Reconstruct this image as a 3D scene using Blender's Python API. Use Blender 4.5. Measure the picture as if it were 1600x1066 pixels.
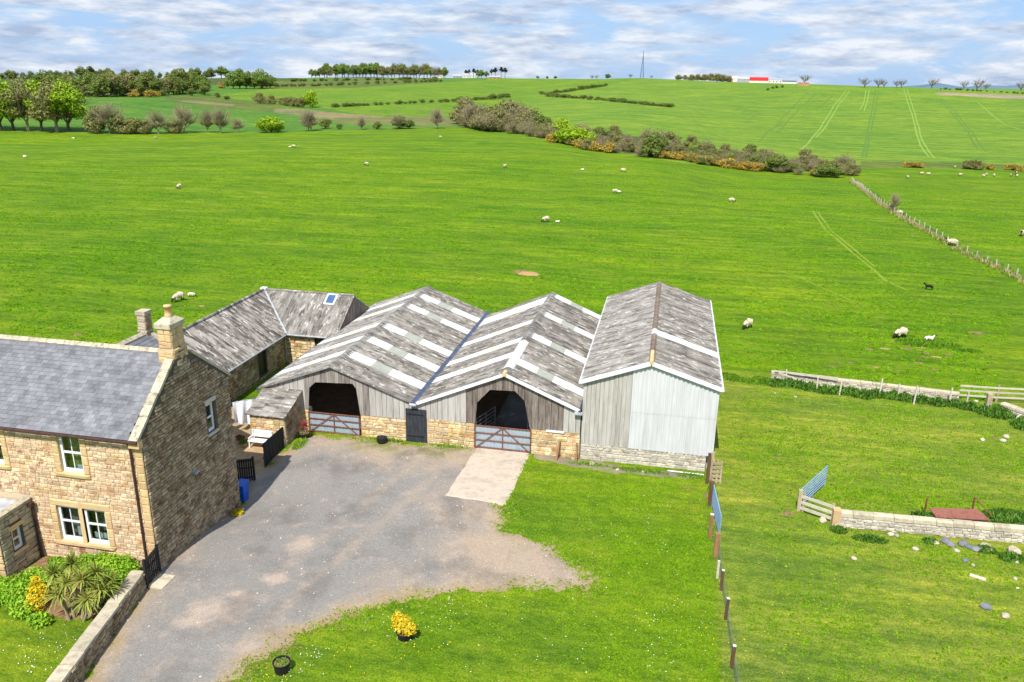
import bpy, bmesh, math, random
import numpy as np
from mathutils import Vector, Matrix, Euler

# ---------------------------------------------------------------- scene, camera, light
for o in list(bpy.data.objects): bpy.data.objects.remove(o)
SC = bpy.context.scene
COL = SC.collection
HC = 20.0                                   # camera height above the yard
FPX = 1244.0                                # focal length in photo pixels (28 mm lens)
_v1 = np.array([261., -405., FPX]); _vz = np.array([-66., 3780., FPX])
_fy = _v1/np.linalg.norm(_v1)
_dn = _vz-_fy*(_vz@_fy); _dn /= np.linalg.norm(_dn)
_ax = np.cross(_dn, _fy)
RW = np.array([_ax, _fy, -_dn])             # world = RW @ camera (x right, y down, z forward)
cam = bpy.data.cameras.new('camera'); camo = bpy.data.objects.new('camera', cam); COL.objects.link(camo)
cam.sensor_width = 36.0; cam.lens = FPX/1600*36.0; cam.clip_end = 20000; cam.clip_start = 0.5
_m = Matrix(((RW[0,0], -RW[0,1], -RW[0,2], 0), (RW[1,0], -RW[1,1], -RW[1,2], 0), (RW[2,0], -RW[2,1], -RW[2,2], HC), (0,0,0,1)))
camo.matrix_world = _m
SC.camera = camo
SC.render.engine = 'CYCLES'
SC.view_settings.view_transform = 'Standard'; SC.view_settings.look = 'None'
SC.view_settings.exposure = 0.72; SC.view_settings.gamma = 1.0
SC.view_settings.use_curve_mapping = False

SUN_EL = math.radians(55.0)
SUN_DIR = Vector((0.10, 0.995, 0)).normalized()        # the way the light travels over the ground
W = bpy.data.worlds.new('World'); SC.world = W; W.use_nodes = True
wn, wl = W.node_tree.nodes, W.node_tree.links
bg = wn['Background']; bg.inputs['Strength'].default_value = 0.10
sky = wn.new('ShaderNodeTexSky'); sky.sky_type = 'NISHITA'; sky.sun_disc = False
sky.sun_elevation = SUN_EL
sky.sun_rotation = math.atan2(-SUN_DIR.x, -SUN_DIR.y)
sky.air_density = 1.0; sky.dust_density = 0.6; sky.ozone_density = 1.5
# broken cloud over the whole sky, in flattened layers
tc = wn.new('ShaderNodeTexCoord')
mp = wn.new('ShaderNodeMapping'); mp.inputs['Scale'].default_value = (1.0, 1.0, 4.6)
wl.new(tc.outputs['Generated'], mp.inputs['Vector'])
n1 = wn.new('ShaderNodeTexNoise'); n1.inputs['Scale'].default_value = 8.0; n1.inputs['Detail'].default_value = 11; n1.inputs['Roughness'].default_value = 0.62
n1.inputs['Distortion'].default_value = 0.35
wl.new(mp.outputs['Vector'], n1.inputs['Vector'])
r1 = wn.new('ShaderNodeValToRGB'); r1.color_ramp.elements[0].position = 0.41; r1.color_ramp.elements[1].position = 0.56
wl.new(n1.outputs['Fac'], r1.inputs['Fac'])
mp2 = wn.new('ShaderNodeMapping'); mp2.inputs['Scale'].default_value = (1.0, 1.0, 5.0); mp2.inputs['Location'].default_value = (3.1, 1.7, 0.09)
wl.new(tc.outputs['Generated'], mp2.inputs['Vector'])
n2 = wn.new('ShaderNodeTexNoise'); n2.inputs['Scale'].default_value = 17.0; n2.inputs['Detail'].default_value = 8; n2.inputs['Roughness'].default_value = 0.6
wl.new(mp2.outputs['Vector'], n2.inputs['Vector'])
r2 = wn.new('ShaderNodeValToRGB')
r2.color_ramp.elements[0].position = 0.36; r2.color_ramp.elements[0].color = (2.6, 3.2, 4.3, 1)
r2.color_ramp.elements[1].position = 0.62; r2.color_ramp.elements[1].color = (5.7, 5.85, 6.1, 1)
wl.new(n2.outputs['Fac'], r2.inputs['Fac'])
mulf = wn.new('ShaderNodeMath'); mulf.operation = 'MULTIPLY'; mulf.inputs[1].default_value = 0.85
wl.new(r1.outputs['Color'], mulf.inputs[0])
blue = wn.new('ShaderNodeMixRGB'); blue.inputs['Fac'].default_value = 0.8; blue.inputs['Color2'].default_value = (2.0, 3.4, 5.7, 1)
wl.new(sky.outputs['Color'], blue.inputs['Color1'])
mx = wn.new('ShaderNodeMixRGB')
wl.new(mulf.outputs[0], mx.inputs['Fac']); wl.new(blue.outputs['Color'], mx.inputs['Color1']); wl.new(r2.outputs['Color'], mx.inputs['Color2'])
wl.new(mx.outputs['Color'], bg.inputs['Color'])
sl = bpy.data.lights.new('sun', 'SUN'); sl.energy = 4.2; sl.angle = math.radians(0.55); sl.color = (1.0, 0.95, 0.87)
so = bpy.data.objects.new('sun', sl); COL.objects.link(so)
_d = Vector((SUN_DIR.x*math.cos(SUN_EL), SUN_DIR.y*math.cos(SUN_EL), -math.sin(SUN_EL)))
so.rotation_euler = _d.to_track_quat('-Z', 'Y').to_euler(); so.location = (-30, -60, 90)

# ---------------------------------------------------------------- pixels to places
def ray(u, v): return RW @ np.array([u-800., v-533., FPX])
def P(u, v, z=0.0):
    r = ray(u, v); t = (z-HC)/r[2]; return Vector((r[0]*t, r[1]*t, z))
def PY(u, v, Y):
    r = ray(u, v); t = Y/r[1]; return Vector((r[0]*t, Y, HC+r[2]*t))
def yh(u): return 128+(u-1061)*0.0175
def az(u): 
    r = ray(u, yh(u)); return math.atan2(r[0], r[1])

# ---------------------------------------------------------------- the lie of the land
TAB = {
 -300: [(280,205),(335,199),(420,172),(520,151),(800,131),(1500,121)],
 0:    [(280,203),(335,199),(420,171),(520,150),(800,131),(1500,121.5)],
 200:  [(275,207),(330,201),(420,172),(520,150),(850,130),(1500,122)],
 400:  [(280,206),(330,199),(420,178),(520,158),(800,136),(1200,124),(1400,121)],
 600:  [(295,203),(340,197),(430,175),(560,155),(800,136),(1100,124),(1300,121)],
 800:  [(298,201),(335,201),(420,182),(600,160),(900,137),(1200,122.5)],
 1000: [(208,238),(235,243),(300,209),(450,172),(700,146),(1000,123)],
 1200: [(192,263),(222,268),(262,242),(400,197),(600,162),(850,133),(950,130)],
 1400: [(190,270),(235,260),(300,233),(450,191),(650,156),(820,137),(950,135.5)],
 1600: [(190,273),(235,265),(300,239),(450,196),(650,162),(820,146),(1000,143),(1600,139)],
 1900: [(190,278),(235,270),(300,244),(450,201),(650,167),(820,151),(1000,148),(1600,144)],
}
RN = np.concatenate([np.linspace(0, 180, 10), np.linspace(190, 600, 42), np.linspace(625, 1600, 40), [1750, 2000, 2500, 3500, 5000, 9000]])
_us = sorted(TAB)
_azs = np.array([az(u) for u in _us])
_prof = []
for u in _us:
    pr = [(0, 0.0), (60, 0.0), (130, 0.0)]
    for r, v in TAB[u]: pr.append((r, HC-(v-yh(u))/FPX*r*1.04))
    rl, zl = pr[-1]
    pr += [(rl*1.25, zl-1.5), (max(2500, rl*1.7), zl-12), (9500, -40)]
    pr = np.array(pr)
    z = np.interp(RN, pr[:,0], pr[:,1])
    for _ in range(2):                      # round the breaks of slope
        zz = z.copy(); zz[1:-1] = .25*z[:-2]+.5*z[1:-1]+.25*z[2:]; z[10:60] = zz[10:60]
    _prof.append(z)
_flat = np.interp(RN, [0, 300, 1500, 9500], [0, 0, 6, -40])
_A = np.concatenate([[-math.pi, _azs[0]-0.7], _azs, [_azs[-1]+0.7, math.pi]])
_PR = np.array([_flat, _flat]+_prof+[_flat, _flat])
def zt(x, y):
    x = np.asarray(x, float); y = np.asarray(y, float)
    r = np.hypot(x, y); a = np.arctan2(x, y)
    ia = np.clip(np.searchsorted(_A, a)-1, 0, len(_A)-2); fa = (a-_A[ia])/(_A[ia+1]-_A[ia]); fa = fa*fa*(3-2*fa)
    ir = np.clip(np.searchsorted(RN, r)-1, 0, len(RN)-2); fr = np.clip((r-RN[ir])/(RN[ir+1]-RN[ir]), 0, 1)
    z0 = _PR[ia,ir]*(1-fr)+_PR[ia,ir+1]*fr; z1 = _PR[ia+1,ir]*(1-fr)+_PR[ia+1,ir+1]*fr
    z = z0*(1-fa)+z1*fa
    z = z-0.62*np.exp(-(((x+20.3)/3.6)**2+((y-32.4)/3.0)**2))           # the yard dips behind the house
    far = np.clip((r-62)/40, 0, 1)
    z = z+far*(0.22*np.sin(x*.045+1.3)*np.sin(y*.06+.4)+.10*np.sin(x*.13+y*.05)+.07*np.sin(y*.23-x*.04))
    return z
def Z(x, y): return float(zt(x, y))
def G(u, v):
    """where the sight line through a photo pixel meets the ground"""
    d = ray(u, v); d = d/math.hypot(d[0], d[1])
    rr = np.concatenate([np.arange(15, 400, .5), np.arange(400, 2600, 2.)])
    zz = HC+d[2]*rr-zt(d[0]*rr, d[1]*rr)
    k = np.where(zz <= 0)[0]
    if len(k) == 0:
        k = [int(np.argmin(zz[:2000]))]
    i = k[0]; r = rr[i]
    if i > 0 and zz[i] < 0: r = rr[i-1]+(rr[i]-rr[i-1])*zz[i-1]/(zz[i-1]-zz[i])
    x, y = d[0]*r, d[1]*r
    return Vector((x, y, Z(x, y)))
def PX(p):
    c = RW.T @ (np.array(p)-np.array([0, 0, HC])); return 800+FPX*c[0]/c[2], 533+FPX*c[1]/c[2]

# ---------------------------------------------------------------- helpers
def put(o, parent=None):
    COL.objects.link(o)
    if parent is not None:
        o.parent = parent; o.matrix_parent_inverse = parent.matrix_basis.inverted()
    return o
def tag(o, label=None, cat=None, group=None, kind=None):
    if label: o['label'] = label
    if cat: o['category'] = cat
    if group: o['group'] = group
    if kind: o['kind'] = kind
    return o
def thing(name, label, cat, loc=(0,0,0), group=None, rz=0.0):
    o = bpy.data.objects.new(name, None); o.empty_display_size = .3
    o.matrix_basis = Matrix.Translation(Vector(loc)) @ Matrix.Rotation(rz, 4, 'Z')
    COL.objects.link(o); return tag(o, label, cat, group)
def copy_tree(o, M, label=None, group=None, parent=None):
    c = o.copy(); COL.objects.link(c)
    if parent is None: c.matrix_basis = M
    else: c.parent = parent
    if label: c['label'] = label
    if group: c['group'] = group
    for ch in o.children: copy_tree(ch, None, parent=c)
    return c
def TRS(loc, rz=0.0, s=1.0, sz=None):
    return Matrix.Translation(Vector(loc)) @ Matrix.Rotation(rz, 4, 'Z') @ Matrix.Diagonal((s, s, sz if sz else s, 1))
def frame(O, X, Y, Zv): 
    return Matrix(((X[0],Y[0],Zv[0],O[0]), (X[1],Y[1],Zv[1],O[1]), (X[2],Y[2],Zv[2],O[2]), (0,0,0,1)))
class MB:
    def __init__(s): s.v = []; s.f = []; s.mi = []
    def add(s, vs, fs, mi=0):
        b = len(s.v); s.v += [tuple(v) for v in vs]; s.f += [tuple(i+b for i in f) for f in fs]; s.mi += [mi]*len(fs)
    def box(s, c, d, M=None, mi=0):
        x, y, z = d[0]/2, d[1]/2, d[2]/2
        vs = [Vector((sx*x, sy*y, sz*z)) for sz in (-1,1) for sy in (-1,1) for sx in (-1,1)]
        if M is not None: vs = [M @ v for v in vs]
        vs = [v+Vector(c) for v in vs]
        s.add(vs, [(0,2,3,1),(4,5,7,6),(0,1,5,4),(2,6,7,3),(0,4,6,2),(1,3,7,5)], mi)
    def b2(s, lo, hi, mi=0):
        s.box([(a+b)/2 for a, b in zip(lo, hi)], [abs(b-a) for a, b in zip(lo, hi)], None, mi)
    def bar(s, p0, p1, w, h=None, up=(0,0,1), mi=0):
        p0, p1 = Vector(p0), Vector(p1); h = h or w
        d = (p1-p0); L = d.length; d.normalize(); up = Vector(up)
        if abs(d.dot(up)) > .98: up = Vector((0,1,0))
        sx = d.cross(up).normalized(); sz = sx.cross(d)
        vs = [p+sx*(a*w/2)+sz*(b*h/2) for p in (p0,p1) for a, b in ((-1,-1),(1,-1),(1,1),(-1,1))]
        s.add(vs, [(0,1,2,3),(7,6,5,4),(0,4,5,1),(1,5,6,2),(2,6,7,3),(3,7,4,0)], mi)
    def tube(s, pts, rad, n=6, cap=True, mi=0):
        pts = [Vector(p) for p in pts]; rings = []
        if not isinstance(rad, (list, tuple)): rad = [rad]*len(pts)
        vs = []; fs = []
        for i, p in enumerate(pts):
            d = (pts[min(i+1, len(pts)-1)]-pts[max(i-1, 0)])
            if d.length < 1e-6: d = Vector((0,0,1))
            d.normalize(); up = Vector((0,0,1)) if abs(d.z) < .9 else Vector((1,0,0))
            a = d.cross(up).normalized(); b = a.cross(d)
            for k in range(n):
                t = 2*math.pi*k/n; vs.append(p+(a*math.cos(t)+b*math.sin(t))*rad[i])
        for i in range(len(pts)-1):
            for k in range(n):
                fs.append((i*n+k, (i+1)*n+k, (i+1)*n+(k+1)%n, i*n+(k+1)%n))
        if cap:
            fs.append(tuple(range(n))); m = (len(pts)-1)*n; fs.append(tuple(m+k for k in reversed(range(n))))
        s.add(vs, fs, mi)
    def prism(s, poly, off, mi=0):
        """polygon (list of 3-D points) extruded by the vector off"""
        n = len(poly); vs = [Vector(p) for p in poly]; vs += [p+Vector(off) for p in vs[:n]]
        fs = [tuple(range(n)), tuple(reversed(range(n, 2*n)))]+[(i, i+n, (i+1)%n+n, (i+1)%n) for i in range(n)]
        s.add(vs, fs, mi)
    def mesh(s, name, mats, smooth=False, fix=True):
        me = bpy.data.meshes.new(name); me.from_pydata(s.v, [], s.f)
        if not isinstance(mats, (list, tuple)): mats = [mats]
        for m in mats: me.materials.append(m)
        if any(s.mi): me.polygons.foreach_set('material_index', s.mi)
        if fix:
            bm = bmesh.new(); bm.from_mesh(me); bmesh.ops.recalc_face_normals(bm, faces=bm.faces); bm.to_mesh(me); bm.free()
        if smooth: me.polygons.foreach_set('use_smooth', [True]*len(me.polygons))
        me.update(); return me
    def build(s, name, mats, parent=None, smooth=False, M=None, fix=True):
        o = bpy.data.objects.new(name, s.mesh(name, mats, smooth, fix))
        if M is not None: o.matrix_basis = M
        return put(o, parent)
def npmesh(name, v, f, mats, smooth=False):
    me = bpy.data.meshes.new(name); me.from_pydata(np.asarray(v).tolist(), [], np.asarray(f).tolist())
    for m in (mats if isinstance(mats, (list, tuple)) else [mats]): me.materials.append(m)
    if smooth: me.polygons.foreach_set('use_smooth', [True]*len(me.polygons))
    me.update(); return me

# ---------------------------------------------------------------- materials
def rgb(h):
    h = h.lstrip('#'); c = [int(h[i:i+2], 16)/255 for i in (0,2,4)]
    return tuple((x/12.92 if x <= .04045 else ((x+.055)/1.055)**2.4) for x in c)
def C(c): return (*(rgb(c) if isinstance(c, str) else c), 1)
def mat(name, cols, scale=3.0, stretch=None, detail=5, rough=.85, bump=.25, bscale=None, bdist=.02, rnd=0.0, hue=0.0, layers=(), metal=0.0, spec=.3, coords='pos', attr=None, trans=0.0, translucent=0.0, lo=.3, hi=.7, coat=0):
    """noise-driven surface: cols = ramp colours; layers = (colour, scale, lo, hi, strength, stretch)"""
    m = bpy.data.materials.new(name); m.use_nodes = True
    N, L = m.node_tree.nodes, m.node_tree.links
    b = N['Principled BSDF']; b.inputs['Roughness'].default_value = rough; b.inputs['Metallic'].default_value = metal
    b.inputs['Specular IOR Level'].default_value = spec
    if coords == 'pos':
        g = N.new('ShaderNodeNewGeometry'); vec = g.outputs['Position']
    else:
        t = N.new('ShaderNodeTexCoord'); oi = N.new('ShaderNodeObjectInfo'); va = N.new('ShaderNodeVectorMath'); va.operation = 'MULTIPLY_ADD'
        L.new(oi.outputs['Random'], va.inputs[0]); va.inputs[1].default_value = (57, 91, 33); L.new(t.outputs['Object'], va.inputs[2]); vec = va.outputs[0]
    def noise(sc, st, det, rough_=.6):
        n = N.new('ShaderNodeTexNoise'); n.inputs['Scale'].default_value = sc; n.inputs['Detail'].default_value = det; n.inputs['Roughness'].default_value = rough_
        if st:
            mp = N.new('ShaderNodeMapping'); mp.inputs['Scale'].default_value = st; L.new(vec, mp.inputs['Vector']); L.new(mp.outputs[0], n.inputs['Vector'])
        else: L.new(vec, n.inputs['Vector'])
        return n.outputs['Fac']
    f = noise(scale, stretch, detail)
    rp = N.new('ShaderNodeValToRGB'); e = rp.color_ramp.elements
    k = len(cols)
    e[0].position = lo; e[0].color = C(cols[0]); e[1].position = hi; e[1].color = C(cols[-1])
    for i in range(1, k-1):
        x = e.new(lo+(hi-lo)*i/(k-1)); x.color = C(cols[i])
    L.new(f, rp.inputs['Fac']); col = rp.outputs['Color']
    if attr:
        a = N.new('ShaderNodeAttribute'); a.attribute_name = attr
        mm = N.new('ShaderNodeMixRGB'); mm.blend_type = 'MULTIPLY'; mm.inputs['Fac'].default_value = 1
        L.new(a.outputs['Color'], mm.inputs['Color1']); L.new(col, mm.inputs['Color2']); col = mm.outputs['Color']
    for ly in layers:
        c2, sc, l0, l1, stg = ly[:5]; st = ly[5] if len(ly) > 5 else None
        n = noise(sc, st, 6, .65); r = N.new('ShaderNodeMapRange'); r.inputs['From Min'].default_value = l0; r.inputs['From Max'].default_value = l1; r.inputs['To Max'].default_value = stg
        L.new(n, r.inputs['Value'])
        mm = N.new('ShaderNodeMixRGB'); L.new(r.outputs[0], mm.inputs['Fac']); L.new(col, mm.inputs['Color1']); mm.inputs['Color2'].default_value = C(c2); col = mm.outputs['Color']
    if rnd or hue:
        oi = N.new('ShaderNodeObjectInfo'); ge = N.new('ShaderNodeNewGeometry')
        ad = N.new('ShaderNodeMath'); ad.operation = 'ADD'; L.new(oi.outputs['Random'], ad.inputs[0]); L.new(ge.outputs['Random Per Island'], ad.inputs[1])
        fr = N.new('ShaderNodeMath'); fr.operation = 'FRACT'; L.new(ad.outputs[0], fr.inputs[0])
        m7 = N.new('ShaderNodeMath'); m7.operation = 'MULTIPLY'; m7.inputs[1].default_value = 7.31; L.new(fr.outputs[0], m7.inputs[0])
        f2 = N.new('ShaderNodeMath'); f2.operation = 'FRACT'; L.new(m7.outputs[0], f2.inputs[0])
        hs = N.new('ShaderNodeHueSaturation'); L.new(col, hs.inputs['Color'])
        mv = N.new('ShaderNodeMapRange'); mv.inputs['To Min'].default_value = 1-rnd; mv.inputs['To Max'].default_value = 1+rnd; L.new(fr.outputs[0], mv.inputs['Value']); L.new(mv.outputs[0], hs.inputs['Value'])
        mh = N.new('ShaderNodeMapRange'); mh.inputs['To Min'].default_value = .5-hue; mh.inputs['To Max'].default_value = .5+hue; L.new(f2.outputs[0], mh.inputs['Value']); L.new(mh.outputs[0], hs.inputs['Hue'])
        col = hs.outputs['Color']
    L.new(col, b.inputs['Base Color'])
    if bump:
        nb = noise(bscale or scale*6, stretch, 6, .7)
        bp = N.new('ShaderNodeBump'); bp.inputs['Strength'].default_value = bump; bp.inputs['Distance'].default_value = bdist
        L.new(nb, bp.inputs['Height']); L.new(bp.outputs[0], b.inputs['Normal'])
    if translucent:
        tr = N.new('ShaderNodeBsdfTranslucent'); L.new(col, tr.inputs['Color']); ms = N.new('ShaderNodeMixShader'); ms.inputs[0].default_value = translucent
        L.new(b.outputs[0], ms.inputs[1]); L.new(tr.outputs[0], ms.inputs[2]); L.new(ms.outputs[0], N['Material Output'].inputs['Surface'])
    return m
def glass_mat():
    m = bpy.data.materials.new('window_glass'); m.use_nodes = True; N, L = m.node_tree.nodes, m.node_tree.links
    N.remove(N['Principled BSDF'])
    t = N.new('ShaderNodeBsdfTransparent'); t.inputs['Color'].default_value = (.75, .8, .78, 1)
    g = N.new('ShaderNodeBsdfGlossy'); g.inputs['Roughness'].default_value = .02
    lw = N.new('ShaderNodeLayerWeight'); lw.inputs['Blend'].default_value = .5; pw = N.new('ShaderNodeMath'); pw.operation = 'POWER'; pw.inputs[1].default_value = 3.0; L.new(lw.outputs['Facing'], pw.inputs[0])
    fr = N.new('ShaderNodeMath'); fr.operation = 'MULTIPLY_ADD'; fr.inputs[1].default_value = .5; fr.inputs[2].default_value = .06; L.new(pw.outputs[0], fr.inputs[0])
    ms = N.new('ShaderNodeMixShader'); L.new(fr.outputs[0], ms.inputs[0]); L.new(t.outputs[0], ms.inputs[1]); L.new(g.outputs[0], ms.inputs[2])
    L.new(ms.outputs[0], N['Material Output'].inputs['Surface']); return m
M_ = {}
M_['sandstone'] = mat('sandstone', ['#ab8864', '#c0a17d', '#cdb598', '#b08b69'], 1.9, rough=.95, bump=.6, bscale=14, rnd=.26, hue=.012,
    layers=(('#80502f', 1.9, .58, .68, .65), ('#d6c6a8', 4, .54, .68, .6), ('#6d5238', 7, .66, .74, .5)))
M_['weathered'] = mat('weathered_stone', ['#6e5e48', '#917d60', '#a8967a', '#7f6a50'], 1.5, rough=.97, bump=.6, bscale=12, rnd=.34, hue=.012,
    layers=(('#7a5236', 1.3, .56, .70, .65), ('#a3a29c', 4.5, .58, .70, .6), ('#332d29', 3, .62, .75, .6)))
M_['mortar'] = mat('mortar', ['#b5a283', '#c9b798'], 6, rough=1, bump=.4, bscale=40)
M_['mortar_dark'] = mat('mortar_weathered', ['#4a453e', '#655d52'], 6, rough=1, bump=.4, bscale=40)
M_['mortar_pale'] = mat('mortar_pale', ['#b3aa97', '#cdc5b4'], 6, rough=1, bump=.4, bscale=40)
M_['barnstone'] = mat('barn_stone', ['#a98650', '#c4a371', '#cbb68e', '#9c7b4f'], 2.0, rough=.95, bump=.5, bscale=14, rnd=.30, hue=.02,
    layers=(('#8a5a33', 2.3, .60, .70, .55), ('#d9d0bd', 3.2, .54, .66, .7)))
M_['whitestone'] = mat('limewashed_stone', ['#968e80', '#bdb6a8', '#a9a191'], 2.2, rough=.95, bump=.5, bscale=14, rnd=.25, hue=.01,
    layers=(('#b08a55', 1.6, .60, .70, .6), ('#6f675c', 5, .64, .74, .6)))
M_['walltop'] = mat('wall_coping_stone', ['#8f8674', '#b0a690', '#9c9078'], 2.5, rough=.95, bump=.5, bscale=14, rnd=.18, hue=.01, layers=(('#5f5a50', 6, .58, .72, .5), ('#b7b39a', 9, .6, .7, .5)))
M_['ashlar'] = mat('dressed_sandstone', ['#b39568', '#c7ab80', '#ba9b6e'], 1.8, rough=.93, bump=.25, bscale=18, rnd=.12, hue=.008, layers=(('#8a7450', 4, .6, .75, .4),))
M_['coping'] = mat('coping_stone', ['#9a917c', '#b3aa95', '#8c836c'], 3, rough=.95, bump=.4, bscale=18, rnd=.14, layers=(('#625b49', 5, .52, .66, .7), ('#cbc6b2', 8, .62, .7, .6)))
M_['slate'] = mat('roof_slate', ['#5d5e63', '#6d6e73', '#7c7c80'], 1.6, rough=.7, bump=.3, bscale=20, rnd=.20, hue=.012, spec=.4,
    layers=(('#9a9a9c', 7, .66, .74, .6), ('#55565a', 1.1, .58, .72, .35), ('#706f60', 2.5, .62, .75, .35)))
def fibre(name, base, dark, spot, ds, rnd=.04, sw=True):
    q = (lambda a, b: (b, a, b)) if sw else (lambda a, b: (a, b, b))
    return mat(name, base, 1.1, rough=.95, bump=.4, bscale=14, rnd=rnd,
      layers=((dark, 2.0, .47, .58, .8*ds, q(1.25, .18)), (spot, 4.2, .57, .62, .62, q(1.4, .4)), ('#35312e', 3.6, .55, .60, .85*ds, q(1.15, .3)), ('#6b5148', .8, .58, .74, .35)))
M_['fibre'] = fibre('fibre_cement', ['#6a655f', '#827d76', '#948f88'], '#4a4642', '#c3c0b8', .8)
M_['fibre_pale'] = fibre('fibre_cement_pale', ['#75716b', '#8c8882', '#9b9791'], '#524d48', '#c6c3bb', .7)
M_['fibre_streak'] = fibre('fibre_cement_streaked', ['#6e6963', '#8a857e', '#9c9790'], '#3a3633', '#c9c6be', .95, sw=True)
M_['fibre_wing'] = fibre('fibre_cement_wing', ['#6e6a64', '#86827c', '#97938d'], '#504b46', '#c6c3bb', .75, sw=False)
M_['skylite'] = mat('rooflight_white', ['#d2d4d3', '#e6e8e7'], 2, rough=.5, bump=.0, translucent=.25, coords='obj', layers=(('#b9b9ad', 3, .6, .75, .5, (3, .6, 1)),))
M_['skyold'] = mat('rooflight_greyed', ['#86897f', '#9a9d93'], 2, rough=.6, bump=.0, coords='obj', layers=(('#6f7268', 4, .55, .7, .5),))
M_['skyyel'] = mat('rooflight_yellowed', ['#c5c2a2', '#d6d4b8'], 2, rough=.6, bump=.0, coords='obj')
M_['board'] = mat('weathered_board', ['#6d665f', '#8d8780', '#a09a93'], 2.5, (3, 3, .35), rough=.95, bump=.4, bscale=20, rnd=.16, hue=.006,
    layers=(('#57504a', 4, .56, .7, .6, (3, 3, .25)), ('#c2beb6', 14, .66, .72, .6)))
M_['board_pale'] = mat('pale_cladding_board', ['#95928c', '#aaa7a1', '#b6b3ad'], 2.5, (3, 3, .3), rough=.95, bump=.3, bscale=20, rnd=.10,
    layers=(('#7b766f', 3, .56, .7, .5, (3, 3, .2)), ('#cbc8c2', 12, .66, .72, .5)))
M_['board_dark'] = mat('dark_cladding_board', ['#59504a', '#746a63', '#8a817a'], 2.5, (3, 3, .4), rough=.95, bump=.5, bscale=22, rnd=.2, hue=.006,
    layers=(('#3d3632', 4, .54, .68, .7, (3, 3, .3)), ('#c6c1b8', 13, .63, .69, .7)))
M_['whitesheet'] = mat('pale_metal_sheet', ['#bebfc2', '#cccdd0'], 1.2, (2, 2, .4), rough=.45, bump=.0, rnd=.03, metal=.0, spec=.5, layers=(('#a0a1a4', 2, .55, .75, .5, (4, 4, .25)), ('#a2988e', 1.1, .56, .72, .45, (3, 3, .2)),))
M_['whitetrim'] = mat('white_trim', ['#cfd2d6', '#e2e4e6'], 2, rough=.5, bump=.05, layers=(('#a9adb2', 4, .6, .75, .5),))
M_['gutter'] = mat('blue_grey_gutter', ['#39404f', '#55607a'], 2, rough=.5, bump=.05, metal=.3)
M_['lead'] = mat('flashing', ['#8d9098', '#b6b9be'], 3, rough=.5, bump=.1)
M_['rust'] = mat('rusty_steel', ['#5b3527', '#7c4a33', '#6a4a3f'], 5, rough=.8, bump=.2, rnd=.1, layers=(('#95837a', 4, .6, .72, .5),))
M_['galv'] = mat('galvanised_sheet', ['#8497a6', '#a2b2bd', '#94a5b1'], 1.6, rough=.5, bump=.05, metal=.25, layers=(('#8f6a4a', 3, .60, .72, .6, (4, 4, .5)),))
M_['galvbar'] = mat('galvanised_bar', ['#8fa3b5', '#b3c2cd'], 3, rough=.45, bump=.0, metal=.5)
M_['paintblue'] = mat('blue_grey_gate_paint', ['#7f9db8', '#9db6ca'], 3, rough=.5, bump=.0, metal=.3)
M_['black'] = mat('black_stained_timber', ['#191a1c', '#2a2b2e'], 4, (4, 4, .5), rough=.75, bump=.2, rnd=.15)
M_['doorpaint'] = mat('worn_black_paint', ['#25282d', '#3a3e45'], 3, (3, 3, .6), rough=.7, bump=.25, bscale=20, layers=(('#8c8f90', 16, .68, .73, .7),))
M_['white'] = mat('white_paint', ['#d9dadb', '#e8e8e8'], 3, rough=.45, bump=.0)
M_['brownpipe'] = mat('brown_pipe', ['#3a2721', '#4d352c'], 4, rough=.5, bump=.0)
M_['glass'] = glass_mat()
M_['room'] = mat('room_paint', ['#a3a668', '#b0b278'], 1, rough=.9, bump=0)
M_['roomdark'] = mat('dim_room_paint', ['#8d8980', '#a09b90'], 1, rough=.9, bump=0)
M_['cloth'] = mat('white_cloth', ['#d5d8e0', '#e6e8ee'], 3, rough=.9, bump=.15, bscale=9)
M_['clothblue'] = mat('blue_cloth', ['#5f7d97', '#7f9ab0'], 3, rough=.9, bump=.1)
M_['bluebin'] = mat('blue_plastic', ['#0d4fae', '#155fc4'], 3, rough=.4, bump=0)
M_['clay'] = mat('buff_clay', ['#c9a372', '#d8b98c'], 4, rough=.8, bump=.1)
M_['blackplastic'] = mat('black_plastic', ['#17181b', '#26282c'], 4, rough=.5, bump=.0)
M_['soil'] = mat('soil', ['#5a4534', '#7c6148', '#94775a'], 5, rough=1, bump=.6, bscale=20)
M_['sandsoil'] = mat('sandy_soil', ['#94734c', '#ae8c62'], 4, rough=1, bump=.5, bscale=14)
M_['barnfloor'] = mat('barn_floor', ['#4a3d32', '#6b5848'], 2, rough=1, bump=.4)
M_['timber'] = mat('fence_timber', ['#8a7a62', '#a89a80', '#96876d'], 3, (3, 3, .5), rough=.9, bump=.3, rnd=.15)
M_['timberpale'] = mat('silvered_timber', ['#aba393', '#c4bdae'], 3, (1, 3, 3), rough=.9, bump=.3, rnd=.12)
M_['timberdark'] = mat('dark_post_timber', ['#4b362a', '#6a4e3c'], 3, (3, 3, .5), rough=.9, bump=.3, rnd=.15)
M_['timberbrown'] = mat('brown_post_timber', ['#7c5b3c', '#94704c'], 3, (3, 3, .5), rough=.9, bump=.3, rnd=.12)
M_['posttop'] = mat('pale_post_top', ['#b8b4aa', '#cfccc4'], 5, rough=.9, bump=.1)  # paler colour for the caps on post tops
M_['redrust'] = mat('red_rusted_sheet', ['#6e4238', '#86564a', '#784c40'], 2, rough=.85, bump=.2, layers=(('#c39a86', 5, .62, .72, .5),))
M_['tarp'] = mat('grey_tarpaulin', ['#55585a', '#707476'], 2, rough=.6, bump=.3, bscale=6)
M_['wire'] = mat('wire', ['#6c7468', '#848c7e'], 3, rough=.5, bump=0, metal=.5)
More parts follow.
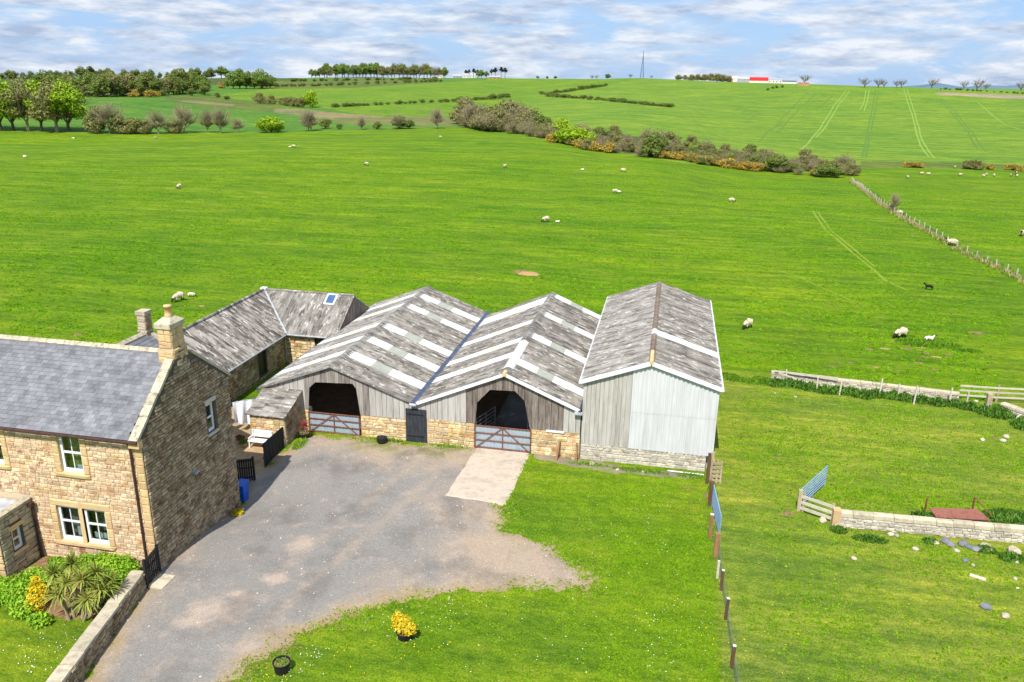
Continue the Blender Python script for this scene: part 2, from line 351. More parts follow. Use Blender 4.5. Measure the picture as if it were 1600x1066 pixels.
M_['bark'] = mat('bark', ['#4a4036', '#6a5d4f'], 4, (2, 2, .6), rough=.95, bump=.5)
M_['barkpale'] = mat('pale_bark', ['#857a5f', '#9d9276'], 4, (2, 2, .6), rough=.95, bump=.4)
def leaf(name, cols, rnd=.20, hue=.011, tl=.25): return mat(name, cols, .9, rough=.6, bump=0, rnd=rnd, hue=hue, translucent=tl, spec=.25)
M_['lf_fresh'] = leaf('leaf_fresh', ['#6f941c', '#8fae20', '#b0c02c'])
M_['lf_mid'] = leaf('leaf_mid', ['#5a752c', '#6f8936', '#879a44'])
M_['lf_dark'] = leaf('leaf_dark', ['#5a6a2c', '#6d7c36', '#808e42'])
M_['lf_olive'] = leaf('leaf_olive', ['#6f7040', '#83844b', '#969158'])
M_['lf_twig'] = leaf('bud_and_twig', ['#716b46', '#847d56', '#968e66'], .15, .008, .15)
M_['lf_pine'] = leaf('pine_needle', ['#243524', '#2f422d'], .25, .01, .1)
M_['lf_hedge'] = leaf('leaf_bright_hedge', ['#6a961e', '#82ac26', '#9cbe32'])
M_['lf_yellow'] = leaf('leaf_golden', ['#b09a12', '#c8b018', '#d6c230'], .2, .012)
M_['gorse'] = leaf('gorse_flower', ['#cc9610', '#dca616', '#e6b424'], .2, .01, .15)
M_['cordy'] = leaf('strap_leaf', ['#66782c', '#8a943e', '#b0ac58'], .3, .012)
M_['cordyred'] = leaf('red_strap_leaf', ['#7a3b33', '#945048'], .3, .02)
M_['nettle'] = leaf('nettle_leaf', ['#446820', '#527a26', '#648a30'])
M_['tuft2'] = leaf('long_grass_blade', ['#4f7a14', '#5f8c1a', '#739c24'], .2, .015, .3)
M_['ridgebrown'] = mat('mossy_ridge', ['#5c5148', '#746659', '#867765'], 3, rough=.95, bump=.3, rnd=.15)
M_['tuft'] = leaf('grass_tuft', ['#577f16', '#6f981c', '#86a82a'])
M_['drygrass'] = leaf('dry_grass', ['#a1925a', '#b8a973', '#8f8a4c'], .2, .02)
M_['daisy'] = mat('daisy_petal', ['#d8d8d2', '#e8e8e4'], 3, rough=.8, bump=0)
M_['butter'] = mat('buttercup_petal', ['#d6b800', '#e6cc10'], 3, rough=.7, bump=0)
M_['wool'] = mat('fleece', ['#b8a588', '#cbbca2', '#c2b094'], 5, rough=1, bump=.6, bscale=30, rnd=.1)
M_['lambwool'] = mat('lamb_fleece', ['#d8d2c4', '#e6e2d8'], 5, rough=1, bump=.4, bscale=30)
M_['blackwool'] = mat('black_fleece', ['#17150f', '#262320'], 5, rough=1, bump=.4, bscale=30)
M_['sheepface'] = mat('black_face', ['#1f1a17', '#2e2824'], 5, rough=.8, bump=0)

# ---------------------------------------------------------------- ground sheet
def inpoly(px, py, poly):
    c = np.zeros(px.shape, bool); n = len(poly)
    for i in range(n):
        x0, y0 = poly[i]; x1, y1 = poly[(i+1) % n]
        if y0 == y1: continue
        hit = ((y0 > py) != (y1 > py)) & (px < (x1-x0)*(py-y0)/(y1-y0)+x0)
        c ^= hit
    return c
def sdist(px, py, poly):
    d = np.full(px.shape, 1e9); n = len(poly)
    for i in range(n):
        x0, y0 = poly[i]; x1, y1 = poly[(i+1) % n]; dx, dy = x1-x0, y1-y0
        t = np.clip(((px-x0)*dx+(py-y0)*dy)/max(dx*dx+dy*dy, 1e-9), 0, 1)
        d = np.minimum(d, np.hypot(px-x0-t*dx, py-y0-t*dy))
    return np.where(inpoly(px, py, poly), d, -d)
def wob(x, y, s=1.0, seed=0):
    a = np.sin(x*1.9*s+seed)+np.sin(y*2.3*s+1.7*seed+.6)+np.sin((x+y)*3.1*s+.3*seed)+np.sin((x-1.3*y)*5.3*s+2.1)*.7+np.sin((x*1.7+y*.6)*9.1*s)*.5
    return a/4.2
def ground_material():
    m = bpy.data.materials.new('grassland'); m.use_nodes = True; N, L = m.node_tree.nodes, m.node_tree.links
    b = N['Principled BSDF']; b.inputs['Roughness'].default_value = .95; b.inputs['Specular IOR Level'].default_value = .1
    g = N.new('ShaderNodeNewGeometry'); a = N.new('ShaderNodeAttribute'); a.attribute_name = 'zone'
    def nz(sc, st=None, det=4, ro=.6):
        n = N.new('ShaderNodeTexNoise'); n.inputs['Scale'].default_value = sc; n.inputs['Detail'].default_value = det; n.inputs['Roughness'].default_value = ro
        mp = N.new('ShaderNodeMapping'); mp.inputs['Scale'].default_value = st or (1,1,1); L.new(g.outputs['Position'], mp.inputs['Vector']); L.new(mp.outputs[0], n.inputs['Vector'])
        return n.outputs['Fac']
    col = a.outputs['Color']
    def mul(col, fac, lo, hi, c0, c1):
        r = N.new('ShaderNodeValToRGB'); r.color_ramp.elements[0].position = lo; r.color_ramp.elements[1].position = hi
        r.color_ramp.elements[0].color = (*c0, 1); r.color_ramp.elements[1].color = (*c1, 1); L.new(fac, r.inputs['Fac'])
        x = N.new('ShaderNodeMixRGB'); x.blend_type = 'MULTIPLY'; x.inputs['Fac'].default_value = 1; L.new(col, x.inputs['Color1']); L.new(r.outputs['Color'], x.inputs['Color2'])
        return x.outputs['Color']
    col = mul(col, nz(.018, None, 3), .35, .65, (.84, .93, .9), (1.16, 1.06, 1.0))
    col = mul(col, nz(.22, None, 4), .50, .72, (1, 1, 1), (1.20, 1.02, 1.4))
    col = mul(col, nz(.8, (.035, 1, 1), 3), .36, .64, (.88, .92, .95), (1.10, 1.06, 1.0))
    col = mul(col, nz(.10, (.45, 1.7, 1), 5), .36, .64, (.70, .82, .9), (1.22, 1.12, 1.1))
    col = mul(col, nz(.5, (.45, 2.0, 1), 5), .36, .66, (.64, .75, .8), (1.25, 1.16, 1.1))  # stretched streaks: shade of tufts and hummocks painted into the grass colour
    col = mul(col, nz(2.6, (.7, 1.4, 1), 4), .34, .68, (.66, .76, .7), (1.30, 1.20, 1.3))
    col = mul(col, nz(13, None, 3), .30, .70, (.46, .57, .5), (1.5, 1.38, 1.5))
    L.new(col, b.inputs['Base Color'])
    ad = N.new('ShaderNodeMath'); ad.operation = 'ADD'; L.new(nz(4, None, 5, .7), ad.inputs[0]); L.new(nz(22, None, 4, .7), ad.inputs[1])
    bp = N.new('ShaderNodeBump'); bp.inputs['Strength'].default_value = .7; bp.inputs['Distance'].default_value = .09
    L.new(ad.outputs[0], bp.inputs['Height']); L.new(bp.outputs[0], b.inputs['Normal'])
    return m
GA = (.120, .212, .006); LAWN = (.150, .230, .011); PADD = (.178, .238, .024); ARA = (.138, .236, .022); LFAR = (.084, .185, .022)
TAN = (.22, .19, .085); ROUGH = (.105, .145, .028); SCRUB = (.095, .10, .035); WOOD = (.07, .10, .022); BRI = (.128, .222, .016)
az0, az1 = az(-330), az(1930)
aa = np.concatenate([np.linspace(-math.pi, az0, 40)[:-1], np.linspace(az0, az1, 360), np.linspace(az1, math.pi, 50)[1:-1]])
rr = np.concatenate([np.linspace(.8, 60, 45), np.arange(62.5, 700, 3.2), np.arange(706, 1700, 11), np.geomspace(1720, 9000, 22)])
AA, RR = np.meshgrid(aa, rr)
gx, gy = RR*np.sin(AA), RR*np.cos(AA); gz = zt(gx, gy)
na, nr = len(aa), len(rr)
gv = np.stack([gx, gy, gz], -1).reshape(-1, 3).tolist(); gv.append((0, 0, 0))
idx = np.arange(na*nr).reshape(nr, na)
q = np.stack([idx[:-1], np.roll(idx, -1, 1)[:-1], np.roll(idx, -1, 1)[1:], idx[1:]], -1).reshape(-1, 4).tolist()
q += [(na*nr, int(idx[0, (k+1) % na]), int(idx[0, k])) for k in range(na)]
M_['ground'] = ground_material()
gme = bpy.data.meshes.new('ground'); gme.from_pydata(gv, [], q); gme.materials.append(M_['ground'])
gme.polygons.foreach_set('use_smooth', [True]*len(gme.polygons))
# field colours, each field where it lies on the land
cw = np.stack([gx, gy, gz-HC], 0).reshape(3, -1); cc = RW.T @ cw
ok = cc[2] > 1; pu = np.where(ok, 800+FPX*cc[0]/np.where(ok, cc[2], 1), -9999); pv = np.where(ok, 533+FPX*cc[1]/np.where(ok, cc[2], 1), 9999)
R1 = RR.reshape(-1); X1 = gx.reshape(-1); Y1 = gy.reshape(-1)
zc = np.tile(np.array(GA), (na*nr, 1))
def paint(mask, c): zc[mask] = c
paint((Y1 < 40) & (X1 < 3.2), LAWN)
paint((Y1 < 56) & (X1 >= 3.2) & (R1 < 75), PADD)
edge = np.interp(pu, [-400, 0, 200, 430, 600, 730, 800, 880, 980, 1100, 1220, 1345, 1460, 1700], [203, 204, 208, 207, 203, 200, 209, 226, 243, 258, 270, 258, 260, 266])
beyond = (pv < edge) & (R1 > 190) & (pu > -3000); paint(beyond & (pu < 760), LFAR); paint(beyond & (pu >= 760), ARA); paint((R1 > 330) & (pu < -3000), LFAR)
def zone(poly, c, rmin=235): paint(inpoly(pu, pv, poly) & (R1 > rmin), c)
zone([(-400,110),(470,115),(470,128),(420,138),(300,142),(240,150),(-400,152)], WOOD)
zone([(250,140),(330,133),(420,131),(480,126),(480,134),(330,148),(250,152)], LFAR)
zone([(400,128),(560,122),(690,122),(690,131),(560,137),(400,140)], ROUGH)
zone([(330,150),(420,139),(560,137),(700,128),(860,122),(1000,122),(940,136),(800,152),(640,160),(480,165),(400,158)], BRI)
zone([(480,165),(640,161),(800,153),(860,150),(800,165),(720,186),(560,178)], BRI)
zone([(260,150),(330,150),(440,165),(430,175),(330,168),(260,158)], ROUGH)
zone([(275,158),(300,157),(366,163),(364,166),(300,161)], TAN)
zone([(428,170),(470,171),(545,178),(640,184),(722,186),(722,193),(640,194),(540,190),(470,180),(428,176)], TAN)
zone([(520,184),(720,180),(735,197),(640,197),(520,192)], (.15, .165, .05))
zone([(725,190),(860,200),(1000,214),(1180,244),(1345,258),(1335,270),(1220,266),(1100,254),(980,240),(880,222),(800,206),(725,199)], SCRUB, 185)
zone([(1465,145),(1602,149),(1700,152),(1700,158),(1602,155),(1465,148)], (.30, .24, .15), 700)
zone([(1345,252),(1460,254),(1700,262),(1700,268),(1460,262),(1345,262)], ROUGH, 200)
zc += (np.random.RandomState(3).rand(len(zc), 1)-.5)*.004
at = gme.color_attributes.new('zone', 'FLOAT_COLOR', 'POINT')
full = np.ones((len(gv), 4), np.float32); full[:-1, :3] = zc; full[-1, :3] = LAWN
at.data.foreach_set('color', full.reshape(-1))
gme.update()
ground = bpy.data.objects.new('ground', gme); COL.objects.link(ground); tag(ground, 'green pasture and rolling farmland reaching the horizon', None, None, 'structure')

# ---------------------------------------------------------------- yard surfaces
def sheet(name, poly, step, lift, mats, label, fringe=.5, wobble=.35, attrf=None, ws=1.0):
    """surface laid on the ground whose ragged rim dips under the turf"""
    xs = [p[0] for p in poly]; ys = [p[1] for p in poly]
    ax = np.arange(min(xs)-1, max(xs)+1, step); ay = np.arange(min(ys)-1, max(ys)+1, step)
    X, Y = np.meshgrid(ax, ay); d = sdist(X, Y, poly)+wob(X, Y, ws)*wobble
    keep = d > -fringe
    zz = zt(X, Y)+np.clip(lift*(d/fringe), -.05, lift)+.006*wob(X, Y, 2.2, 4)*(d > .2)
    id_ = -np.ones(X.shape, int); id_[keep] = np.arange(keep.sum())
    v = np.stack([X[keep], Y[keep], zz[keep]], -1)
    c = (id_[:-1,:-1] >= 0) & (id_[1:,:-1] >= 0) & (id_[:-1,1:] >= 0) & (id_[1:,1:] >= 0)
    f = np.stack([id_[:-1,:-1][c], id_[:-1,1:][c], id_[1:,1:][c], id_[1:,:-1][c]], -1)
    me = npmesh(name, v, f, mats, True)
    if attrf is not None:
        cl = np.ones((len(v), 4), np.float32); cl[:, :3] = attrf(X[keep], Y[keep], d[keep])
        a = me.color_attributes.new('zone', 'FLOAT_COLOR', 'POINT'); a.data.foreach_set('color', cl.reshape(-1))
    o = bpy.data.objects.new(name, me); COL.objects.link(o); tag(o, label, None, None, 'structure'); return o
def gp(*pts): return [tuple(P(u, v)[:2]) for u, v in pts]
DRV = gp((60,1180),(125,1066),(178,990),(233,915))+[(-20.3, 25.2), (-20.5, 28), (-20.6, 31.0),(-20.3, 32.3),(-21.5, 34.5),(-20.4, 35.6),(-20.1, 37.6)]+\
      gp((470,690),(484,680),(563,684),(640,693),(742,698),(830,707))+gp((800,745),(790,790),(786,832),(850,850),(905,885),(936,914),(900,924),(830,918),(720,926),(640,936),(560,957),(480,988),(420,1022),(360,1068),(300,1125),(230,1185))
def drive_col(x, y, d):
    n = wob(x, y, .28, 2)*.55+wob(x, y, .8, 5)*.4
    asph = np.array([.203, .190, .173]); grav = np.array([.315, .247, .182]); dirt = np.array([.26, .195, .105]); moss = np.array([.17, .165, .05]); worn = np.array([.36, .285, .225])
    g = np.clip((1.3-d)/1.3+n*.7, 0, 1)                                   # gravel towards the rim
    g = np.maximum(g, np.clip((x+10.5)/3.0+n, 0, 1))                      # and over the turning place
    g = np.maximum(g, np.clip((y-36.5)/2.0+n, 0, 1)*.9)
    c = asph*(1-g[:,None])+grav*g[:,None]
    e = np.clip(1.0-(d-.05)/.75+n*.9, 0, 1); c = c*(1-e[:,None])+dirt*e[:,None]
    mo = np.clip((y-37.8)/1.2, 0, 1)*np.clip((x+17.5), 0, 1)*np.clip((-9.8-x), 0, 1)*np.clip(.25+wob(x, y, .9, 9)*1.6, 0, 1)
    c = c*(1-mo[:,None])+moss*mo[:,None]
    cr = np.abs((x+14)*.976-(y-27)*.217); ru = np.exp(-((cr-.85)/.3)**2)*np.clip(.55+wob(x, y, .5, 7), 0, 1)*.45; c = c*(1-ru[:,None])+grav*1.08*ru[:,None]
    for (u, v, rx, ry) in ((335,955,1.05,.55),(372,930,.5,.3),(300,975,.5,.25),(470,850,.6,.5),(430,905,.4,.3)):
        q0 = P(u, v); k = np.clip(1.5-np.hypot((x-q0.x)/rx, (y-q0.y)/ry)+wob(x, y, 1.6, 3)*.7, 0, 1)*.85
        c = c*(1-k[:,None])+worn*k[:,None]
    return c
def gravel_mat(name, sc=9.0, spk=True):
    ly = [('#57534f', .4, .50, .66, .5), ('#b39f90', .9, .55, .72, .4), ('#dcd8d0', 11, .70, .74, .85), ('#4c4640', 5, .60, .74, .2)] if spk else [('#5c5650', 6, .60, .74, .35)]
    m = mat(name, [(.74,.74,.75), (1.0,1.0,1.0), (1.24,1.23,1.22)], sc*1.9, detail=10, rough=.95, bump=.5, bscale=30, bdist=.02, attr='zone', layers=ly)
    return m
M_['drive'] = gravel_mat('worn_tarmac_and_gravel')
sheet('driveway', DRV, .13, .03, M_['drive'], 'worn grey tarmac and gravel driveway beside the house', .55, .42, drive_col, 1.5)
PAD = gp((744,699),(829,707),(790,791),(693,776))
M_['concrete'] = mat('concrete', ['#9d8f7f', '#b4a797', '#a89a89'], 1.2, rough=.95, bump=.25, bscale=25, layers=(('#7d7268', 2.4, .56, .72, .5), ('#c6bcb0', 20, .66, .72, .5)))
sheet('concrete_apron', PAD, .12, .055, M_['concrete'], 'pale concrete apron in front of the barn gate', .12, .06)
YARD = [(-26.7, 32.0), (-20.5, 32.2), (-21.4, 34.3), (-20.45, 35.5), (-20.3, 38.0), (-22.5, 38.0), (-22.8, 43.0), (-26.2, 43.5)]
M_['yard'] = mat('yard_paving', ['#8d7658', '#a58d6c', '#98815f'], 1.5, rough=.95, bump=.3, bscale=18, layers=(('#6e5f45', 3, .58, .72, .5), ('#7f7d3c', 2, .62, .75, .5)))
sheet('yard_paving', YARD, .2, .045, M_['yard'], 'brown paved yard behind the house', .3, .2)
# bare earth and rubbly margin along the barn foot
MARG = gp((832,708),(905,716),(1000,733),(1100,742),(1104,748),(1040,745),(960,738),(890,728),(836,716))
def marg_col(x, y, d):
    n = wob(x, y, 1.2, 3)[:, None]*.5+.5; return np.array([.23, .19, .13])*n+np.array([.16, .15, .09])*(1-n)
M_['margin'] = gravel_mat('stony_earth', 7.0)
sheet('earth_margin', MARG, .1, .03, M_['margin'], 'stony earth margin along the barn wall', .25, .25, marg_col)
# wheel tracks in the arable field and paths worn in the pasture
def track(name, pix, width, col, label, lift=.05):
    pts = [G(u, v) for u, v in pix]; dense = []
    for a, b in zip(pts[:-1], pts[1:]):
        n = max(2, int((b-a).length/6)); dense += [a.lerp(b, k/n) for k in range(n)]
    dense.append(pts[-1]); v = []; f = []
    for i, p in enumerate(dense):
        d = dense[min(i+1, len(dense)-1)]-dense[max(i-1, 0)]; d.z = 0; d.normalize(); s = Vector((d.y, -d.x, 0))
        for e in (-1, 1):
            q0 = p+s*e*width/2*(1+.25*math.sin(i*1.7)); v.append((q0.x, q0.y, Z(q0.x, q0.y)+lift))
    f = [(2*i, 2*i+1, 2*i+3, 2*i+2) for i in range(len(dense)-1)]
    me = npmesh(name, v, f, col, True); o = bpy.data.objects.new(name, me); COL.objects.link(o); return tag(o, label, None, None, 'structure')
M_['trk_pale'] = mat('pale_crop_track', [(.155,.26,.03), (.18,.275,.04)], .4, rough=1, bump=0)
M_['trk_dark'] = mat('dark_crop_track', [(.072,.155,.013), (.085,.168,.016)], .4, rough=1, bump=0)
M_['trk_past'] = mat('trodden_pasture', [(.155,.225,.012), (.175,.235,.02)], .6, rough=1, bump=0)
for pix, kind in (([(1322,142),(1303,165),(1285,195),(1262,225),(1250,235)], 'p'), ([(1328,142),(1310,165),(1292,195),(1275,215)], 'p'),
    ([(1353,142),(1350,160),(1344,172)], 'p'), ([(1358,142),(1355,160),(1350,174)], 'p'),
    ([(1368,140),(1364,165),(1357,200),(1350,235),(1347,245)], 'd'), ([(1373,140),(1369,165),(1362,200),(1355,235),(1353,245)], 'd'),
    ([(1412,139),(1420,165),(1428,190),(1434,215),(1438,228),(1452,246)], 'p'), ([(1417,139),(1427,170),(1436,200),(1441,220),(1452,238),(1460,248)], 'p'),
    ([(1470,155),(1490,180),(1512,205),(1528,232)], 'd'), ([(1478,157),(1498,182),(1520,207),(1540,236)], 'd'), ([(1528,160),(1548,178),(1570,195),(1600,205)], 'p'),
    ([(1262,145),(1240,165),(1222,185),(1205,205)], 'd'), ([(1275,146),(1250,168),(1232,188),(1213,208)], 'd'), ([(1300,150),(1275,172)], 'd'),
    ([(1225,190),(1200,205),(1185,222)], 'd'), ([(1172,165),(1160,178)], 'd'), ([(1180,180),(1165,192)], 'd')):
    track('crop_track', pix, .8 if kind == 'p' else .8, M_['trk_pale' if kind == 'p' else 'trk_dark'], ('pale' if kind == 'p' else 'dark')+' wheel track through the arable field')
for pix, w in (([(1270,330),(1290,360),(1320,385),(1350,410),(1385,440),(1420,455)], .35), ([(1278,332),(1300,362),(1332,388),(1368,418)], .3), ([(1180,415),(1240,430),(1330,470)], .25)):
    track('worn_path', pix, w, M_['trk_past'], 'faint line of trodden grass across the pasture', .02)
# far hills, with the blue of hazy air put into their colour
mb = []
for k in range(60):
    a = az(1380)+(az(2600)-az(1380))*k/59; h = 34+10*math.sin(k*.5)+6*math.sin(k*1.3)
    h *= min(1, k/6)
    mb.append((a, h))
hv = []; hf = []
for a, h in mb:
    for r, z in ((5600, -45), (6400, h), (7600, -60)): hv.append((r*math.sin(a), r*math.cos(a), z))
for k in range(len(mb)-1):
    for j in (0, 1): hf.append((3*k+j, 3*k+3+j, 3*k+4+j, 3*k+1+j))
M_['hill'] = mat('far_hill_haze_blue', ['#4a6478', '#5d7787'], .004, rough=1, bump=0)
ho = bpy.data.objects.new('hills', npmesh('hills', hv, hf, M_['hill'], True)); COL.objects.link(ho); tag(ho, 'low blue hills on the far horizon', None, None, 'structure')

# ---------------------------------------------------------------- masonry
def unit_stone(seed):
    r = random.Random(seed); j = lambda a: r.uniform(-a, a)
    vs = []
    c = [(-.5,-.5),(.5,-.5),(.5,.5),(-.5,.5)]
    for (y, ins, jt) in ((0.0, 0, 0), (-.55, .0, .035), (-1.0, .10, .05)):
        for x, z in c:
            vs.append((x*(1-2*ins)+j(jt), y+(j(.12) if y < -.6 else 0), z*(1-2*ins)+j(jt)))
    fs = [(8,9,10,11)]
    for a, b in ((0,4),(4,8)):
        for k in range(4): fs.append((a+k, a+(k+1)%4, b+(k+1)%4, b+k))
    return vs, fs
US = [unit_stone(s) for s in range(14)]
_usm = {}
def stone_mesh(k, m):
    key = (k, m.name)
    if key not in _usm:
        b = MB(); b.add(*US[k]); _usm[key] = b.mesh('stone', m)
    return _usm[key]
def rubble(parent, O, N, u0, u1, z0, top, holes, m, w=(.28,.62), h=(.17,.30), depth=.045, limit=280, seed=1, gap=.018, name='stone', stuff='stonework', skip=None):
    """random-coursed rubble: O origin of the wall line, N outward normal, holes = (ua, ub, za, zb)"""
    rd = random.Random(seed); O = Vector(O); N = Vector(N).normalized(); U = Vector((0,0,1)).cross(N); st = []
    z = z0
    tmax = max(top(u0+(u1-u0)*k/40) for k in range(41))
    while z < tmax-.06:
        hh = rd.uniform(*h)
        iv = [(u0, u1)]
        for (a, b, za, zb) in holes:
            if min(zb, z+hh)-max(za, z) > .25*hh:
                nv = []
                for s, e in iv:
                    if b <= s or a >= e: nv.append((s, e)); continue
                    if a > s: nv.append((s, a))
                    if b < e: nv.append((b, e))
                iv = nv
        for s, e in iv:
            u = s
            while u < e-.03:
                ww = rd.uniform(*w)
                if e-u-ww < w[0]*.7: ww = e-u
                t = min(top(u+.02), top(u+ww-.02)); h2 = min(hh, t-z)
                if h2 > .07: st.append((u+ww/2, z+h2/2, ww-gap, h2-gap))
                u += ww
        z += hh
    st2 = []
    for (uc, zc_, ww, hh) in st:                    # break up the coursing
        r = rd.random()
        if r < .16 and hh > .15 and ww > .2: st2 += [(uc, zc_-hh*.26, ww, hh*.44), (uc+rd.uniform(-.02, .02), zc_+hh*.26, ww, hh*.44)]
        elif r < .30 and ww > .34: c = rd.uniform(.3, .7); st2 += [(uc-ww*(1-c)/2, zc_, ww*c-gap, hh*rd.uniform(.85, 1)), (uc+ww*c/2, zc_+rd.uniform(-.012, .012), ww*(1-c)-gap, hh*rd.uniform(.8, 1))]
        else: st2.append((uc, zc_+rd.uniform(-.014, .014), ww*rd.uniform(.93, 1), hh*rd.uniform(.84, 1)))
    st = st2
    st.sort(key=lambda q0: -q0[2]*q0[3])
    mbx = MB()
    for i, (uc, zc_, ww, hh) in enumerate(st):
        k = rd.randrange(len(US)); d = depth*rd.uniform(.6, 1.35)
        p = O+U*uc; p.z = zc_
        M = frame(p, U*ww, -N*d, Vector((0,0,hh))) @ Matrix.Rotation(rd.uniform(-.05, .05), 4, 'Y')
        if i < limit:
            o = bpy.data.objects.new(name, stone_mesh(k, m)); o.matrix_basis = M; put(o, parent)
        else: mbx.add([M @ Vector(v) for v in US[k][0]], US[k][1])
    if mbx.v:
        o = mbx.build(stuff, m, parent, fix=True); o['kind'] = 'stuff'
def stone_row(parent, p0, p1, N, z, hgt, m, length=.5, depth=.06, name='quoin', seed=3, over=0.0):
    """dressed stones laid end to end along a line"""
    rd = random.Random(seed); p0, p1 = Vector(p0), Vector(p1); d = p1-p0; L = d.length; d.normalize(); n = max(1, round(L/length)); t = 0
    cuts = [0]+sorted((k+rd.uniform(-.18, .18))/n for k in range(1, n))+[1]
    Nv = Vector(N).normalized(); up = Nv.cross(d)
    if up.z < 0: up = -up
    for a, b in zip(cuts[:-1], cuts[1:]):
        c = p0+d*L*(a+b)/2; M = frame(c, d*(L*(b-a)-.012), -Nv*depth, up*(hgt-.012))
        o = bpy.data.objects.new(name, stone_mesh(rd.randrange(14), m)); o.matrix_basis = M; put(o, parent)
def wall_holes(mbx, O, N, u0, u1, z0, z1, holes, th):
    """solid wall th thick behind the line O, with rectangular openings"""
    O = Vector(O); N = Vector(N).normalized(); U = Vector((0,0,1)).cross(N)
    us = sorted({u0, u1, *[h[0] for h in holes], *[h[1] for h in holes]}); us = [u for u in us if u0 <= u <= u1]
    for a, b in zip(us[:-1], us[1:]):
        zz = sorted([(h[2], h[3]) for h in holes if h[0] <= a+1e-6 and h[1] >= b-1e-6]); z = z0
        for c, d in zz+[(z1, z1)]:
            if c > z+1e-4:
                poly = [O+U*a, O+U*b, O+U*b, O+U*a]; 
                poly[0] = Vector((poly[0].x, poly[0].y, z)); poly[1] = Vector((poly[1].x, poly[1].y, z)); poly[2] = Vector((poly[2].x, poly[2].y, c)); poly[3] = Vector((poly[3].x, poly[3].y, c))
                mbx.prism(poly, -N*th)
            z = max(z, d)
def window(parent, O, N, u, z, w, h, mull=1, rail=.5, room='room', sill=True, surround=None, depth=.12, wname='window', lintel=True, pane_backing=None):
    """sash window: frame proud of recessed panes, sill and lintel, a little room behind"""
    O = Vector(O); N = Vector(N).normalized(); U = Vector((0,0,1)).cross(N); ZV = Vector((0,0,1))
    B = lambda a, y, c: O+U*(u+a)-N*y+ZV*(z+c)
    fr = MB(); t = .115
    def bx(mbq, a0, a1, y0, y1, c0, c1, mi=0):
        vs = [B(a, y, c) for c in (c0, c1) for y in (y0, y1) for a in (a0, a1)]
        mbq.add(vs, [(0,2,3,1),(4,5,7,6),(0,1,5,4),(2,6,7,3),(0,4,6,2),(1,3,7,5)], mi)
    bx(fr, 0, t, depth-.03, depth+.06, 0, h); bx(fr, w-t, w, depth-.03, depth+.06, 0, h)
    bx(fr, t, w-t, depth-.03, depth+.06, h-t, h); bx(fr, t, w-t, depth-.03, depth+.06, 0, t*1.25)
    bx(fr, t, w-t, depth-.02, depth+.05, h*rail-.04, h*rail+.04)
    wo = fr.build(wname, M_['white'], parent)
    for k in range(mull):
        g = MB(); xc = t+(w-2*t)*(k+1)/(mull+1); bx(g, xc-.018, xc+.018, depth-.012, depth+.04, t*1.25, h*rail-.04); bx(g, xc-.018, xc+.018, depth-.012, depth+.04, h*rail+.04, h-t)
        g.build('glazing_bar', M_['white'], wo)
    xs = [t+(w-2*t)*k/(mull+1) for k in range(mull+2)]
    for a, b in zip(xs[:-1], xs[1:]):
        for c0, c1 in ((t*1.25, h*rail-.04), (h*rail+.04, h-t)):
            g = MB(); bx(g, a, b, depth+.012, depth+.02, c0, c1); g.build('pane', M_['glass'], wo)
    rm = MB(); D = .75
    for (a0,a1,y0,y1,c0,c1) in ((-.5,w+.5,D,D+.05,-.6,h+.3),(-.5,-.45,.35,D,-.6,h+.3),(w+.45,w+.5,.35,D,-.6,h+.3),(-.5,w+.5,.35,D,h+.25,h+.3),(-.5,w+.5,.35,D,-.6,-.55)): bx(rm, a0, a1, y0, y1, c0, c1)
    rm.build('room_lining', M_[room], wo)
    if pane_backing:
        for (a, b, c0, c1, mm, yy) in pane_backing:  # planes behind the glass; room-toned ones added to brighten dark panes
            g = MB(); n = 10
            vs = []; 
            for i in range(n+1):
                for c in (c0, c1): vs.append(B(a+(b-a)*i/n, depth+yy+.03*math.sin(i*2.1), c))
            g.add(vs, [(2*i, 2*i+2, 2*i+3, 2*i+1) for i in range(n)]); g.build('pane_backing', M_[mm], wo)
    if sill:
        g = MB(); bx(g, -.16, w+.16, -.10, depth, -.16, -.002); g.build('window_sill', M_['ashlar'], parent)
    return wo

# ================================================================ THE HOUSE
house = thing('stone_farmhouse', 'two storey sandstone farmhouse with grey slate roof and gable chimney', 'house', (-19.95, 25.5, 0))
HX, HY0, HY1 = -19.95, 25.5, 32.1
EF, ER, RIDGE, RY = 6.2, 6.45, 8.98, 28.75
def gtop(y): return EF+(RIDGE-EF)*(y-HY0)/(RY-HY0) if y < RY else ER+(RIDGE-ER)*(HY1-y)/(HY1-RY)
wins = [(-23.82, -22.78, 4.22, 5.92), (-24.45, -23.38, .92, 2.58), (-23.2, -22.13, .92, 2.58), (-27.65, -26.57, 4.22, 5.92)]
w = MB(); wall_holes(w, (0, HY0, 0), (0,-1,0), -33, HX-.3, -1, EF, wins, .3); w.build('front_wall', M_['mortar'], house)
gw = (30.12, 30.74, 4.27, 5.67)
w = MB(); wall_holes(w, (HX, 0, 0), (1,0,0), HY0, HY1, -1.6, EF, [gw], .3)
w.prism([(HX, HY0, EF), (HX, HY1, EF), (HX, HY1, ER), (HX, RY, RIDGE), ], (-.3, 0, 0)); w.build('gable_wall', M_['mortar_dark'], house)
w = MB(); w.b2((-33, HY1-.3, -1), (HX-.3, HY1, ER)); w.b2((-33.3, HY0, -1), (-33, HY1, EF)); w.build('rear_wall', M_['mortar_dark'], house)
sur = []
for (a, b, c, d) in wins[:1]+wins[3:]: sur += [(a-.28, b+.28, c-.18, d+.30)]
sur += [(-24.75, -21.85, .74, 2.9)]
rubble(house, (0, HY0, 0), (0,-1,0), -28.6, HX-.36, -.2, lambda u: EF-.12, sur+[(-33, -25.6, -1, 2.85)], M_['sandstone'], (.16,.46), (.10,.22), .028, 300, 5)
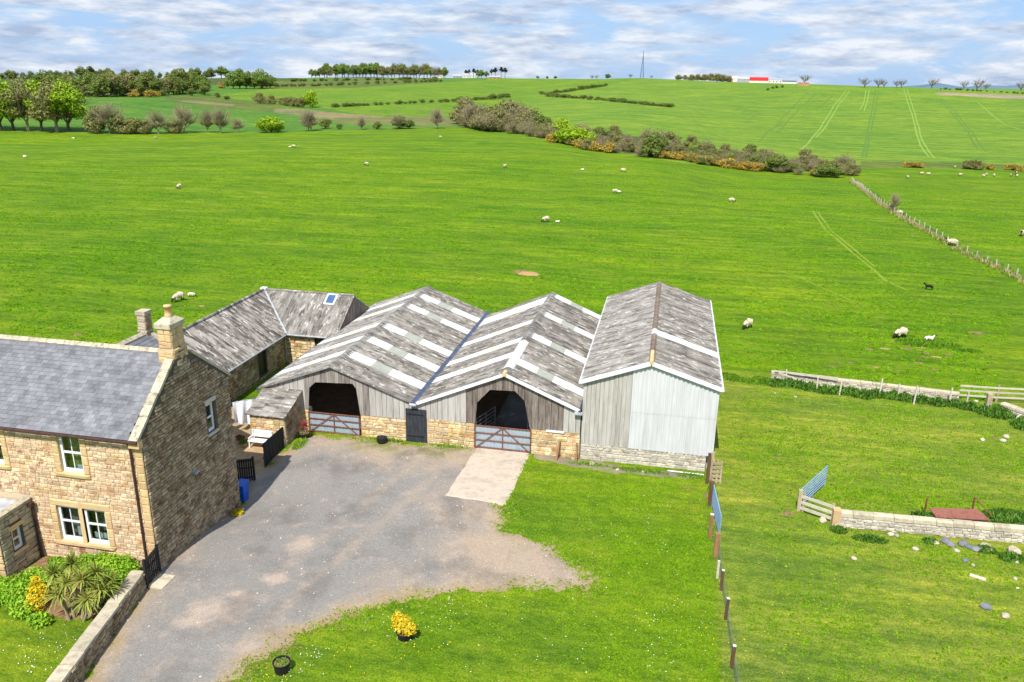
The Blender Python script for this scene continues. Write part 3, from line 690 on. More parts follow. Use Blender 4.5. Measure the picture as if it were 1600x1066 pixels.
rubble(house, (HX, 0, 0), (1,0,0), HY0+.02, HY1-.02, -1.1, lambda y: gtop(y)-.10, [(gw[0]-.12, gw[1]+.12, gw[2]-.14, gw[3]+.26)], M_['weathered'], (.17,.48), (.10,.19), .05, 300, 8, stuff='gable_stonework')
# quoins up the corner
z = -.1; k = 0
while z < EF-.1:
    h = .36; L = .36 if k % 2 else .34
    o = bpy.data.objects.new('quoin', stone_mesh(k % 14, M_['ashlar'])); o.matrix_basis = frame((HX-L/2+.0, HY0, z+h/2), (L, 0, 0), (0, .055, 0), (0, 0, h-.012)); put(o, house); z += h; k += 1
# window dressings
for i, (a, b, c, d) in enumerate([wins[0], (-24.45, -22.13, .92, 2.58), wins[3]]):
    stone_row(house, (a-.28, HY0, d+.15), (b+.28, HY0, d+.15), (0,-1,0), 0, .29, M_['ashlar'], 1.3 if i != 1 else 1.45, .05, 'lintel', i+4)
    for xj in (a-.14, b+.14):
        zz = c; 
        while zz < d-.05:
            hh = min(.42, d-zz); o = bpy.data.objects.new('jamb_stone', stone_mesh(random.Random(int(zz*100+xj*10)).randrange(14), M_['ashlar']))
            o.matrix_basis = frame((xj, HY0, zz+hh/2), (.27, 0, 0), (0, .05, 0), (0, 0, hh-.01)); put(o, house); zz += hh
    stone_row(house, (a-.30, HY0, c-.09), (b+.30, HY0, c-.09), (0,-1,0), 0, .17, M_['ashlar'], 3, .11, 'window_sill', i+9)
mu = MB(); mu.b2((-23.38, HY0-.03, .92), (-23.2, HY0+.25, 2.58)); mu.build('mullion', M_['ashlar'], house)
window(house, (0, HY0, 0), (0,-1,0), wins[0][0], wins[0][2], 1.04, 1.70, 1, .52, 'room', False, pane_backing=[(.1, .95, .12, 1.62, 'room', .3), (.14, .46, .12, .42, 'nettle', .12), (.5, .92, .1, .3, 'cloth', .12)])
window(house, (0, HY0, 0), (0,-1,0), wins[1][0], wins[1][2], 1.07, 1.66, 1, .54, 'roomdark', False, pane_backing=[(.1, .98, .1, 1.56, 'roomdark', .4), (.55, .98, .1, .6, 'cloth', .2)])
window(house, (0, HY0, 0), (0,-1,0), wins[2][0], wins[2][2], 1.07, 1.66, 1, .54, 'roomdark', False, pane_backing=[(.3, .98, .1, 1.56, 'roomdark', .5), (.12, .9, .1, .38, 'cloth', .2)])
window(house, (0, HY0, 0), (0,-1,0), wins[3][0], wins[3][2], 1.08, 1.70, 1, .52, 'roomdark', False)
window(house, (HX, 0, 0), (1,0,0), gw[0], gw[2], gw[1]-gw[0], gw[3]-gw[2], 0, .5, 'roomdark', False)
stone_row(house, (HX, gw[0]-.15, gw[3]+.13), (HX, gw[1]+.15, gw[3]+.13), (1,0,0), 0, .24, M_['whitestone'], 2, .06, 'lintel', 31)
stone_row(house, (HX, gw[0]-.12, gw[2]-.07), (HX, gw[1]+.12, gw[2]-.07), (1,0,0), 0, .12, M_['whitestone'], 2, .10, 'window_sill', 32)
# slated roof
def slate_mesh():
    b = MB(); b.add([(-.5,0,0),(.5,0,0),(.5,1,0),(-.5,1,0),(-.5,0,.014),(.5,0,.014),(.5,1,.004),(-.5,1,.004)], [(4,5,6,7),(0,1,5,4),(1,2,6,5),(3,0,4,7)]); return b
_sb = slate_mesh(); SLM = _sb.mesh('slate', M_['slate'])
def slates(parent, e0, along, up, nrm, n, rows, sw, ex, limit, seed, tmin=0, clip=None, nm='slate', stuff='slating'):
    rd = random.Random(seed); e0, along, up, nrm = Vector(e0), Vector(along), Vector(up), Vector(nrm); lst = []
    for r in range(rows):
        for c in range(n):
            t = (c+(.5 if r % 2 else 0))*sw
            if clip and not clip(t, r*ex): continue
            lst.append((r, t))
    lst.sort(key=lambda q0: q0[1]+rd.random()*1.5)
    mbx = MB()
    for i, (r, t) in enumerate(lst):
        tilt = .05+rd.uniform(-.008, .012); u2 = (up+nrm*-tilt*0).normalized()
        o3 = e0+along*t+up*(r*ex)+nrm*(.016+rd.uniform(0, .008))
        M = frame(o3, along*(sw-.007), u2*(ex*1.55), nrm*1.0) @ Matrix.Rotation(rd.uniform(-.012, .012), 4, 'Z')
        M = frame(o3, along*(sw-.007), (u2*1.0-nrm*.045)*(ex*1.5), nrm)
        if i < limit: o = bpy.data.objects.new(nm, SLM); o.matrix_basis = M; put(o, parent)
        else: mbx.add([M @ Vector(v) for v in _sb.v], _sb.f)
    if mbx.v: o = mbx.build(stuff, M_['slate'], parent, fix=False); o['kind'] = 'stuff'
fup = Vector((0, RY-25.3, 8.72-6.12)); FL = fup.length; fup.normalize(); fn = Vector((0, -fup.z, fup.y))
rm = MB(); rm.prism([(-33.3, 25.33, 6.08), (-20.2, 25.33, 6.08), (-20.2, RY, 8.66), (-33.3, RY, 8.66)], (0, .05, -.09))
rm.prism([(-33.3, RY, 8.66), (-20.2, RY, 8.66), (-20.2, HY1+.2, ER-.12), (-33.3, HY1+.2, ER-.12)], (0, -.05, -.09))
rm.build('roof', M_['slate'], house)
slates(house, (-20.42, 25.28, 6.10), (-1,0,0), fup, fn, 43, 22, .29, FL/22, 300, 4)
for k in range(28):
    x = -20.55-k*.45
    b = MB(); b.add([(x, RY-.17, 8.66), (x-.44, RY-.17, 8.66), (x-.44, RY, 8.80), (x, RY, 8.80), (x, RY+.17, 8.66), (x-.44, RY+.17, 8.66)], [(0,1,2,3), (3,2,5,4), (0,3,4), (1,5,2)]); b.build('ridge_tile', M_['coping'], house)
# gable coping, skew stones
def coping_run(p0, p1, n, x0, x1, th, m, nm='coping_stone', seed=2):
    rd = random.Random(seed); p0, p1 = Vector(p0), Vector(p1); d = (p1-p0); L = d.length; d.normalize(); up = Vector((0, -d.z, d.y)); up = up if up.z > 0 else -up
    for k in range(n):
        a, b = L*k/n+.006, L*(k+1)/n-.006; o0 = rd.uniform(-.01, .01)
        q0, q1 = p0+d*a, p0+d*b; bb = MB(); bb.prism([(x0+o0, q0.y, q0.z), (x1+o0, q0.y, q0.z), (x1+o0, q1.y, q1.z), (x0+o0, q1.y, q1.z)], up*th); bb.build(nm, m, house)
coping_run((0, HY0-.22, EF-.14), (0, 28.2, gtop(28.2)), 7, HX-.34, HX+.04, .12, M_['coping'])
coping_run((0, HY1+.2, ER-.14), (0, 29.4, gtop(29.4)), 6, HX-.34, HX+.04, .12, M_['coping'], seed=5)
b = MB(); b.b2((HX-.42, HY0-.24, EF-.42), (HX+.05, HY0+.02, EF-.10)); b.build('kneeler_stone', M_['ashlar'], house)
# main chimney on the gable
ch = MB(); ch.b2((-20.66, 28.24, 8.0), (-19.96, 29.26, 8.95)); ch.b2((-20.62, 28.3, 8.95), (-20.02, 29.2, 9.85)); chm = ch.build('chimney', M_['mortar'], house)
for nrm, O, a0, a1, z0, z1 in (((0,-1,0), (0, 28.3, 0), -20.62, -20.02, 8.97, 9.84), ((1,0,0), (-20.02, 0, 0), 28.3, 29.2, 8.97, 9.84), ((0,-1,0), (0, 28.24, 0), -20.66, -19.98, 8.3, 8.93), ((1,0,0), (-19.96, 0, 0), 28.26, 29.24, 8.5, 8.93)):
    rubble(chm, O, nrm, a0, a1, z0, lambda u, z1=z1: z1, [], M_['ashlar'], (.3,.5), (.26,.34), .03, 60, int(a0*10)%50, name='stone')
cp = MB(); cp.b2((-20.70, 28.22, 9.85), (-19.94, 29.28, 10.05))
cp.add([(-20.70,28.22,10.05),(-19.94,28.22,10.05),(-19.94,29.28,10.05),(-20.70,29.28,10.05),(-20.5,28.55,10.26),(-20.14,28.55,10.26),(-20.14,28.95,10.26),(-20.5,28.95,10.26)], [(0,1,5,4),(1,2,6,5),(2,3,7,6),(3,0,4,7),(4,5,6,7)])
cp.build('chimney_cap', M_['coping'], chm)
pt = MB(); pt.tube([(-20.32,28.75,10.2),(-20.32,28.75,10.36),(-20.32,28.75,10.68),(-20.32,28.75,10.68),(-20.32,28.75,10.76)], [.19,.15,.13,.165,.165], 14); pt.build('chimney_pot', M_['clay'], chm, True)
# gutter and downpipes
gt = MB(); gt.tube([(-33, 25.22, 6.07), (HX+.02, 25.22, 6.05)], .065, 8); gt.build('gutter', M_['brownpipe'], house)
dp = MB(); dp.tube([(-20.42, 25.22, 6.03), (-20.42, 25.40, 5.8), (-20.42, 25.42, .05)], .048, 8); d0 = dp.build('downpipe', M_['brownpipe'], house)
for zz in (5.2, 3.4, 1.8, .4):
    c = MB(); c.tube([(-20.42, 25.42, zz), (-20.42, 25.42, zz+.1)], .065, 8); c.build('pipe_collar', M_['brownpipe'], d0)
lamp = MB(); lamp.box((HX+.12, 28.55, 3.1), (.2, .16, .14)); lamp.box((HX+.25, 28.55, 3.16), (.1, .22, .05)); lamp.build('wall_lamp', M_['galvbar'], house)
# rear wing with its own chimney
wg = MB(); WX, WZ = -25.55, 7.5
wg.prism([(WX-2.6, 34.35, -1), (WX+2.6, 34.35, -1), (WX+2.6, 34.35, 5.55), (WX, 34.35, WZ-.1), (WX-2.6, 34.35, 5.55)], (0, -3.2, 0)); wg.build('rear_wing_wall', M_['weathered'], house)
wr = MB(); wr.prism([(WX, 34.4, WZ), (WX+2.85, 34.4, 5.42), (WX+2.85, 34.4, 5.34), (WX, 34.4, WZ-.09), (WX-2.85, 34.4, 5.34), (WX-2.85, 34.4, 5.42)], (0, -4.6, 0)); wr.build('rear_wing_roof', M_['slate'], house)
wup = Vector((-2.85, 0, WZ-5.42)); wl_ = wup.length; wup.normalize(); wnn = Vector((-wup.z, 0, wup.x)); wnn = wnn if wnn.z > 0 else -wnn
slates(house, (WX+2.85, 30.0, 5.42), (0,1,0), wup, wnn, 15, 17, .29, wl_/17, 0, 14, stuff='rear_wing_slating')
for k in range(9):
    y = 30.3+k*.45; b = MB(); b.add([(WX-.17, y, WZ-.04), (WX-.17, y+.44, WZ-.04), (WX, y+.44, WZ+.1), (WX, y, WZ+.1), (WX+.17, y, WZ-.04), (WX+.17, y+.44, WZ-.04)], [(0,1,2,3), (3,2,5,4), (0,3,4), (1,5,2)]); b.build('ridge_tile', M_['coping'], house)
for s in (-1, 1):
    b = MB(); b.prism([(WX, 34.2, WZ+.02), (WX+s*2.85, 34.2, 5.5), (WX+s*2.85, 34.48, 5.5), (WX, 34.48, WZ+.02)], (0, 0, .1)); b.build('coping_stone', M_['coping'], house)
c2 = MB(); c2.b2((WX-.24, 33.95, 6.9), (WX+.2, 34.45, 8.45)); c2m = c2.build('chimney', M_['weathered'], house)
rubble(c2m, (0, 33.95, 0), (0,-1,0), WX-.24, WX+.2, 7.3, lambda u: 8.44, [], M_['walltop'], (.26,.34), (.24,.3), .03, 30, 41)
rubble(c2m, (WX+.2, 0, 0), (1,0,0), 33.95, 34.45, 7.3, lambda u: 8.44, [], M_['weathered'], (.26,.34), (.24,.3), .03, 30, 42)
b = MB(); b.b2((WX-.29, 33.9, 8.45), (WX+.25, 34.5, 8.63)); b.build('chimney_cap', M_['walltop'], c2m)
b = MB(); b.b2((WX-.28, 33.91, 7.55), (WX+.24, 34.49, 7.63)); b.build('chimney_band', M_['coping'], c2m)

# flat roofed porch
porch = thing('flat_roofed_porch', 'low flat roofed sandstone porch against the farmhouse front', 'porch', (-25.6, 23.6, 0))
pw = (24.2, 24.72, .95, 1.95)
w = MB(); wall_holes(w, (-25.6, 0, 0), (1,0,0), 23.6, 25.44, -.5, 2.7, [pw], .28); w.b2((-30, 23.6, -.5), (-25.88, 23.88, 2.7)); w.build('wall', M_['mortar_dark'], porch)
rubble(porch, (-25.6, 0, 0), (1,0,0), 23.62, 25.42, -.1, lambda u: 2.68, [(pw[0]-.05, pw[1]+.05, pw[2]-.12, pw[3]+.2)], M_['walltop'], (.35,.6), (.2,.26), .03, 200, 51)
rubble(porch, (0, 23.6, 0), (0,-1,0), -28, -25.62, -.1, lambda u: 2.68, [], M_['ashlar'], (.35,.6), (.2,.26), .03, 90, 52)
window(porch, (-25.6, 0, 0), (1,0,0), pw[0], pw[2], .52, 1.0, 0, .5, 'roomdark', False)
stone_row(porch, (-25.6, pw[0]-.15, pw[3]+.1), (-25.6, pw[1]+.15, pw[3]+.1), (1,0,0), 0, .18, M_['ashlar'], 2, .05, 'lintel', 3)
stone_row(porch, (-25.6, pw[0]-.15, pw[2]-.06), (-25.6, pw[1]+.15, pw[2]-.06), (1,0,0), 0, .11, M_['ashlar'], 2, .1, 'window_sill', 3)
b = MB(); b.b2((-30, 23.7, 2.5), (-25.75, 25.44, 2.62)); b.build('flat_roof', M_['lead'], porch)
for k in range(4):
    b = MB(); b.b2((-25.92, 23.55+k*.475, 2.702), (-25.54, 23.55+k*.475+.465, 2.84)); b.build('coping_stone', M_['coping'], porch)
for k in range(6):
    b = MB(); b.b2((-25.93-(k+1)*.6+.01, 23.55, 2.702), (-25.93-k*.6, 23.9, 2.835)); b.build('coping_stone', M_['coping'], porch)
dp = MB(); dp.tube([(-25.5, 25.3, 2.7), (-25.5, 25.36, 2.5), (-25.5, 25.36, .02)], .045, 8); dp.box((-25.47, 25.28, 2.62), (.2, .2, .16)); dp.build('downpipe', M_['brownpipe'], porch)

# ================================================================ THE BARNS
YF = 40.1
def corr_sheet(length, m, width=1.0, pitch=.25, amp=.042, seg=4):
    n = int(round(width/pitch))*seg; v = []
    for i in range(n+1):
        x = width*i/n; z = amp*math.sin(2*math.pi*x/pitch)
        v += [(x, 0, z), (x, length, z)]
    f = [(2*i, 2*i+2, 2*i+3, 2*i+1) for i in range(n)]
    return npmesh('roof_sheet', v, f, m, True)
_cs = {}
def roof_side(parent, eave, ridge, y0, n, fr, plan, m_main, seed=1):
    """one slope laid in corrugated sheets: eave and ridge = (x, z); plan[(row, col)] = (name, material)"""
    rd = random.Random(seed); E, R = Vector((eave[0], 0, eave[1])), Vector((ridge[0], 0, ridge[1])); up = R-E; L = up.length; up.normalize()
    al = Vector((0,1,0)); nr = al.cross(up); flip = nr.z < 0
    if flip: nr = -nr
    s = 0
    for r, f in enumerate(fr):
        ln = L*f+.10
        for c in range(n):
            nm, m = plan.get((r, c), ('roof_sheet', m_main))
            key = (round(ln, 3), m.name)
            if key not in _cs: _cs[key] = corr_sheet(ln, m, 1.0)
            o = bpy.data.objects.new(nm, _cs[key])
            org = E+up*(s-.05)+al*(y0+c)+nr*(.02+.012*r+rd.uniform(0, .006)-(0))
            if flip: M = frame(org+al*1.0, -al, up-nr*.004, nr)
            else: M = frame(org, al, up-nr*.004, nr)
            o.matrix_basis = M; put(o, parent)
        s += L*f
    # closed underside and purlins
    b = MB(); q0 = E-nr*.06; q1 = R-nr*.06
    for k in range(5):
        c = q0.lerp(q1, (k+.3)/5); b = MB(); b.bar((c.x, y0+.1, c.z-.06), (c.x, y0+n-.1, c.z-.06), .07, .14); b.build('purlin', M_['timberdark'], parent)
def ridge_caps(parent, x, z, y0, n, hw, drop, white=(), m=None):
    for k in range(n):
        y = y0+k; b = MB(); mm = M_['skylite'] if k in white else (m or M_['fibre'])
        b.add([(x-hw, y, z-drop), (x-hw, y+1.02, z-drop), (x-.07, y+1.02, z+.035), (x-.07, y, z+.035), (x+.07, y, z+.035), (x+.07, y+1.02, z+.035), (x+hw, y, z-drop), (x+hw, y+1.02, z-drop)], [(0,1,2,3), (3,2,5,4), (4,5,7,6)]); b.build('ridge_cap', mm, parent)
def boards(parent, xs0, xs1, lower, upper, breaks, pick, Y=YF, th=.03, wr=(.26,.44), seed=3, out=-1):
    rd = random.Random(seed); xs = [xs0]
    while xs[-1] < xs1-.02:
        w = rd.uniform(*wr); x = xs[-1]+w
        if xs1-x < wr[0]*.6: x = xs1
        xs.append(min(x, xs1))
    for a, b in zip(xs[:-1], xs[1:]):
        pts = [a]+[k for k in sorted(breaks) if a+.01 < k < b-.01]+[b]
        poly = [(x, lower(min(max(x, a+.001), b-.001))) for x in pts]+[(x, upper(x)) for x in reversed(pts)]
        if max(p[1] for p in poly)-min(p[1] for p in poly) < .05: continue
        yo = rd.uniform(0, .022); g = .010
        cx_ = (a+b)/2
        bb = MB(); bb.prism([(x+(g if x < cx_ else -g), Y-.035-yo, z) for x, z in poly], (0, th, 0)); bb.build('board', pick(cx_), parent)
def lerp_poly(pts):
    xs = [p[0] for p in pts]; zs = [p[1] for p in pts]
    return lambda x: float(np.interp(x, xs, zs))
def stripcols(pix, z, n, y0=YF-.1):
    return [min(n-1, max(0, int(round(P(u, v, z).y-y0-.5)))) for u, v in pix]
def metal_gate(name, label, x0, x1, z0, z1, Y):
    g = thing(name, label, 'gate', ((x0+x1)/2, Y, z0)); r = .032; xm = (x0+x1)/2
    def t(nm, a, b, rr=r, m='rust'):
        k = MB(); k.tube([a, b], rr, 8); k.build(nm, M_[m], g)
    for f in (0, .35, .68, 1): t('rail', (x0, Y, z0+(z1-z0)*f), (x1, Y, z0+(z1-z0)*f))
    for x in (x0, xm, x1): t('stile', (x, Y, z0-.02), (x, Y, z1+.02))
    t('brace', (x0+.1, Y-.02, z0+.03), (xm-.05, Y-.02, z1-.05), .024); t('brace', (x1-.1, Y-.02, z0+.03), (xm+.05, Y-.02, z1-.05), .024)
    s = MB(); n = 60; vs = []
    for i in range(n+1):
        x = x0+.03+(x1-x0-.06)*i/n
        for z in (z0+.03, z1-.03): vs.append((x, Y+.05+.012*math.sin(i*1.6), z))
    s.add(vs, [(2*i, 2*i+2, 2*i+3, 2*i+1) for i in range(n)]); s.build('sheet_panel', M_['galv'], g, True)
    return g

FR = (.45, .22, .33)                       # rows from the eave: long white, grey, white
def strips(cols, m2='skyold'):
    p = {}
    for c in cols: p[(0, c)] = ('rooflight', M_['skylite']); p[(1, c)] = ('rooflight', M_[m2]); p[(2, c)] = ('rooflight', M_['skylite'])
    return p
# ---- left barn
B1 = thing('open_fronted_barn', 'stone and timber barn with striped grey roof, one slope draining beside the lean-to hut', 'barn', (-18.1, YF, 0))
NY = 19; Y0 = YF-.16
e1, r1_, v1_ = (-22.85, 2.47), (-18.3, 4.22), (-13.36, 2.42)
c1 = stripcols([(537,558),(570,531),(598,509),(631,480),(653,464)], 4.0, NY)
roof_side(B1, (v1_[0]-.13, v1_[1]+.04), r1_, Y0, NY, FR, strips(c1), M_['fibre'], 2)
roof_side(B1, e1, r1_, Y0, NY, FR, strips([c for c in c1[:]], 'skyyel'), M_['fibre_pale'], 3)
ridge_caps(B1, r1_[0], r1_[1]+.05, Y0, NY, .3, .10)
rl1 = lerp_poly([(e1[0], e1[1]), r1_, v1_]); op1 = [(-19.86, 2.62), (-19.34, 3.12), (-17.05, 3.24), (-16.66, 2.70)]
def low1(x): return lerp_poly(op1)(x) if op1[0][0] < x < op1[-1][0] else 1.34
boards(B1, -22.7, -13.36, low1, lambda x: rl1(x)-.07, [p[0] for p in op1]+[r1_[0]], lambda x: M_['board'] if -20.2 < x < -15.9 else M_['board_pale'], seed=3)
w = MB(); w.b2((-22.7, YF, -.6), (-19.88, YF+.45, 1.36)); w.build('front_wall', M_['mortar_pale'], B1); w = MB(); w.b2((-16.64, YF, -.6), (-13.4, YF+.45, 1.36)); w.build('front_wall', M_['mortar_pale'], B1)
rubble(B1, (0, YF, 0), (0,-1,0), -16.64, -13.9, -.1, lambda u: 1.34, [], M_['barnstone'], (.28,.6), (.17,.3), .045, 150, 12)
rubble(B1, (0, YF, 0), (0,-1,0), -20.35, -19.88, -.1, lambda u: 1.34, [], M_['barnstone'], (.28,.5), (.2,.3), .045, 40, 13)
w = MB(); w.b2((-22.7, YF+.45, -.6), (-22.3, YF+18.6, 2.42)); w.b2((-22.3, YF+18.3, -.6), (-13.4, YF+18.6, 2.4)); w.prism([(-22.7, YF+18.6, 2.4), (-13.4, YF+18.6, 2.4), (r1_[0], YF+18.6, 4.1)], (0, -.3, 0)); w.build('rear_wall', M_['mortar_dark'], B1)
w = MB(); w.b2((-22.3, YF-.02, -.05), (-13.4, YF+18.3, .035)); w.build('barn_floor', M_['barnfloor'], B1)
for y in (45, 50, 55):
    w = MB(); w.b2((-13.5, y, 0), (-13.25, y+.25, 2.35)); w.build('post', M_['timberdark'], B1)
for s, (ea, rg) in enumerate(((e1, r1_), (v1_, r1_))):
    b = MB(); b.bar((ea[0], Y0-.03, ea[1]+.02), (rg[0], Y0-.03, rg[1]+.02), .05, .12); b.build('bargeboard', M_['fibre_pale'], B1)
b = MB(); b.tube([(e1[0]-.06, Y0-.1, e1[1]-.05), (e1[0]-.06, Y0+NY, e1[1]-.03)], .085, 8); b.build('gutter', M_['gutter'], B1)
b = MB(); b.prism([(v1_[0]-.17, Y0-.1, v1_[1]+.10), (v1_[0]+.17, Y0-.1, v1_[1]+.10), (v1_[0]+.13, Y0-.1, v1_[1]+.02), (v1_[0]-.13, Y0-.1, v1_[1]+.02)], (0, NY+.2, 0)); b.build('valley_gutter', M_['gutter'], B1)
b = MB(); b.tube([(v1_[0]-.2, Y0-.16, v1_[1]-.02), (v1_[0]+.2, Y0-.16, v1_[1]-.02)], .09, 8); b.build('gutter_end', M_['lead'], B1)
dr = thing('barn_door', 'worn black plank door set between the two open barns', 'door', (-13.25, YF-.08, 0))
for k in range(5):
    b = MB(); b.b2((-13.87+k*.245, YF-.13, -.02), (-13.87+k*.245+.238, YF-.085, 2.06)); b.build('plank', M_['doorpaint'], dr)
for z in (.35, 1.7):
    b = MB(); b.b2((-13.8, YF-.15, z), (-12.8, YF-.13, z+.07)); b.build('hinge', M_['blackplastic'], dr)
metal_gate('field_gate', 'rusty framed metal gate closing the barn opening near the potted red plant', -19.85, -16.72, .04, 1.25, YF-.1)
# ---- middle barn
B2 = thing('open_fronted_barn', 'stone and timber barn with striped grey roof and white barge trim, behind the concrete apron', 'barn', (-8.5, YF, 0))
r2_, e2 = (-8.13, 4.64), (-3.95, 2.92)
c2r = stripcols([(810,567),(832,529),(853,492),(867,466)], 4.5, 18)
c2l = stripcols([(795,560),(810,535),(833,505),(850,478),(857,470)], 4.4, 18)
roof_side(B2, (v1_[0]+.13, v1_[1]+.04), r2_, Y0, 18, (.45, .22, .33), strips(c2l, 'skyyel'), M_['fibre'], 5)
roof_side(B2, e2, r2_, Y0, 18, FR, strips(c2r), M_['fibre'], 6)
ridge_caps(B2, r2_[0], r2_[1]+.05, Y0, 18, .3, .10, white=(1, 2, 3, 4, 5))
rl2 = lerp_poly([v1_, r2_, e2]); op2 = [(-9.8, 2.68), (-8.95, 3.63), (-7.56, 3.68), (-6.65, 2.83)]
def low2(x): return lerp_poly(op2)(x) if op2[0][0] < x < op2[-1][0] else 1.5
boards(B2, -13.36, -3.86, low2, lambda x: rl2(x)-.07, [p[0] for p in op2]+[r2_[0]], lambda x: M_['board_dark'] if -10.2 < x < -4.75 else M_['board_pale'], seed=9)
w = MB(); w.b2((-13.36, YF+.01, -.6), (-9.82, YF+.45, 1.52)); w.build('front_wall', M_['mortar_pale'], B2); w = MB(); w.b2((-6.62, YF, -.6), (-3.86, YF+.45, 1.52)); w.build('front_wall', M_['mortar_pale'], B2)
rubble(B2, (0, YF, 0), (0,-1,0), -12.6, -9.84, -.1, lambda u: 1.49, [], M_['barnstone'], (.28,.6), (.17,.3), .045, 150, 14)
rubble(B2, (0, YF, 0), (0,-1,0), -6.6, -3.86, -.1, lambda u: 1.49, [], M_['barnstone'], (.28,.6), (.17,.3), .045, 150, 15)
b = MB(); b.b2((-5.75, YF-.09, 1.44), (-4.75, YF-.05, 1.56)); b.build('white_patch', M_['whitetrim'], B2)
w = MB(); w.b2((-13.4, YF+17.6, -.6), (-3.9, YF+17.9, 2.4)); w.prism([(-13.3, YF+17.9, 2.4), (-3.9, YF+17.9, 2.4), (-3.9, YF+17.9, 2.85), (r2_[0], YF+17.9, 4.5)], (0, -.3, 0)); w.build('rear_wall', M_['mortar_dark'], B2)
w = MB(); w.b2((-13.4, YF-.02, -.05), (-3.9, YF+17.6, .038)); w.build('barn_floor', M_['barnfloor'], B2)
for ea in (v1_, e2):
    b = MB(); b.bar((ea[0]+(.12 if ea is v1_ else 0), Y0-.04, ea[1]+.01), (r2_[0], Y0-.04, r2_[1]+.01), .06, .17); b.build('bargeboard', M_['whitetrim'], B2)
b = MB(); b.tube([(e2[0]+.02, Y0-.1, e2[1]-.03), (e2[0]+.02, Y0+18, e2[1]-.03)], .085, 8); b.build('gutter', M_['gutter'], B2)
b = MB(); b.b2((-4.2, Y0-.16, 2.72), (-3.78, Y0-.02, 2.86)); b.build('gutter_end', M_['lead'], B2)
b = MB(); b.tube([(r2_[0], Y0-.12, r2_[1]+.04), (r2_[0], Y0+.3, r2_[1]+.06)], .12, 8); b.build('ridge_end', M_['clay'], B2)
metal_gate('field_gate', 'rusty framed metal gate above the concrete apron', -9.8, -6.6, .10, 1.44, YF-.1)
# inside the middle barn: a sheeted heap and hurdles
def lumpy(name, pts_lo, pts_hi, m, label, cat, seed=1):
    b = MB(); n = 14; rd = random.Random(seed); vs = []; fs = []
    for j in range(7):
        t = j/6
        for i in range(n):
            k = i*len(pts_lo)/n; a = int(k); f = k-a
            lo = Vector(pts_lo[a]).lerp(Vector(pts_lo[(a+1) % len(pts_lo)]), f); hi = Vector(pts_hi[a]).lerp(Vector(pts_hi[(a+1) % len(pts_hi)]), f)
            vs.append(lo.lerp(hi, t)+Vector((rd.uniform(-.05,.05), rd.uniform(-.05,.05), rd.uniform(-.04,.04))))
    for j in range(6):
        for i in range(n): fs.append((j*n+i, j*n+(i+1) % n, (j+1)*n+(i+1) % n, (j+1)*n+i))
    vs.append(sum((vs[6*n+i] for i in range(n)), Vector())/n+Vector((0, 0, .06))); fs += [(6*n+i, 6*n+(i+1) % n, len(vs)-1) for i in range(n)]
    b.add(vs, fs); o = b.build(name, m, None, True); return tag(o, label, cat)
lumpy('covered_heap', [(-9.5,43.2,0),(-6.4,43.2,0),(-6.4,47.5,0),(-9.5,47.5,0)], [(-8.7,44.0,1.75),(-7.0,44.0,1.7),(-7.0,46.8,1.75),(-8.7,46.8,1.8)], M_['tarp'], 'grey sheeted heap inside the barn behind the apron gate', 'heap')
def hurdle(label, p0, p1, z0=.05, h=1.3, bars=6, m='galvbar', name='livestock_hurdle', r=.022, cat='hurdle', group=None):
    p0, p1 = Vector(p0), Vector(p1); g = thing(name, label, cat, ((p0.x+p1.x)/2, (p0.y+p1.y)/2, p0.z), group)
    for k in range(bars):
        z = z0+.08+(h-.1)*k/(bars-1); b = MB(); b.tube([p0+Vector((0,0,z)), p1+Vector((0,0,z))], r, 6); b.build('bar', M_[m], g)
    for t in (0, .5, 1):
        q0 = p0.lerp(p1, t); b = MB(); b.tube([q0+Vector((0,0,.0)), q0+Vector((0,0,z0+h+.02))], r*1.25, 6); b.build('upright', M_[m], g)
    return g
hurdle('silver livestock hurdle inside the barn, left of the sheeted heap', (-9.95, 41.0, .04), (-9.3, 43.0, .04))
hurdle('silver livestock hurdle inside the barn, right of the sheeted heap', (-7.2, 42.4, .04), (-6.3, 41.3, .04))
# vehicle in the left barn
car = thing('parked_car', 'dark blue car with yellow number plate inside the barn behind the closed gate', 'car', (-17.6, 48.5, 0))
b = MB(); prof = [(-2.0,.35),(-2.05,.75),(-1.9,.95),(-1.3,1.4),(.4,1.42),(1.1,.98),(2.0,.85),(2.1,.4)]
b.prism([(-18.45, 48.5+y, z) for y, z in prof], (1.7, 0, 0)); b.build('body', mat('dark_blue_paint', ['#26384e', '#2e4560'], 2, rough=.3, bump=0, spec=.5), car)
b = MB(); b.b2((-18.3, 46.72, 1.0), (-16.9, 46.9, 1.3)); b.build('rear_window', M_['blackplastic'], car)
b = MB(); b.b2((-17.85, 46.40, .62), (-17.35, 46.46, .74)); b.build('number_plate', mat('yellow_plate', ['#d6b22a', '#e0c040'], 3, rough=.5, bump=0), car)
for x in (-18.4, -16.8):
    for y in (47.3, 49.8):
        b = MB(); b.tube([(x-.1, y, .33), (x+.1, y, .33)], .32, 14); b.build('wheel', M_['blackplastic'], car)
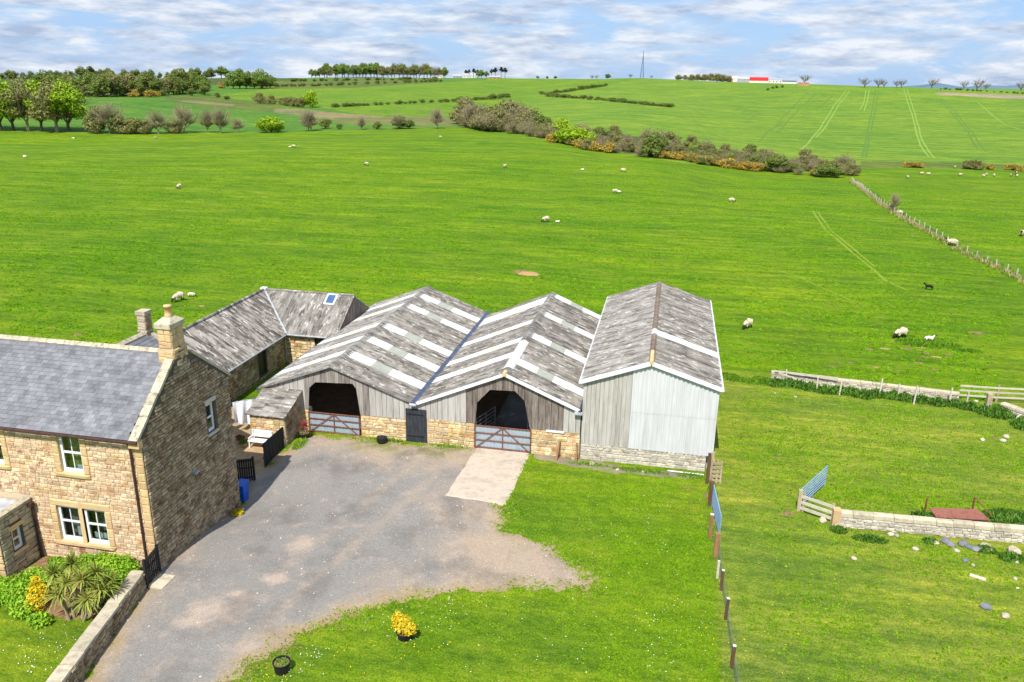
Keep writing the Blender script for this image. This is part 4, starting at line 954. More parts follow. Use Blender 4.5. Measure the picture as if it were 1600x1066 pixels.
# ---- right barn
B3 = thing('tall_barn', 'tall barn with pale metal clad gable and mossy corrugated roof', 'barn', (-.2, YF, 0))
e3l, r3_, e3r = (-3.95, 4.64), (-.28, 6.0), (3.42, 4.86)
roof_side(B3, e3l, r3_, Y0, 18, (.5, .5), {}, M_['fibre_pale'], 7)
c3 = stripcols([(1022,525)], 5.9, 18)
p3 = {}
for r in (0, 1): p3[(r, c3[0])] = ('rooflight', M_['skylite'])
roof_side(B3, e3r, r3_, Y0, 18, (.5, .5), p3, M_['fibre'], 8)
ridge_caps(B3, r3_[0], r3_[1]+.05, Y0, 18, .17, .05, white=(c3[0],), m=M_['ridgebrown'])
b = MB(); b.tube([(r3_[0], Y0-.1, r3_[1]+.06), (r3_[0], Y0+1.6, r3_[1]+.1)], .11, 8); b.build('ridge_end', M_['clay'], B3)
rl3 = lerp_poly([e3l, r3_, e3r])
boards(B3, -3.8, -1.2, lambda x: .93, lambda x: rl3(x)-.1, [r3_[0]], lambda x: M_['board_pale'], wr=(.2,.26), seed=21)
def clad_panel(x0, x1, zl, zu, m):
    n = int((x1-x0)/.2)*5; vs = []
    for i in range(n+1):
        x = x0+(x1-x0)*i/n; y = YF-.055-.032*math.sin(i/5*2*math.pi)
        vs += [(x, y, zl(x)), (x, y, zu(x))]
    b = MB(); b.add(vs, [(2*i, 2*i+2, 2*i+3, 2*i+1) for i in range(n)]); return b.build('cladding_sheet', m, B3, True, fix=False)
xs = np.linspace(-1.2, 3.32, 6)
for a, c in zip(xs[:-1], xs[1:]):
    clad_panel(a+.004, c, lambda x: .93, lambda x: 3.12, M_['whitesheet']); o = clad_panel(a+.004, c, lambda x: 3.09, lambda x: rl3(x)-.08, M_['whitesheet']); o.location.y -= .012
w = MB(); w.b2((-3.8, YF, -.7), (2.98, YF+.4, .96)); w.prism([(-3.8, YF+.02, .96), (3.25, YF+.02, .96), (3.25, YF+.02, 4.75), (r3_[0], YF+.02, 5.85), (-3.8, YF+.02, 4.55)], (0, .1, 0)); w.build('front_wall', M_['mortar_pale'], B3)
rubble(B3, (0, YF, 0), (0,-1,0), -3.8, 2.98, -.25, lambda u: .93, [], M_['whitestone'], (.26,.56), (.15,.28), .045, 200, 16)
w = MB(); w.b2((-3.8, YF+.4, -.6), (-3.6, YF+17.7, 4.55)); w.b2((3.05, YF+.4, -.6), (3.25, YF+17.7, 4.75)); w.b2((-3.6, YF+17.4, -.6), (3.05, YF+17.7, 4.6)); w.prism([(-3.8, YF+17.7, 4.55), (3.25, YF+17.7, 4.7), (r3_[0], YF+17.7, 5.85)], (0, -.3, 0)); w.build('rear_wall', M_['board_pale'], B3)
for ea in (e3l, e3r):
    b = MB(); b.bar((ea[0], Y0-.05, ea[1]-.02), (r3_[0], Y0-.05, r3_[1]-.02), .06, .22); b.build('bargeboard', M_['whitetrim'], B3)
    b = MB(); b.tube([(ea[0]+(.05 if ea is e3r else -.03), Y0-.1, ea[1]-.04), (ea[0]+(.05 if ea is e3r else -.03), Y0+18, ea[1]-.04)], .075, 8); b.build('gutter', M_['whitetrim'], B3)

# ================================================================ STONE OUTBUILDING BEHIND
OB = thing('stone_outbuilding', 'L-shaped stone outbuilding with weathered corrugated roof and small rooflight', 'outbuilding', (-26.65, 50.7, 0))
ZE, ZR = 2.32, 4.45; XR, XE = -29.8, -26.35; YR, YE = 54.1, 50.45; XW = -22.5; YN = 38.6
def clip_roof(parent, E0, along, up, L, lo, hi, cols, m, rows=2, nm='roof_sheet'):
    E0, along, up = Vector(E0), Vector(along), Vector(up); nr = along.cross(up); nr = nr if nr.z > 0 else -nr
    for r in range(rows):
        for c in range(cols):
            vs = []; n = 28; okk = False
            for i in range(n+1):
                t = c+i/n; a, b = L*r/rows-.04, L*(r+1)/rows+.04
                a = min(max(a, lo(t)), hi(t)); b = min(b, hi(t)); 
                if b > a+.02: okk = True
                else: b = a
                z = .03*math.sin(2*math.pi*t/.146)+.012*r
                vs += [E0+along*t+up*a+nr*z, E0+along*t+up*b+nr*z]
            if okk:
                bb = MB(); bb.add(vs, [(2*i, 2*i+2, 2*i+3, 2*i+1) for i in range(n)]); bb.build(nm, m, parent, True, fix=False)
upA = Vector((XR-XE, 0, ZR-ZE)); LA = upA.length; upA.normalize()
clip_roof(OB, (XE, YN, ZE), (0,1,0), upA, LA, lambda t: -.1 if YN+t < YE else LA*(YN+t-YE)/(YR-YE), lambda t: LA+.02, 16, M_['fibre_streak'])
upB = Vector((0, YR-YE, ZR-ZE)); LB = upB.length; upB.normalize()
clip_roof(OB, (XW, YE, ZE), (-1,0,0), upB, LB, lambda t: -.1 if XW-t > XE else LB*(XE-(XW-t))/(XE-XR), lambda t: LB+.02, 8, M_['fibre_wing'])
b = MB(); b.prism([(XR, YN, ZR-.03), (XR, YR, ZR-.03), (-33.2, 57.7, ZE), (-33.2, YN, ZE)], (0, 0, -.08)); b.build('rear_roof', M_['fibre_pale'], OB)
b = MB(); b.prism([(XR, YR, ZR-.03), (XW, YR, ZR-.03), (XW, 57.7, ZE), (-33.2, 57.7, ZE)], (0, 0, -.08)); b.build('rear_roof', M_['fibre_pale'], OB)
b = MB(); b.prism([(XE+.02, YN, ZE-.06), (XE+.02, YE, ZE-.06), (XR, YR, ZR-.08), (XR, YN, ZR-.08)], (0, 0, -.06)); b.prism([(XE, YE+.02, ZE-.06), (XW+.02, YE+.02, ZE-.06), (XW+.02, YR, ZR-.08), (XR, YR, ZR-.08)], (0, 0, -.06)); b.build('roof_deck', M_['timberdark'], OB)
for k in range(16):
    y = YN+k*.97; b = MB(); b.tube([(XR, y, ZR+.03), (XR, y+.98, ZR+.03)], .11, 8); b.build('ridge_cap', M_['fibre_streak'], OB)
for k in range(8):
    x = XW-k*.92; b = MB(); b.tube([(x, YR, ZR+.03), (x-.93, YR, ZR+.03)], .09, 8); b.build('ridge_cap', M_['fibre_pale'], OB)
b = MB(); b.bar((XE, YE, ZE+.02), (XR, YR, ZR+.03), .14, .05); b.build('valley_flashing', M_['lead'], OB)
b = MB(); b.box((XR, YR, ZR+.1), (.45, .4, .12)); b.build('ridge_flashing', M_['whitetrim'], OB)
WXo, WYo = -26.65, 50.72
odr = (46.75, 47.9, .25, 2.0); oop = (-24.3, -22.6, -.5, 2.15)
w = MB(); wall_holes(w, (WXo, 0, 0), (1,0,0), YN, WYo, -1, ZE+.03, [odr], .4); wall_holes(w, (0, WYo, 0), (0,-1,0), WXo, oop[0], -1, ZE+.05, [], .4); w.b2((-33.1, YN, -1), (WXo-.4, YN+.4, ZE)); w.b2((-33.1, 57.2, -1), (XW, 57.6, ZE)); w.build('wall', M_['mortar_dark'], OB)
rubble(OB, (WXo, 0, 0), (1,0,0), YN, WYo, -.3, lambda u: ZE, [(odr[0]-.05, odr[1]+.05, odr[2]-.1, odr[3]+.15)], M_['weathered'], (.28,.6), (.16,.27), .045, 250, 61)
rubble(OB, (0, WYo, 0), (0,-1,0), WXo+.02, oop[0], -.2, lambda u: ZE, [], M_['barnstone'], (.28,.55), (.17,.28), .045, 60, 62)
b = MB(); b.b2((WXo-.2, odr[0], odr[2]), (WXo-.12, odr[1], odr[3])); b.build('door', M_['blackplastic'], OB)
b = MB(); b.b2((WXo-.02, odr[0]-.1, odr[3]), (WXo+.05, odr[1]+.1, odr[3]+.14)); b.build('lintel', M_['walltop'], OB)
b = MB(); b.b2((oop[0], WYo+.15, -.5), (XW-.05, WYo+.2, 2.2)); b.build('board_door', M_['timberdark'], OB)
boards_x = []
rd = random.Random(5); y = YE+.25
while y < 57.4:
    wd = rd.uniform(.22, .32); up_ = lambda yy: ZE+(ZR-ZE)*(1-abs(yy-YR)/(YR-YE))
    b = MB(); b.prism([(XW-.05+rd.uniform(0, .01), y+.004, -.2), (XW-.05, y+wd-.004, -.2), (XW-.05, y+wd-.004, min(up_(y+wd), ZR)-.06), (XW-.05, y+.004, up_(y)-.06)], (.03, 0, 0)); b.build('board', M_['board_dark'], OB); y += wd
b = MB(); b.tube([(XE-.1, YE+.12, ZE-.05), (WXo+.1, WYo-.1, ZE-.35), (WXo+.1, WYo-.1, 0)], .05, 8); b.build('downpipe', M_['lead'], OB)
b = MB(); b.tube([(XE+.02, YN, ZE-.08), (XE+.02, YE-.1, ZE-.08)], .06, 8); b.build('gutter', M_['lead'], OB)
b = MB(); b.tube([(XE+.1, YE-.03, ZE-.08), (XW, YE-.03, ZE-.08)], .06, 8); b.build('gutter', M_['lead'], OB)
sk = P(518, 477, 3.75); s0 = (sk.y-YE)/(YR-YE)*LB
nB = Vector((1,0,0)).cross(upB); nB = nB if nB.z > 0 else -nB
c0 = Vector((sk.x, YE, ZE))+upB*s0+nB*.09
b = MB(); b.add([c0+Vector((sx*.42, 0, 0))+upB*sy*.55+nB*h for h in (-.1, .05) for sx, sy in ((-1,-1),(1,-1),(1,1),(-1,1))], [(0,3,2,1),(4,5,6,7),(0,1,5,4),(1,2,6,5),(2,3,7,6),(3,0,4,7)]); so_ = b.build('rooflight_frame', M_['whitetrim'], OB)
b = MB(); b.add([c0+Vector((sx*.30, 0, 0))+upB*sy*.43+nB*.056 for sx, sy in ((-1,-1),(1,-1),(1,1),(-1,1))], [(0,1,2,3)]); b.build('pane', mat('dark_rooflight_glass', ['#3d5878', '#48648a'], 1, rough=.08, bump=0, spec=.6), so_)

# ================================================================ LEAN-TO HUT
HT = thing('lean_to_hut', 'small stone lean-to hut with sloping slab roof beside the white bench', 'hut', (-21.35, 38.9, 0))
w = MB(); w.prism([(-20.3, 37.85, -.6), (-20.3, 40.02, -.6), (-20.3, 40.02, 2.36), (-20.3, 37.85, 1.72)], (-2.1, 0, 0)); w.build('wall', M_['mortar'], HT)
rubble(HT, (0, 37.85, 0), (0,-1,0), -22.4, -20.32, -.2, lambda u: 1.72, [], M_['barnstone'], (.26,.5), (.16,.27), .04, 90, 71)
rubble(HT, (-20.3, 0, 0), (1,0,0), 37.87, 40.0, -.2, lambda y: 1.72+.64*(y-37.85)/2.17, [], M_['weathered'], (.26,.5), (.16,.27), .04, 90, 72)
for r in range(3):
    for c in range(3):
        y0, y1 = 37.68+r*.8, 37.68+(r+1)*.8+.05; x0, x1 = -22.58+c*.81, -22.58+(c+1)*.81-.01
        zf = lambda y: 1.75+.295*(y-37.68)+.03*r*0
        b = MB(); b.prism([(x0, y0, zf(y0)+.025*(r+1)-.02), (x1, y0, zf(y0)+.025*(r+1)-.02), (x1, y1, zf(y1)+.025*r), (x0, y1, zf(y1)+.025*r)], (0, -.01, .045)); b.build('roof_slab', M_['fibre_pale'] if (r+c) % 2 else M_['fibre'], HT)

# ================================================================ YARD THINGS
def posts_panel(mbp): pass
# black board fence by the hut
bf = thing('board_fence', 'black close-boarded timber fence panel joining the lean-to hut', 'fence', (-20.35, 36.6, 0))
for k in range(12):
    y = 35.5+k*.19; z = Z(-20.35, y); b = MB(); b.b2((-20.40+.012*(k % 2), y, z-.05), (-20.37+.012*(k % 2), y+.183, 1.22)); b.build('board', M_['black'], bf)
for z in (.3, 1.0):
    b = MB(); b.b2((-20.46, 35.5, z), (-20.402, 37.8, z+.08)); b.build('rail', M_['black'], bf)
def slat_gate(name, label, p0, p1, z0, h, n, gap=.5, top=None):
    p0, p1 = Vector(p0), Vector(p1); d = p1-p0; L = d.length; d.normalize(); s = Vector((-d.y, d.x, 0)); g = thing(name, label, 'gate', p0)
    wd = L/n*(1-gap*.35)
    for k in range(n):
        a = p0+d*(L*k/n); hh = h+(.12*math.sin(math.pi*(k+.5)/n) if top else 0); b = MB()
        b.prism([a+Vector((0,0,z0)), a+d*wd+Vector((0,0,z0)), a+d*wd+Vector((0,0,z0+hh)), a+Vector((0,0,z0+hh))], s*.022); b.build('slat', M_['black'], g)
    for z in (.2, .62, .92):
        b = MB(); b.prism([p0+Vector((0,0,z0+h*z-.04)), p1+Vector((0,0,z0+h*z-.04)), p1+Vector((0,0,z0+h*z+.04)), p0+Vector((0,0,z0+h*z+.04))], -s*.03); b.build('rail', M_['black'], g)
    for p in (p0-d*.06, p1+d*.06):
        b = MB(); b.box(p+Vector((0,0,z0+h*.53)), (.09, .09, h*1.08)); b.build('post', M_['black'], g)
    return g
slat_gate('slatted_gate', 'black slatted timber gate standing behind the blue bin', (-21.15, 34.0, 0), (-20.45, 34.35, 0), Z(-20.7, 34.2)-.02, 1.35, 7)
slat_gate('garden_gate', 'black slatted garden gate between the garden wall and the farmhouse corner', (-19.72, 24.42, 0), (-19.88, 25.40, 0), .03, 1.22, 7, .9)
BX = -.22; bn = thing('wheelie_bin', 'bright blue wheelie bin behind the farmhouse gable corner', 'bin', (-20.06, 32.6, Z(-19.84, 32.6)))
zb = Z(-19.9, 32.6); b = MB(); bx0, bx1 = -20.34, -19.86
b.add([(bx0+.06,32.4,zb+.05),(bx1-.06,32.4,zb+.05),(bx1-.06,32.85,zb+.05),(bx0+.06,32.85,zb+.05),(bx0,32.33,zb+.95),(bx1,32.33,zb+.95),(bx1,32.92,zb+.95),(bx0,32.92,zb+.95)], [(0,3,2,1),(4,5,6,7),(0,1,5,4),(1,2,6,5),(2,3,7,6),(3,0,4,7)]); b.build('body', M_['bluebin'], bn)
b = MB(); b.prism([(bx0-.02,32.3,zb+.95),(bx1+.02,32.3,zb+.95),(bx1+.02,32.95,zb+1.02),(bx0-.02,32.95,zb+1.02)], (0,0,.06)); b.build('lid', M_['bluebin'], bn)
for y in (32.45, 32.8):
    b = MB(); b.tube([(bx0-.02, y, zb+.1), (bx0+.06, y, zb+.1)], .1, 12); b.build('wheel', M_['blackplastic'], bn)
# white bench
bz = Z(-21.6, 37.3)+.045; be = thing('garden_bench', 'white slatted garden bench in front of the lean-to hut', 'bench', (-21.55, 37.35, bz))
def bench_box(nm, lo, hi): 
    b = MB(); b.b2(lo, hi); b.build(nm, M_['white'], be)
for k in range(4): bench_box('seat_slat', (-22.2, 37.05+k*.115, bz+.42), (-20.9, 37.05+k*.115+.1, bz+.455))
for k in range(4): bench_box('back_slat', (-22.2, 37.55+k*.02, bz+.55+k*.105), (-20.9, 37.575+k*.02, bz+.63+k*.105))
for x in (-22.15, -20.99):
    bench_box('leg', (x, 37.07, bz), (x+.06, 37.13, bz+.42)); bench_box('leg', (x, 37.5, bz), (x+.06, 37.58, bz+.95)); bench_box('arm', (x, 37.05, bz+.6), (x+.06, 37.55, bz+.64)); bench_box('arm_post', (x, 37.07, bz+.455), (x+.06, 37.12, bz+.6))
# washing line with a white sheet and a blue cloth
wlz = 1.95; wlo = thing('washing_line', 'thin washing line strung across the back yard', 'washing line', (-23.2, 38.6, 0))
for p in ((-25.3, 37.6), (-22.75, 39.75)):
    b = MB(); b.tube([(p[0], p[1], Z(*p)-.05), (p[0], p[1], wlz+.15)], .035, 8); b.build('post', M_['galvbar'], wlo)
b = MB(); b.tube([(-25.3, 37.6, wlz+.05), (-24, 38.7, wlz-.02), (-22.75, 39.75, wlz+.05)], .008, 5); b.build('line', M_['wire'], wlo)
def hung(name, label, a, c, drop, m, cat, seed):
    b = MB(); n, k = 14, 10; vs = []; rd = random.Random(seed); ph = rd.uniform(0, 6); a, c = Vector(a), Vector(c); s = Vector((c.y-a.y, a.x-c.x, 0)).normalized()
    for j in range(k+1):
        for i in range(n+1):
            t = i/n; p = a.lerp(c, t); off = (.05+.10*j/k)*math.sin(i*1.1+ph+j*.15)+.16*math.sin(j/k*2.2)*(1-t); q0 = p+s*off; vs.append((q0.x, q0.y, p.z-drop*j/k*(1-.12*math.sin(t*3+ph))))
    b.add(vs, [(j*(n+1)+i, j*(n+1)+i+1, (j+1)*(n+1)+i+1, (j+1)*(n+1)+i) for j in range(k) for i in range(n)]); o = b.build(name, m, None, True, fix=False); return tag(o, label, cat)
hung('hanging_sheet', 'white bed sheet hanging on the washing line', (-23.95, 38.74, wlz), (-22.95, 39.58, wlz), 1.5, M_['cloth'], 'sheet', 4)
hung('hanging_towel', 'blue grey cloth hanging on the washing line beside the white sheet', (-24.9, 37.94, wlz), (-24.0, 38.7, wlz), .8, M_['clothblue'], 'cloth', 8)

# ---------------------------------------------------------------- leaves and plants
def leaf_quads(rd, centers, n, size, flat=.0, aspect=1.6):
    """n leaf faces spread through ellipsoid clumps [(c, r)], denser to the outside"""
    R0 = np.random.RandomState(rd.randrange(10**6)); k = len(centers)
    vol = np.array([c[1][0]*c[1][1]*c[1][2] for c in centers])**.7; pick = R0.choice(k, n, p=vol/vol.sum())
    C0 = np.array([c[0] for c in centers])[pick]; Rr = np.array([c[1] for c in centers])[pick]
    d = R0.normal(size=(n, 3)); d /= np.linalg.norm(d, axis=1)[:, None]; rad = R0.uniform(.35, 1.0, n)**.5; rad *= R0.uniform(.85, 1.12, n)
    p = C0+d*Rr*rad[:, None]
    a = R0.normal(size=(n, 3)); a /= np.linalg.norm(a, axis=1)[:, None]
    nrm = d*.7+R0.normal(size=(n, 3))*.6+np.array([0, 0, .35]); nrm /= np.linalg.norm(nrm, axis=1)[:, None]
    u = np.cross(nrm, a); u /= np.linalg.norm(u, axis=1)[:, None]; w = np.cross(nrm, u)
    s = size*R0.uniform(.6, 1.4, n)[:, None]; u = u*s*aspect*.5; w = w*s*.5
    v = np.stack([p-u, p-w*.9, p+u, p+w*.9], 1).reshape(-1, 3); f = np.arange(4*n).reshape(-1, 4)
    return v, f
def twigs(rd, b, p, d, L, r, depth, sp=.55, n=(2,3), droop=0):
    p = Vector(p); d = Vector(d).normalized(); q0 = p+d*L*.5+Vector((rd.uniform(-1,1), rd.uniform(-1,1), rd.uniform(-1,1)))*L*.06; e = p+d*L
    b.tube([p, q0, e], [r, r*.85, r*.62], 5 if depth > 1 else 3, False); tips = [e]
    if depth <= 0: return tips
    for k in range(rd.randint(*n)):
        nd = (d+Vector((rd.uniform(-1,1), rd.uniform(-1,1), rd.uniform(-.5,.8)-droop))*sp).normalized(); st = p.lerp(e, rd.uniform(.55, 1))
        tips += twigs(rd, b, st, nd, L*rd.uniform(.6, .82), r*.58, depth-1, sp, n, droop)
    return tips
PROTO = {}
def proto_tree(key, name, height, crown, mleaf, mbark, nleaf, lsize, trunk=.28, depth=3, seed=1, extra=None, spread=.55, clumps=16, base=.3, flat=1.0, twigy=0):
    rd = random.Random(seed); root = bpy.data.objects.new(name, None); root.empty_display_size = .3
    b = MB(); tips = []
    th = height*base
    b.tube([(0,0,-.35), (.05,.02,th*.5), (rd.uniform(-.15,.15)*trunk, .1, th)], [trunk*1.25, trunk*.95, trunk*.85], 8, False)
    for k in range(5 if depth > 1 else 4):
        an = 2*math.pi*k/5+rd.uniform(-.4,.4); tips += twigs(rd, b, (0,0,th*rd.uniform(.75,1)), (math.cos(an)*spread, math.sin(an)*spread, rd.uniform(.6,1.1)), (height-th)*.42, trunk*.55, depth, .62)
    tr = b.build('trunk', M_[mbark], None); COL.objects.unlink(tr); tr.parent = root
    cs = []
    for k in range(clumps):
        an = rd.uniform(0, 6.28); rr = crown*math.sqrt(rd.random())*.72; zc_ = th*.9+(height-th)*(.18+.66*rd.random()*(1-.35*(rr/crown)))
        s = crown*rd.uniform(.26, .46); cs.append(((math.cos(an)*rr, math.sin(an)*rr, zc_), (s*1.1, s*1.1, s*.78*flat)))
    cs.append(((0, 0, th+(height-th)*.78), (crown*.5, crown*.5, (height-th)*.22)))
    v, f = leaf_quads(rd, cs, nleaf, lsize)
    cr = bpy.data.objects.new('crown', npmesh('crown', v, f, M_[mleaf])); cr.parent = root
    ch = [tr, cr]
    if twigy:
        b2 = MB(); R0 = rd
        for t in range(twigy):
            c, s = cs[rd.randrange(len(cs))]; d = Vector((rd.gauss(0,1), rd.gauss(0,1), abs(rd.gauss(.3,.8)))).normalized(); c = Vector(c); st = c*.55+Vector((0,0,th*.3)); e = c+Vector((d.x*s[0], d.y*s[1], d.z*s[2]))*1.08
            m_ = st.lerp(e, .55)+Vector((rd.uniform(-.2,.2), rd.uniform(-.2,.2), .15))*crown*.12; b2.tube([st, m_, e], [.035*height/8, .022*height/8, .009*height/8], 3, False)
        tw = b2.build('twigs', M_['barkpale'], None, fix=False); COL.objects.unlink(tw); tw.parent = root; tw['kind'] = 'stuff'; ch.append(tw)
    if extra:
        mm, n2, s2, zlo = extra; v, f = leaf_quads(rd, [((c[0][0]*1.08, c[0][1]*1.08, c[0][2]), (c[1][0]*1.06, c[1][1]*1.06, c[1][2]*1.08)) for c in cs], n2, s2)
        fl = bpy.data.objects.new('blossom', npmesh('blossom', v, f, M_[mm])); fl.parent = root; ch.append(fl)
    cr['kind'] = 'stuff'
    PROTO[key] = (root, ch, height); return root
def plant_at(key, pos, h, rz, label, cat, group=None, wide=1.0, name=None):
    root, ch, H0 = PROTO[key]; s = h/H0
    c = bpy.data.objects.new(name or root.name, None); c.empty_display_size = .3; COL.objects.link(c)
    c.matrix_basis = Matrix.Translation(Vector(pos)) @ Matrix.Rotation(rz, 4, 'Z') @ Matrix.Diagonal((s*wide, s*wide, s, 1)); tag(c, label, cat, group)
    for k in ch:
        q0 = k.copy(); COL.objects.link(q0); q0.parent = c
    return c
proto_tree('syc', 'broadleaf_tree', 15, 6.2, 'lf_fresh', 'bark', 6500, .46, .42, 3, 11, clumps=30, base=.17)
proto_tree('syo', 'broadleaf_tree', 15, 6.0, 'lf_olive', 'barkpale', 4600, .42, .42, 3, 12, clumps=26, base=.19, twigy=160)
proto_tree('mid', 'broadleaf_tree', 11, 4.8, 'lf_mid', 'bark', 3200, .48, .32, 2, 13, clumps=18, base=.22)
proto_tree('dark', 'broadleaf_tree', 11, 4.8, 'lf_dark', 'bark', 3200, .48, .32, 2, 14, clumps=18, base=.2)
proto_tree('bare', 'leafless_tree', 9, 4.2, 'lf_twig', 'barkpale', 420, .16, .24, 4, 15, clumps=11, base=.16, twigy=800, spread=.75)
proto_tree('haw', 'thorn_bush', 4.5, 3.0, 'lf_twig', 'barkpale', 1500, .18, .14, 2, 16, clumps=18, base=.08, twigy=500)
proto_tree('olv', 'thorn_bush', 4.5, 3.0, 'lf_olive', 'bark', 2200, .26, .14, 2, 17, clumps=16, base=.08, twigy=100)
proto_tree('grn', 'leafy_bush', 4.5, 3.2, 'lf_fresh', 'bark', 2600, .28, .14, 2, 18, clumps=16, base=.06)
proto_tree('drk', 'leafy_bush', 4.0, 2.8, 'lf_dark', 'bark', 2200, .27, .14, 2, 19, clumps=14, base=.05)
proto_tree('grs', 'gorse_bush', 2.2, 2.0, 'lf_olive', 'bark', 1200, .20, .08, 1, 20, clumps=12, base=.05, extra=('gorse', 750, .16, 0))
proto_tree('pin', 'pine_tree', 14, 3.6, 'lf_pine', 'bark', 2400, .42, .3, 2, 21, clumps=9, base=.55, flat=.6)
proto_tree('wmid', 'broadleaf_tree', 11, 5.2, 'lf_mid', 'bark', 3600, .5, .32, 2, 31, clumps=22, base=.08)
proto_tree('wdark', 'broadleaf_tree', 11, 5.2, 'lf_dark', 'bark', 3600, .5, .32, 2, 32, clumps=22, base=.08)
proto_tree('wolv', 'broadleaf_tree', 11, 5.0, 'lf_olive', 'barkpale', 3200, .46, .32, 2, 33, clumps=22, base=.1, twigy=200)
proto_tree('bare2', 'leafless_tree', 9, 4.4, 'lf_twig', 'bark', 150, .2, .3, 4, 41, clumps=9, base=.22, twigy=150, spread=.8)
RD = random.Random(77)
def row(key, pix, hpx, label, cat, group, jit=.15, wide=1.0):
    """plants at photo pixels (u, v of the foot); height given in photo pixels"""
    for it in pix:
        u, v = it[0], it[1]; hp = it[2] if len(it) > 2 else hpx; p = G(u, v); d = math.hypot(p.x, p.y)
        plant_at(key, p-Vector((0,0,.15)), hp*d/FPX*RD.uniform(1-jit, 1+jit), RD.uniform(0, 6.28), label, cat, group, wide*RD.uniform(.9, 1.15))
# big trees along the field edge
row('syc', [(2,204,68),(21,204,60),(66,205,66),(108,206,66)], 66, 'tall broadleaf tree in fresh yellow green leaf along the pasture edge', 'tree', 'fresh green trees on the pasture edge', .04)
row('syo', [(44,205,72),(90,206,66)], 66, 'tall tree in olive half-open leaf standing among the fresh green trees', 'tree', 'olive trees on the pasture edge', .04)
row('syc', [(-40,203,70),(-80,203,64)], 66, 'tall broadleaf tree in fresh yellow green leaf along the pasture edge', 'tree', 'fresh green trees on the pasture edge', .04)
row('olv', [(152,208,38)], 38, 'yellow green thorn tree beside the bare hedge trees', 'tree', None, .05, .8)
row('bare', [(172,209,44),(248,209,36),(288,208,40),(345,208,42),(325,207,34),(372,207,22),(482,205,34),(486,205,30)], 36, 'greyish leafless tree in the hedge line beyond the pasture', 'tree', 'leafless hedge trees beyond the pasture', .08)
row('bare', [(565,203,20),(620,202,24),(683,201,34),(735,200,40)], 34, 'small leafless tree on the pasture edge near the tan strip', 'tree', 'leafless trees near the tan strip', .08)
row('grn', [(424,207,22),(416,207,20),(434,207,16)], 20, 'bright green bush in the hedge line beyond the pasture', 'bush', 'green hedge bushes beyond the pasture', .1)
row('olv', [(200,209,22),(212,209,20),(228,209,20),(190,209,24),(275,208,20),(268,208,18)], 20, 'low olive bush in the hedge line beyond the pasture', 'bush', 'olive hedge bushes beyond the pasture', .15)
row('drk', [(508,201,14),(530,202,8),(590,202,13),(625,201,20),(640,201,13)], 14, 'small dark bush on the pasture edge', 'bush', 'dark bushes on the pasture edge', .1)
row('grn', [(488,168,26)], 26, 'round bright green tree alone on the far hillside', 'tree', None, .02, .75)
row('olv', [(406,162,16),(424,163,14),(447,165,14),(462,167,15),(472,168,15),(440,164,10),(455,166,14)], 14, 'small olive tree on the hillside beside the round green tree', 'tree', 'small olive hillside trees', .1)
# woods on the left hill
wood = []
for k in range(52):
    u = 70+k*4.85+RD.uniform(-3, 3); wood.append((u, 151-abs(u-170)*.02+RD.uniform(-2, 1)-max(0, u-260)*.10, RD.uniform(15, 33)))
for i, it in enumerate(wood):
    k = ('wmid', 'wdark', 'wolv', 'wdark', 'wolv', 'wdark')[i % 6]
    row(k, [it], 26, {'wmid': 'mid green tree in the wood on the far left hill', 'wdark': 'dark green tree in the wood on the far left hill', 'wolv': 'olive tree in the wood on the far left hill'}[k], 'tree', 'trees of the left hill wood', .1)
row('wmid', [(365,139,24),(375,139,26),(385,139,24),(398,139,20),(410,139,22),(422,138,18),(320,147,20),(304,144,26),(292,142,28),(408,138,26)], 22, 'green tree in the small copse beyond the left wood', 'tree', 'copse beyond the left wood', .1)
row('drk', [(319,149,16),(300,150,10),(340,153,8),(355,156,6)], 10, 'small dark bush below the left hill wood', 'bush', 'bushes below the left wood', .1)
row('grs', [(60,140,10),(72,141,11),(84,141,12),(40,145,9),(25,146,9),(5,144,8),(208,152,8),(216,151,9),(237,152,9),(243,151,7),(60,152,9),(70,151,10),(86,152,10),(345,138,7),(2,150,7),(34,150,8),(130,143,8)], 10, 'orange flowering gorse bush among the far left trees', 'bush', 'gorse among the far left trees', .2, .9)
sky_l = [(4,122,9),(15,122,12),(22,122,9),(37,122,9),(48,122,10),(60,122,12),(70,121,9),(80,121,13),(90,121,10),(95,121,9),(112,121,13),(128,121,14),(142,121,16),(158,121,13),(170,121,13),(178,121,11),(194,121,12),(208,121,14),(215,121,12),(228,122,10),(236,122,11),(250,122,10),(262,122,12),(275,122,11),(300,122,18),(310,122,14),(322,121,11),(330,121,12),(375,121,12),(388,121,10)]
row('wdark', sky_l, 11, 'dark tree on the left skyline', 'tree', 'left skyline trees', .25, 1.05)
row('pin', [(142,116,17),(409,124,10)], 16, 'tall wispy tree rising over the left skyline', 'tree', 'tall wispy skyline trees', .05)
row('mid', [(346,122,16),(352,122,14)], 16, 'round bright tree on the left skyline', 'tree', 'round bright skyline trees', .05, 1.1)
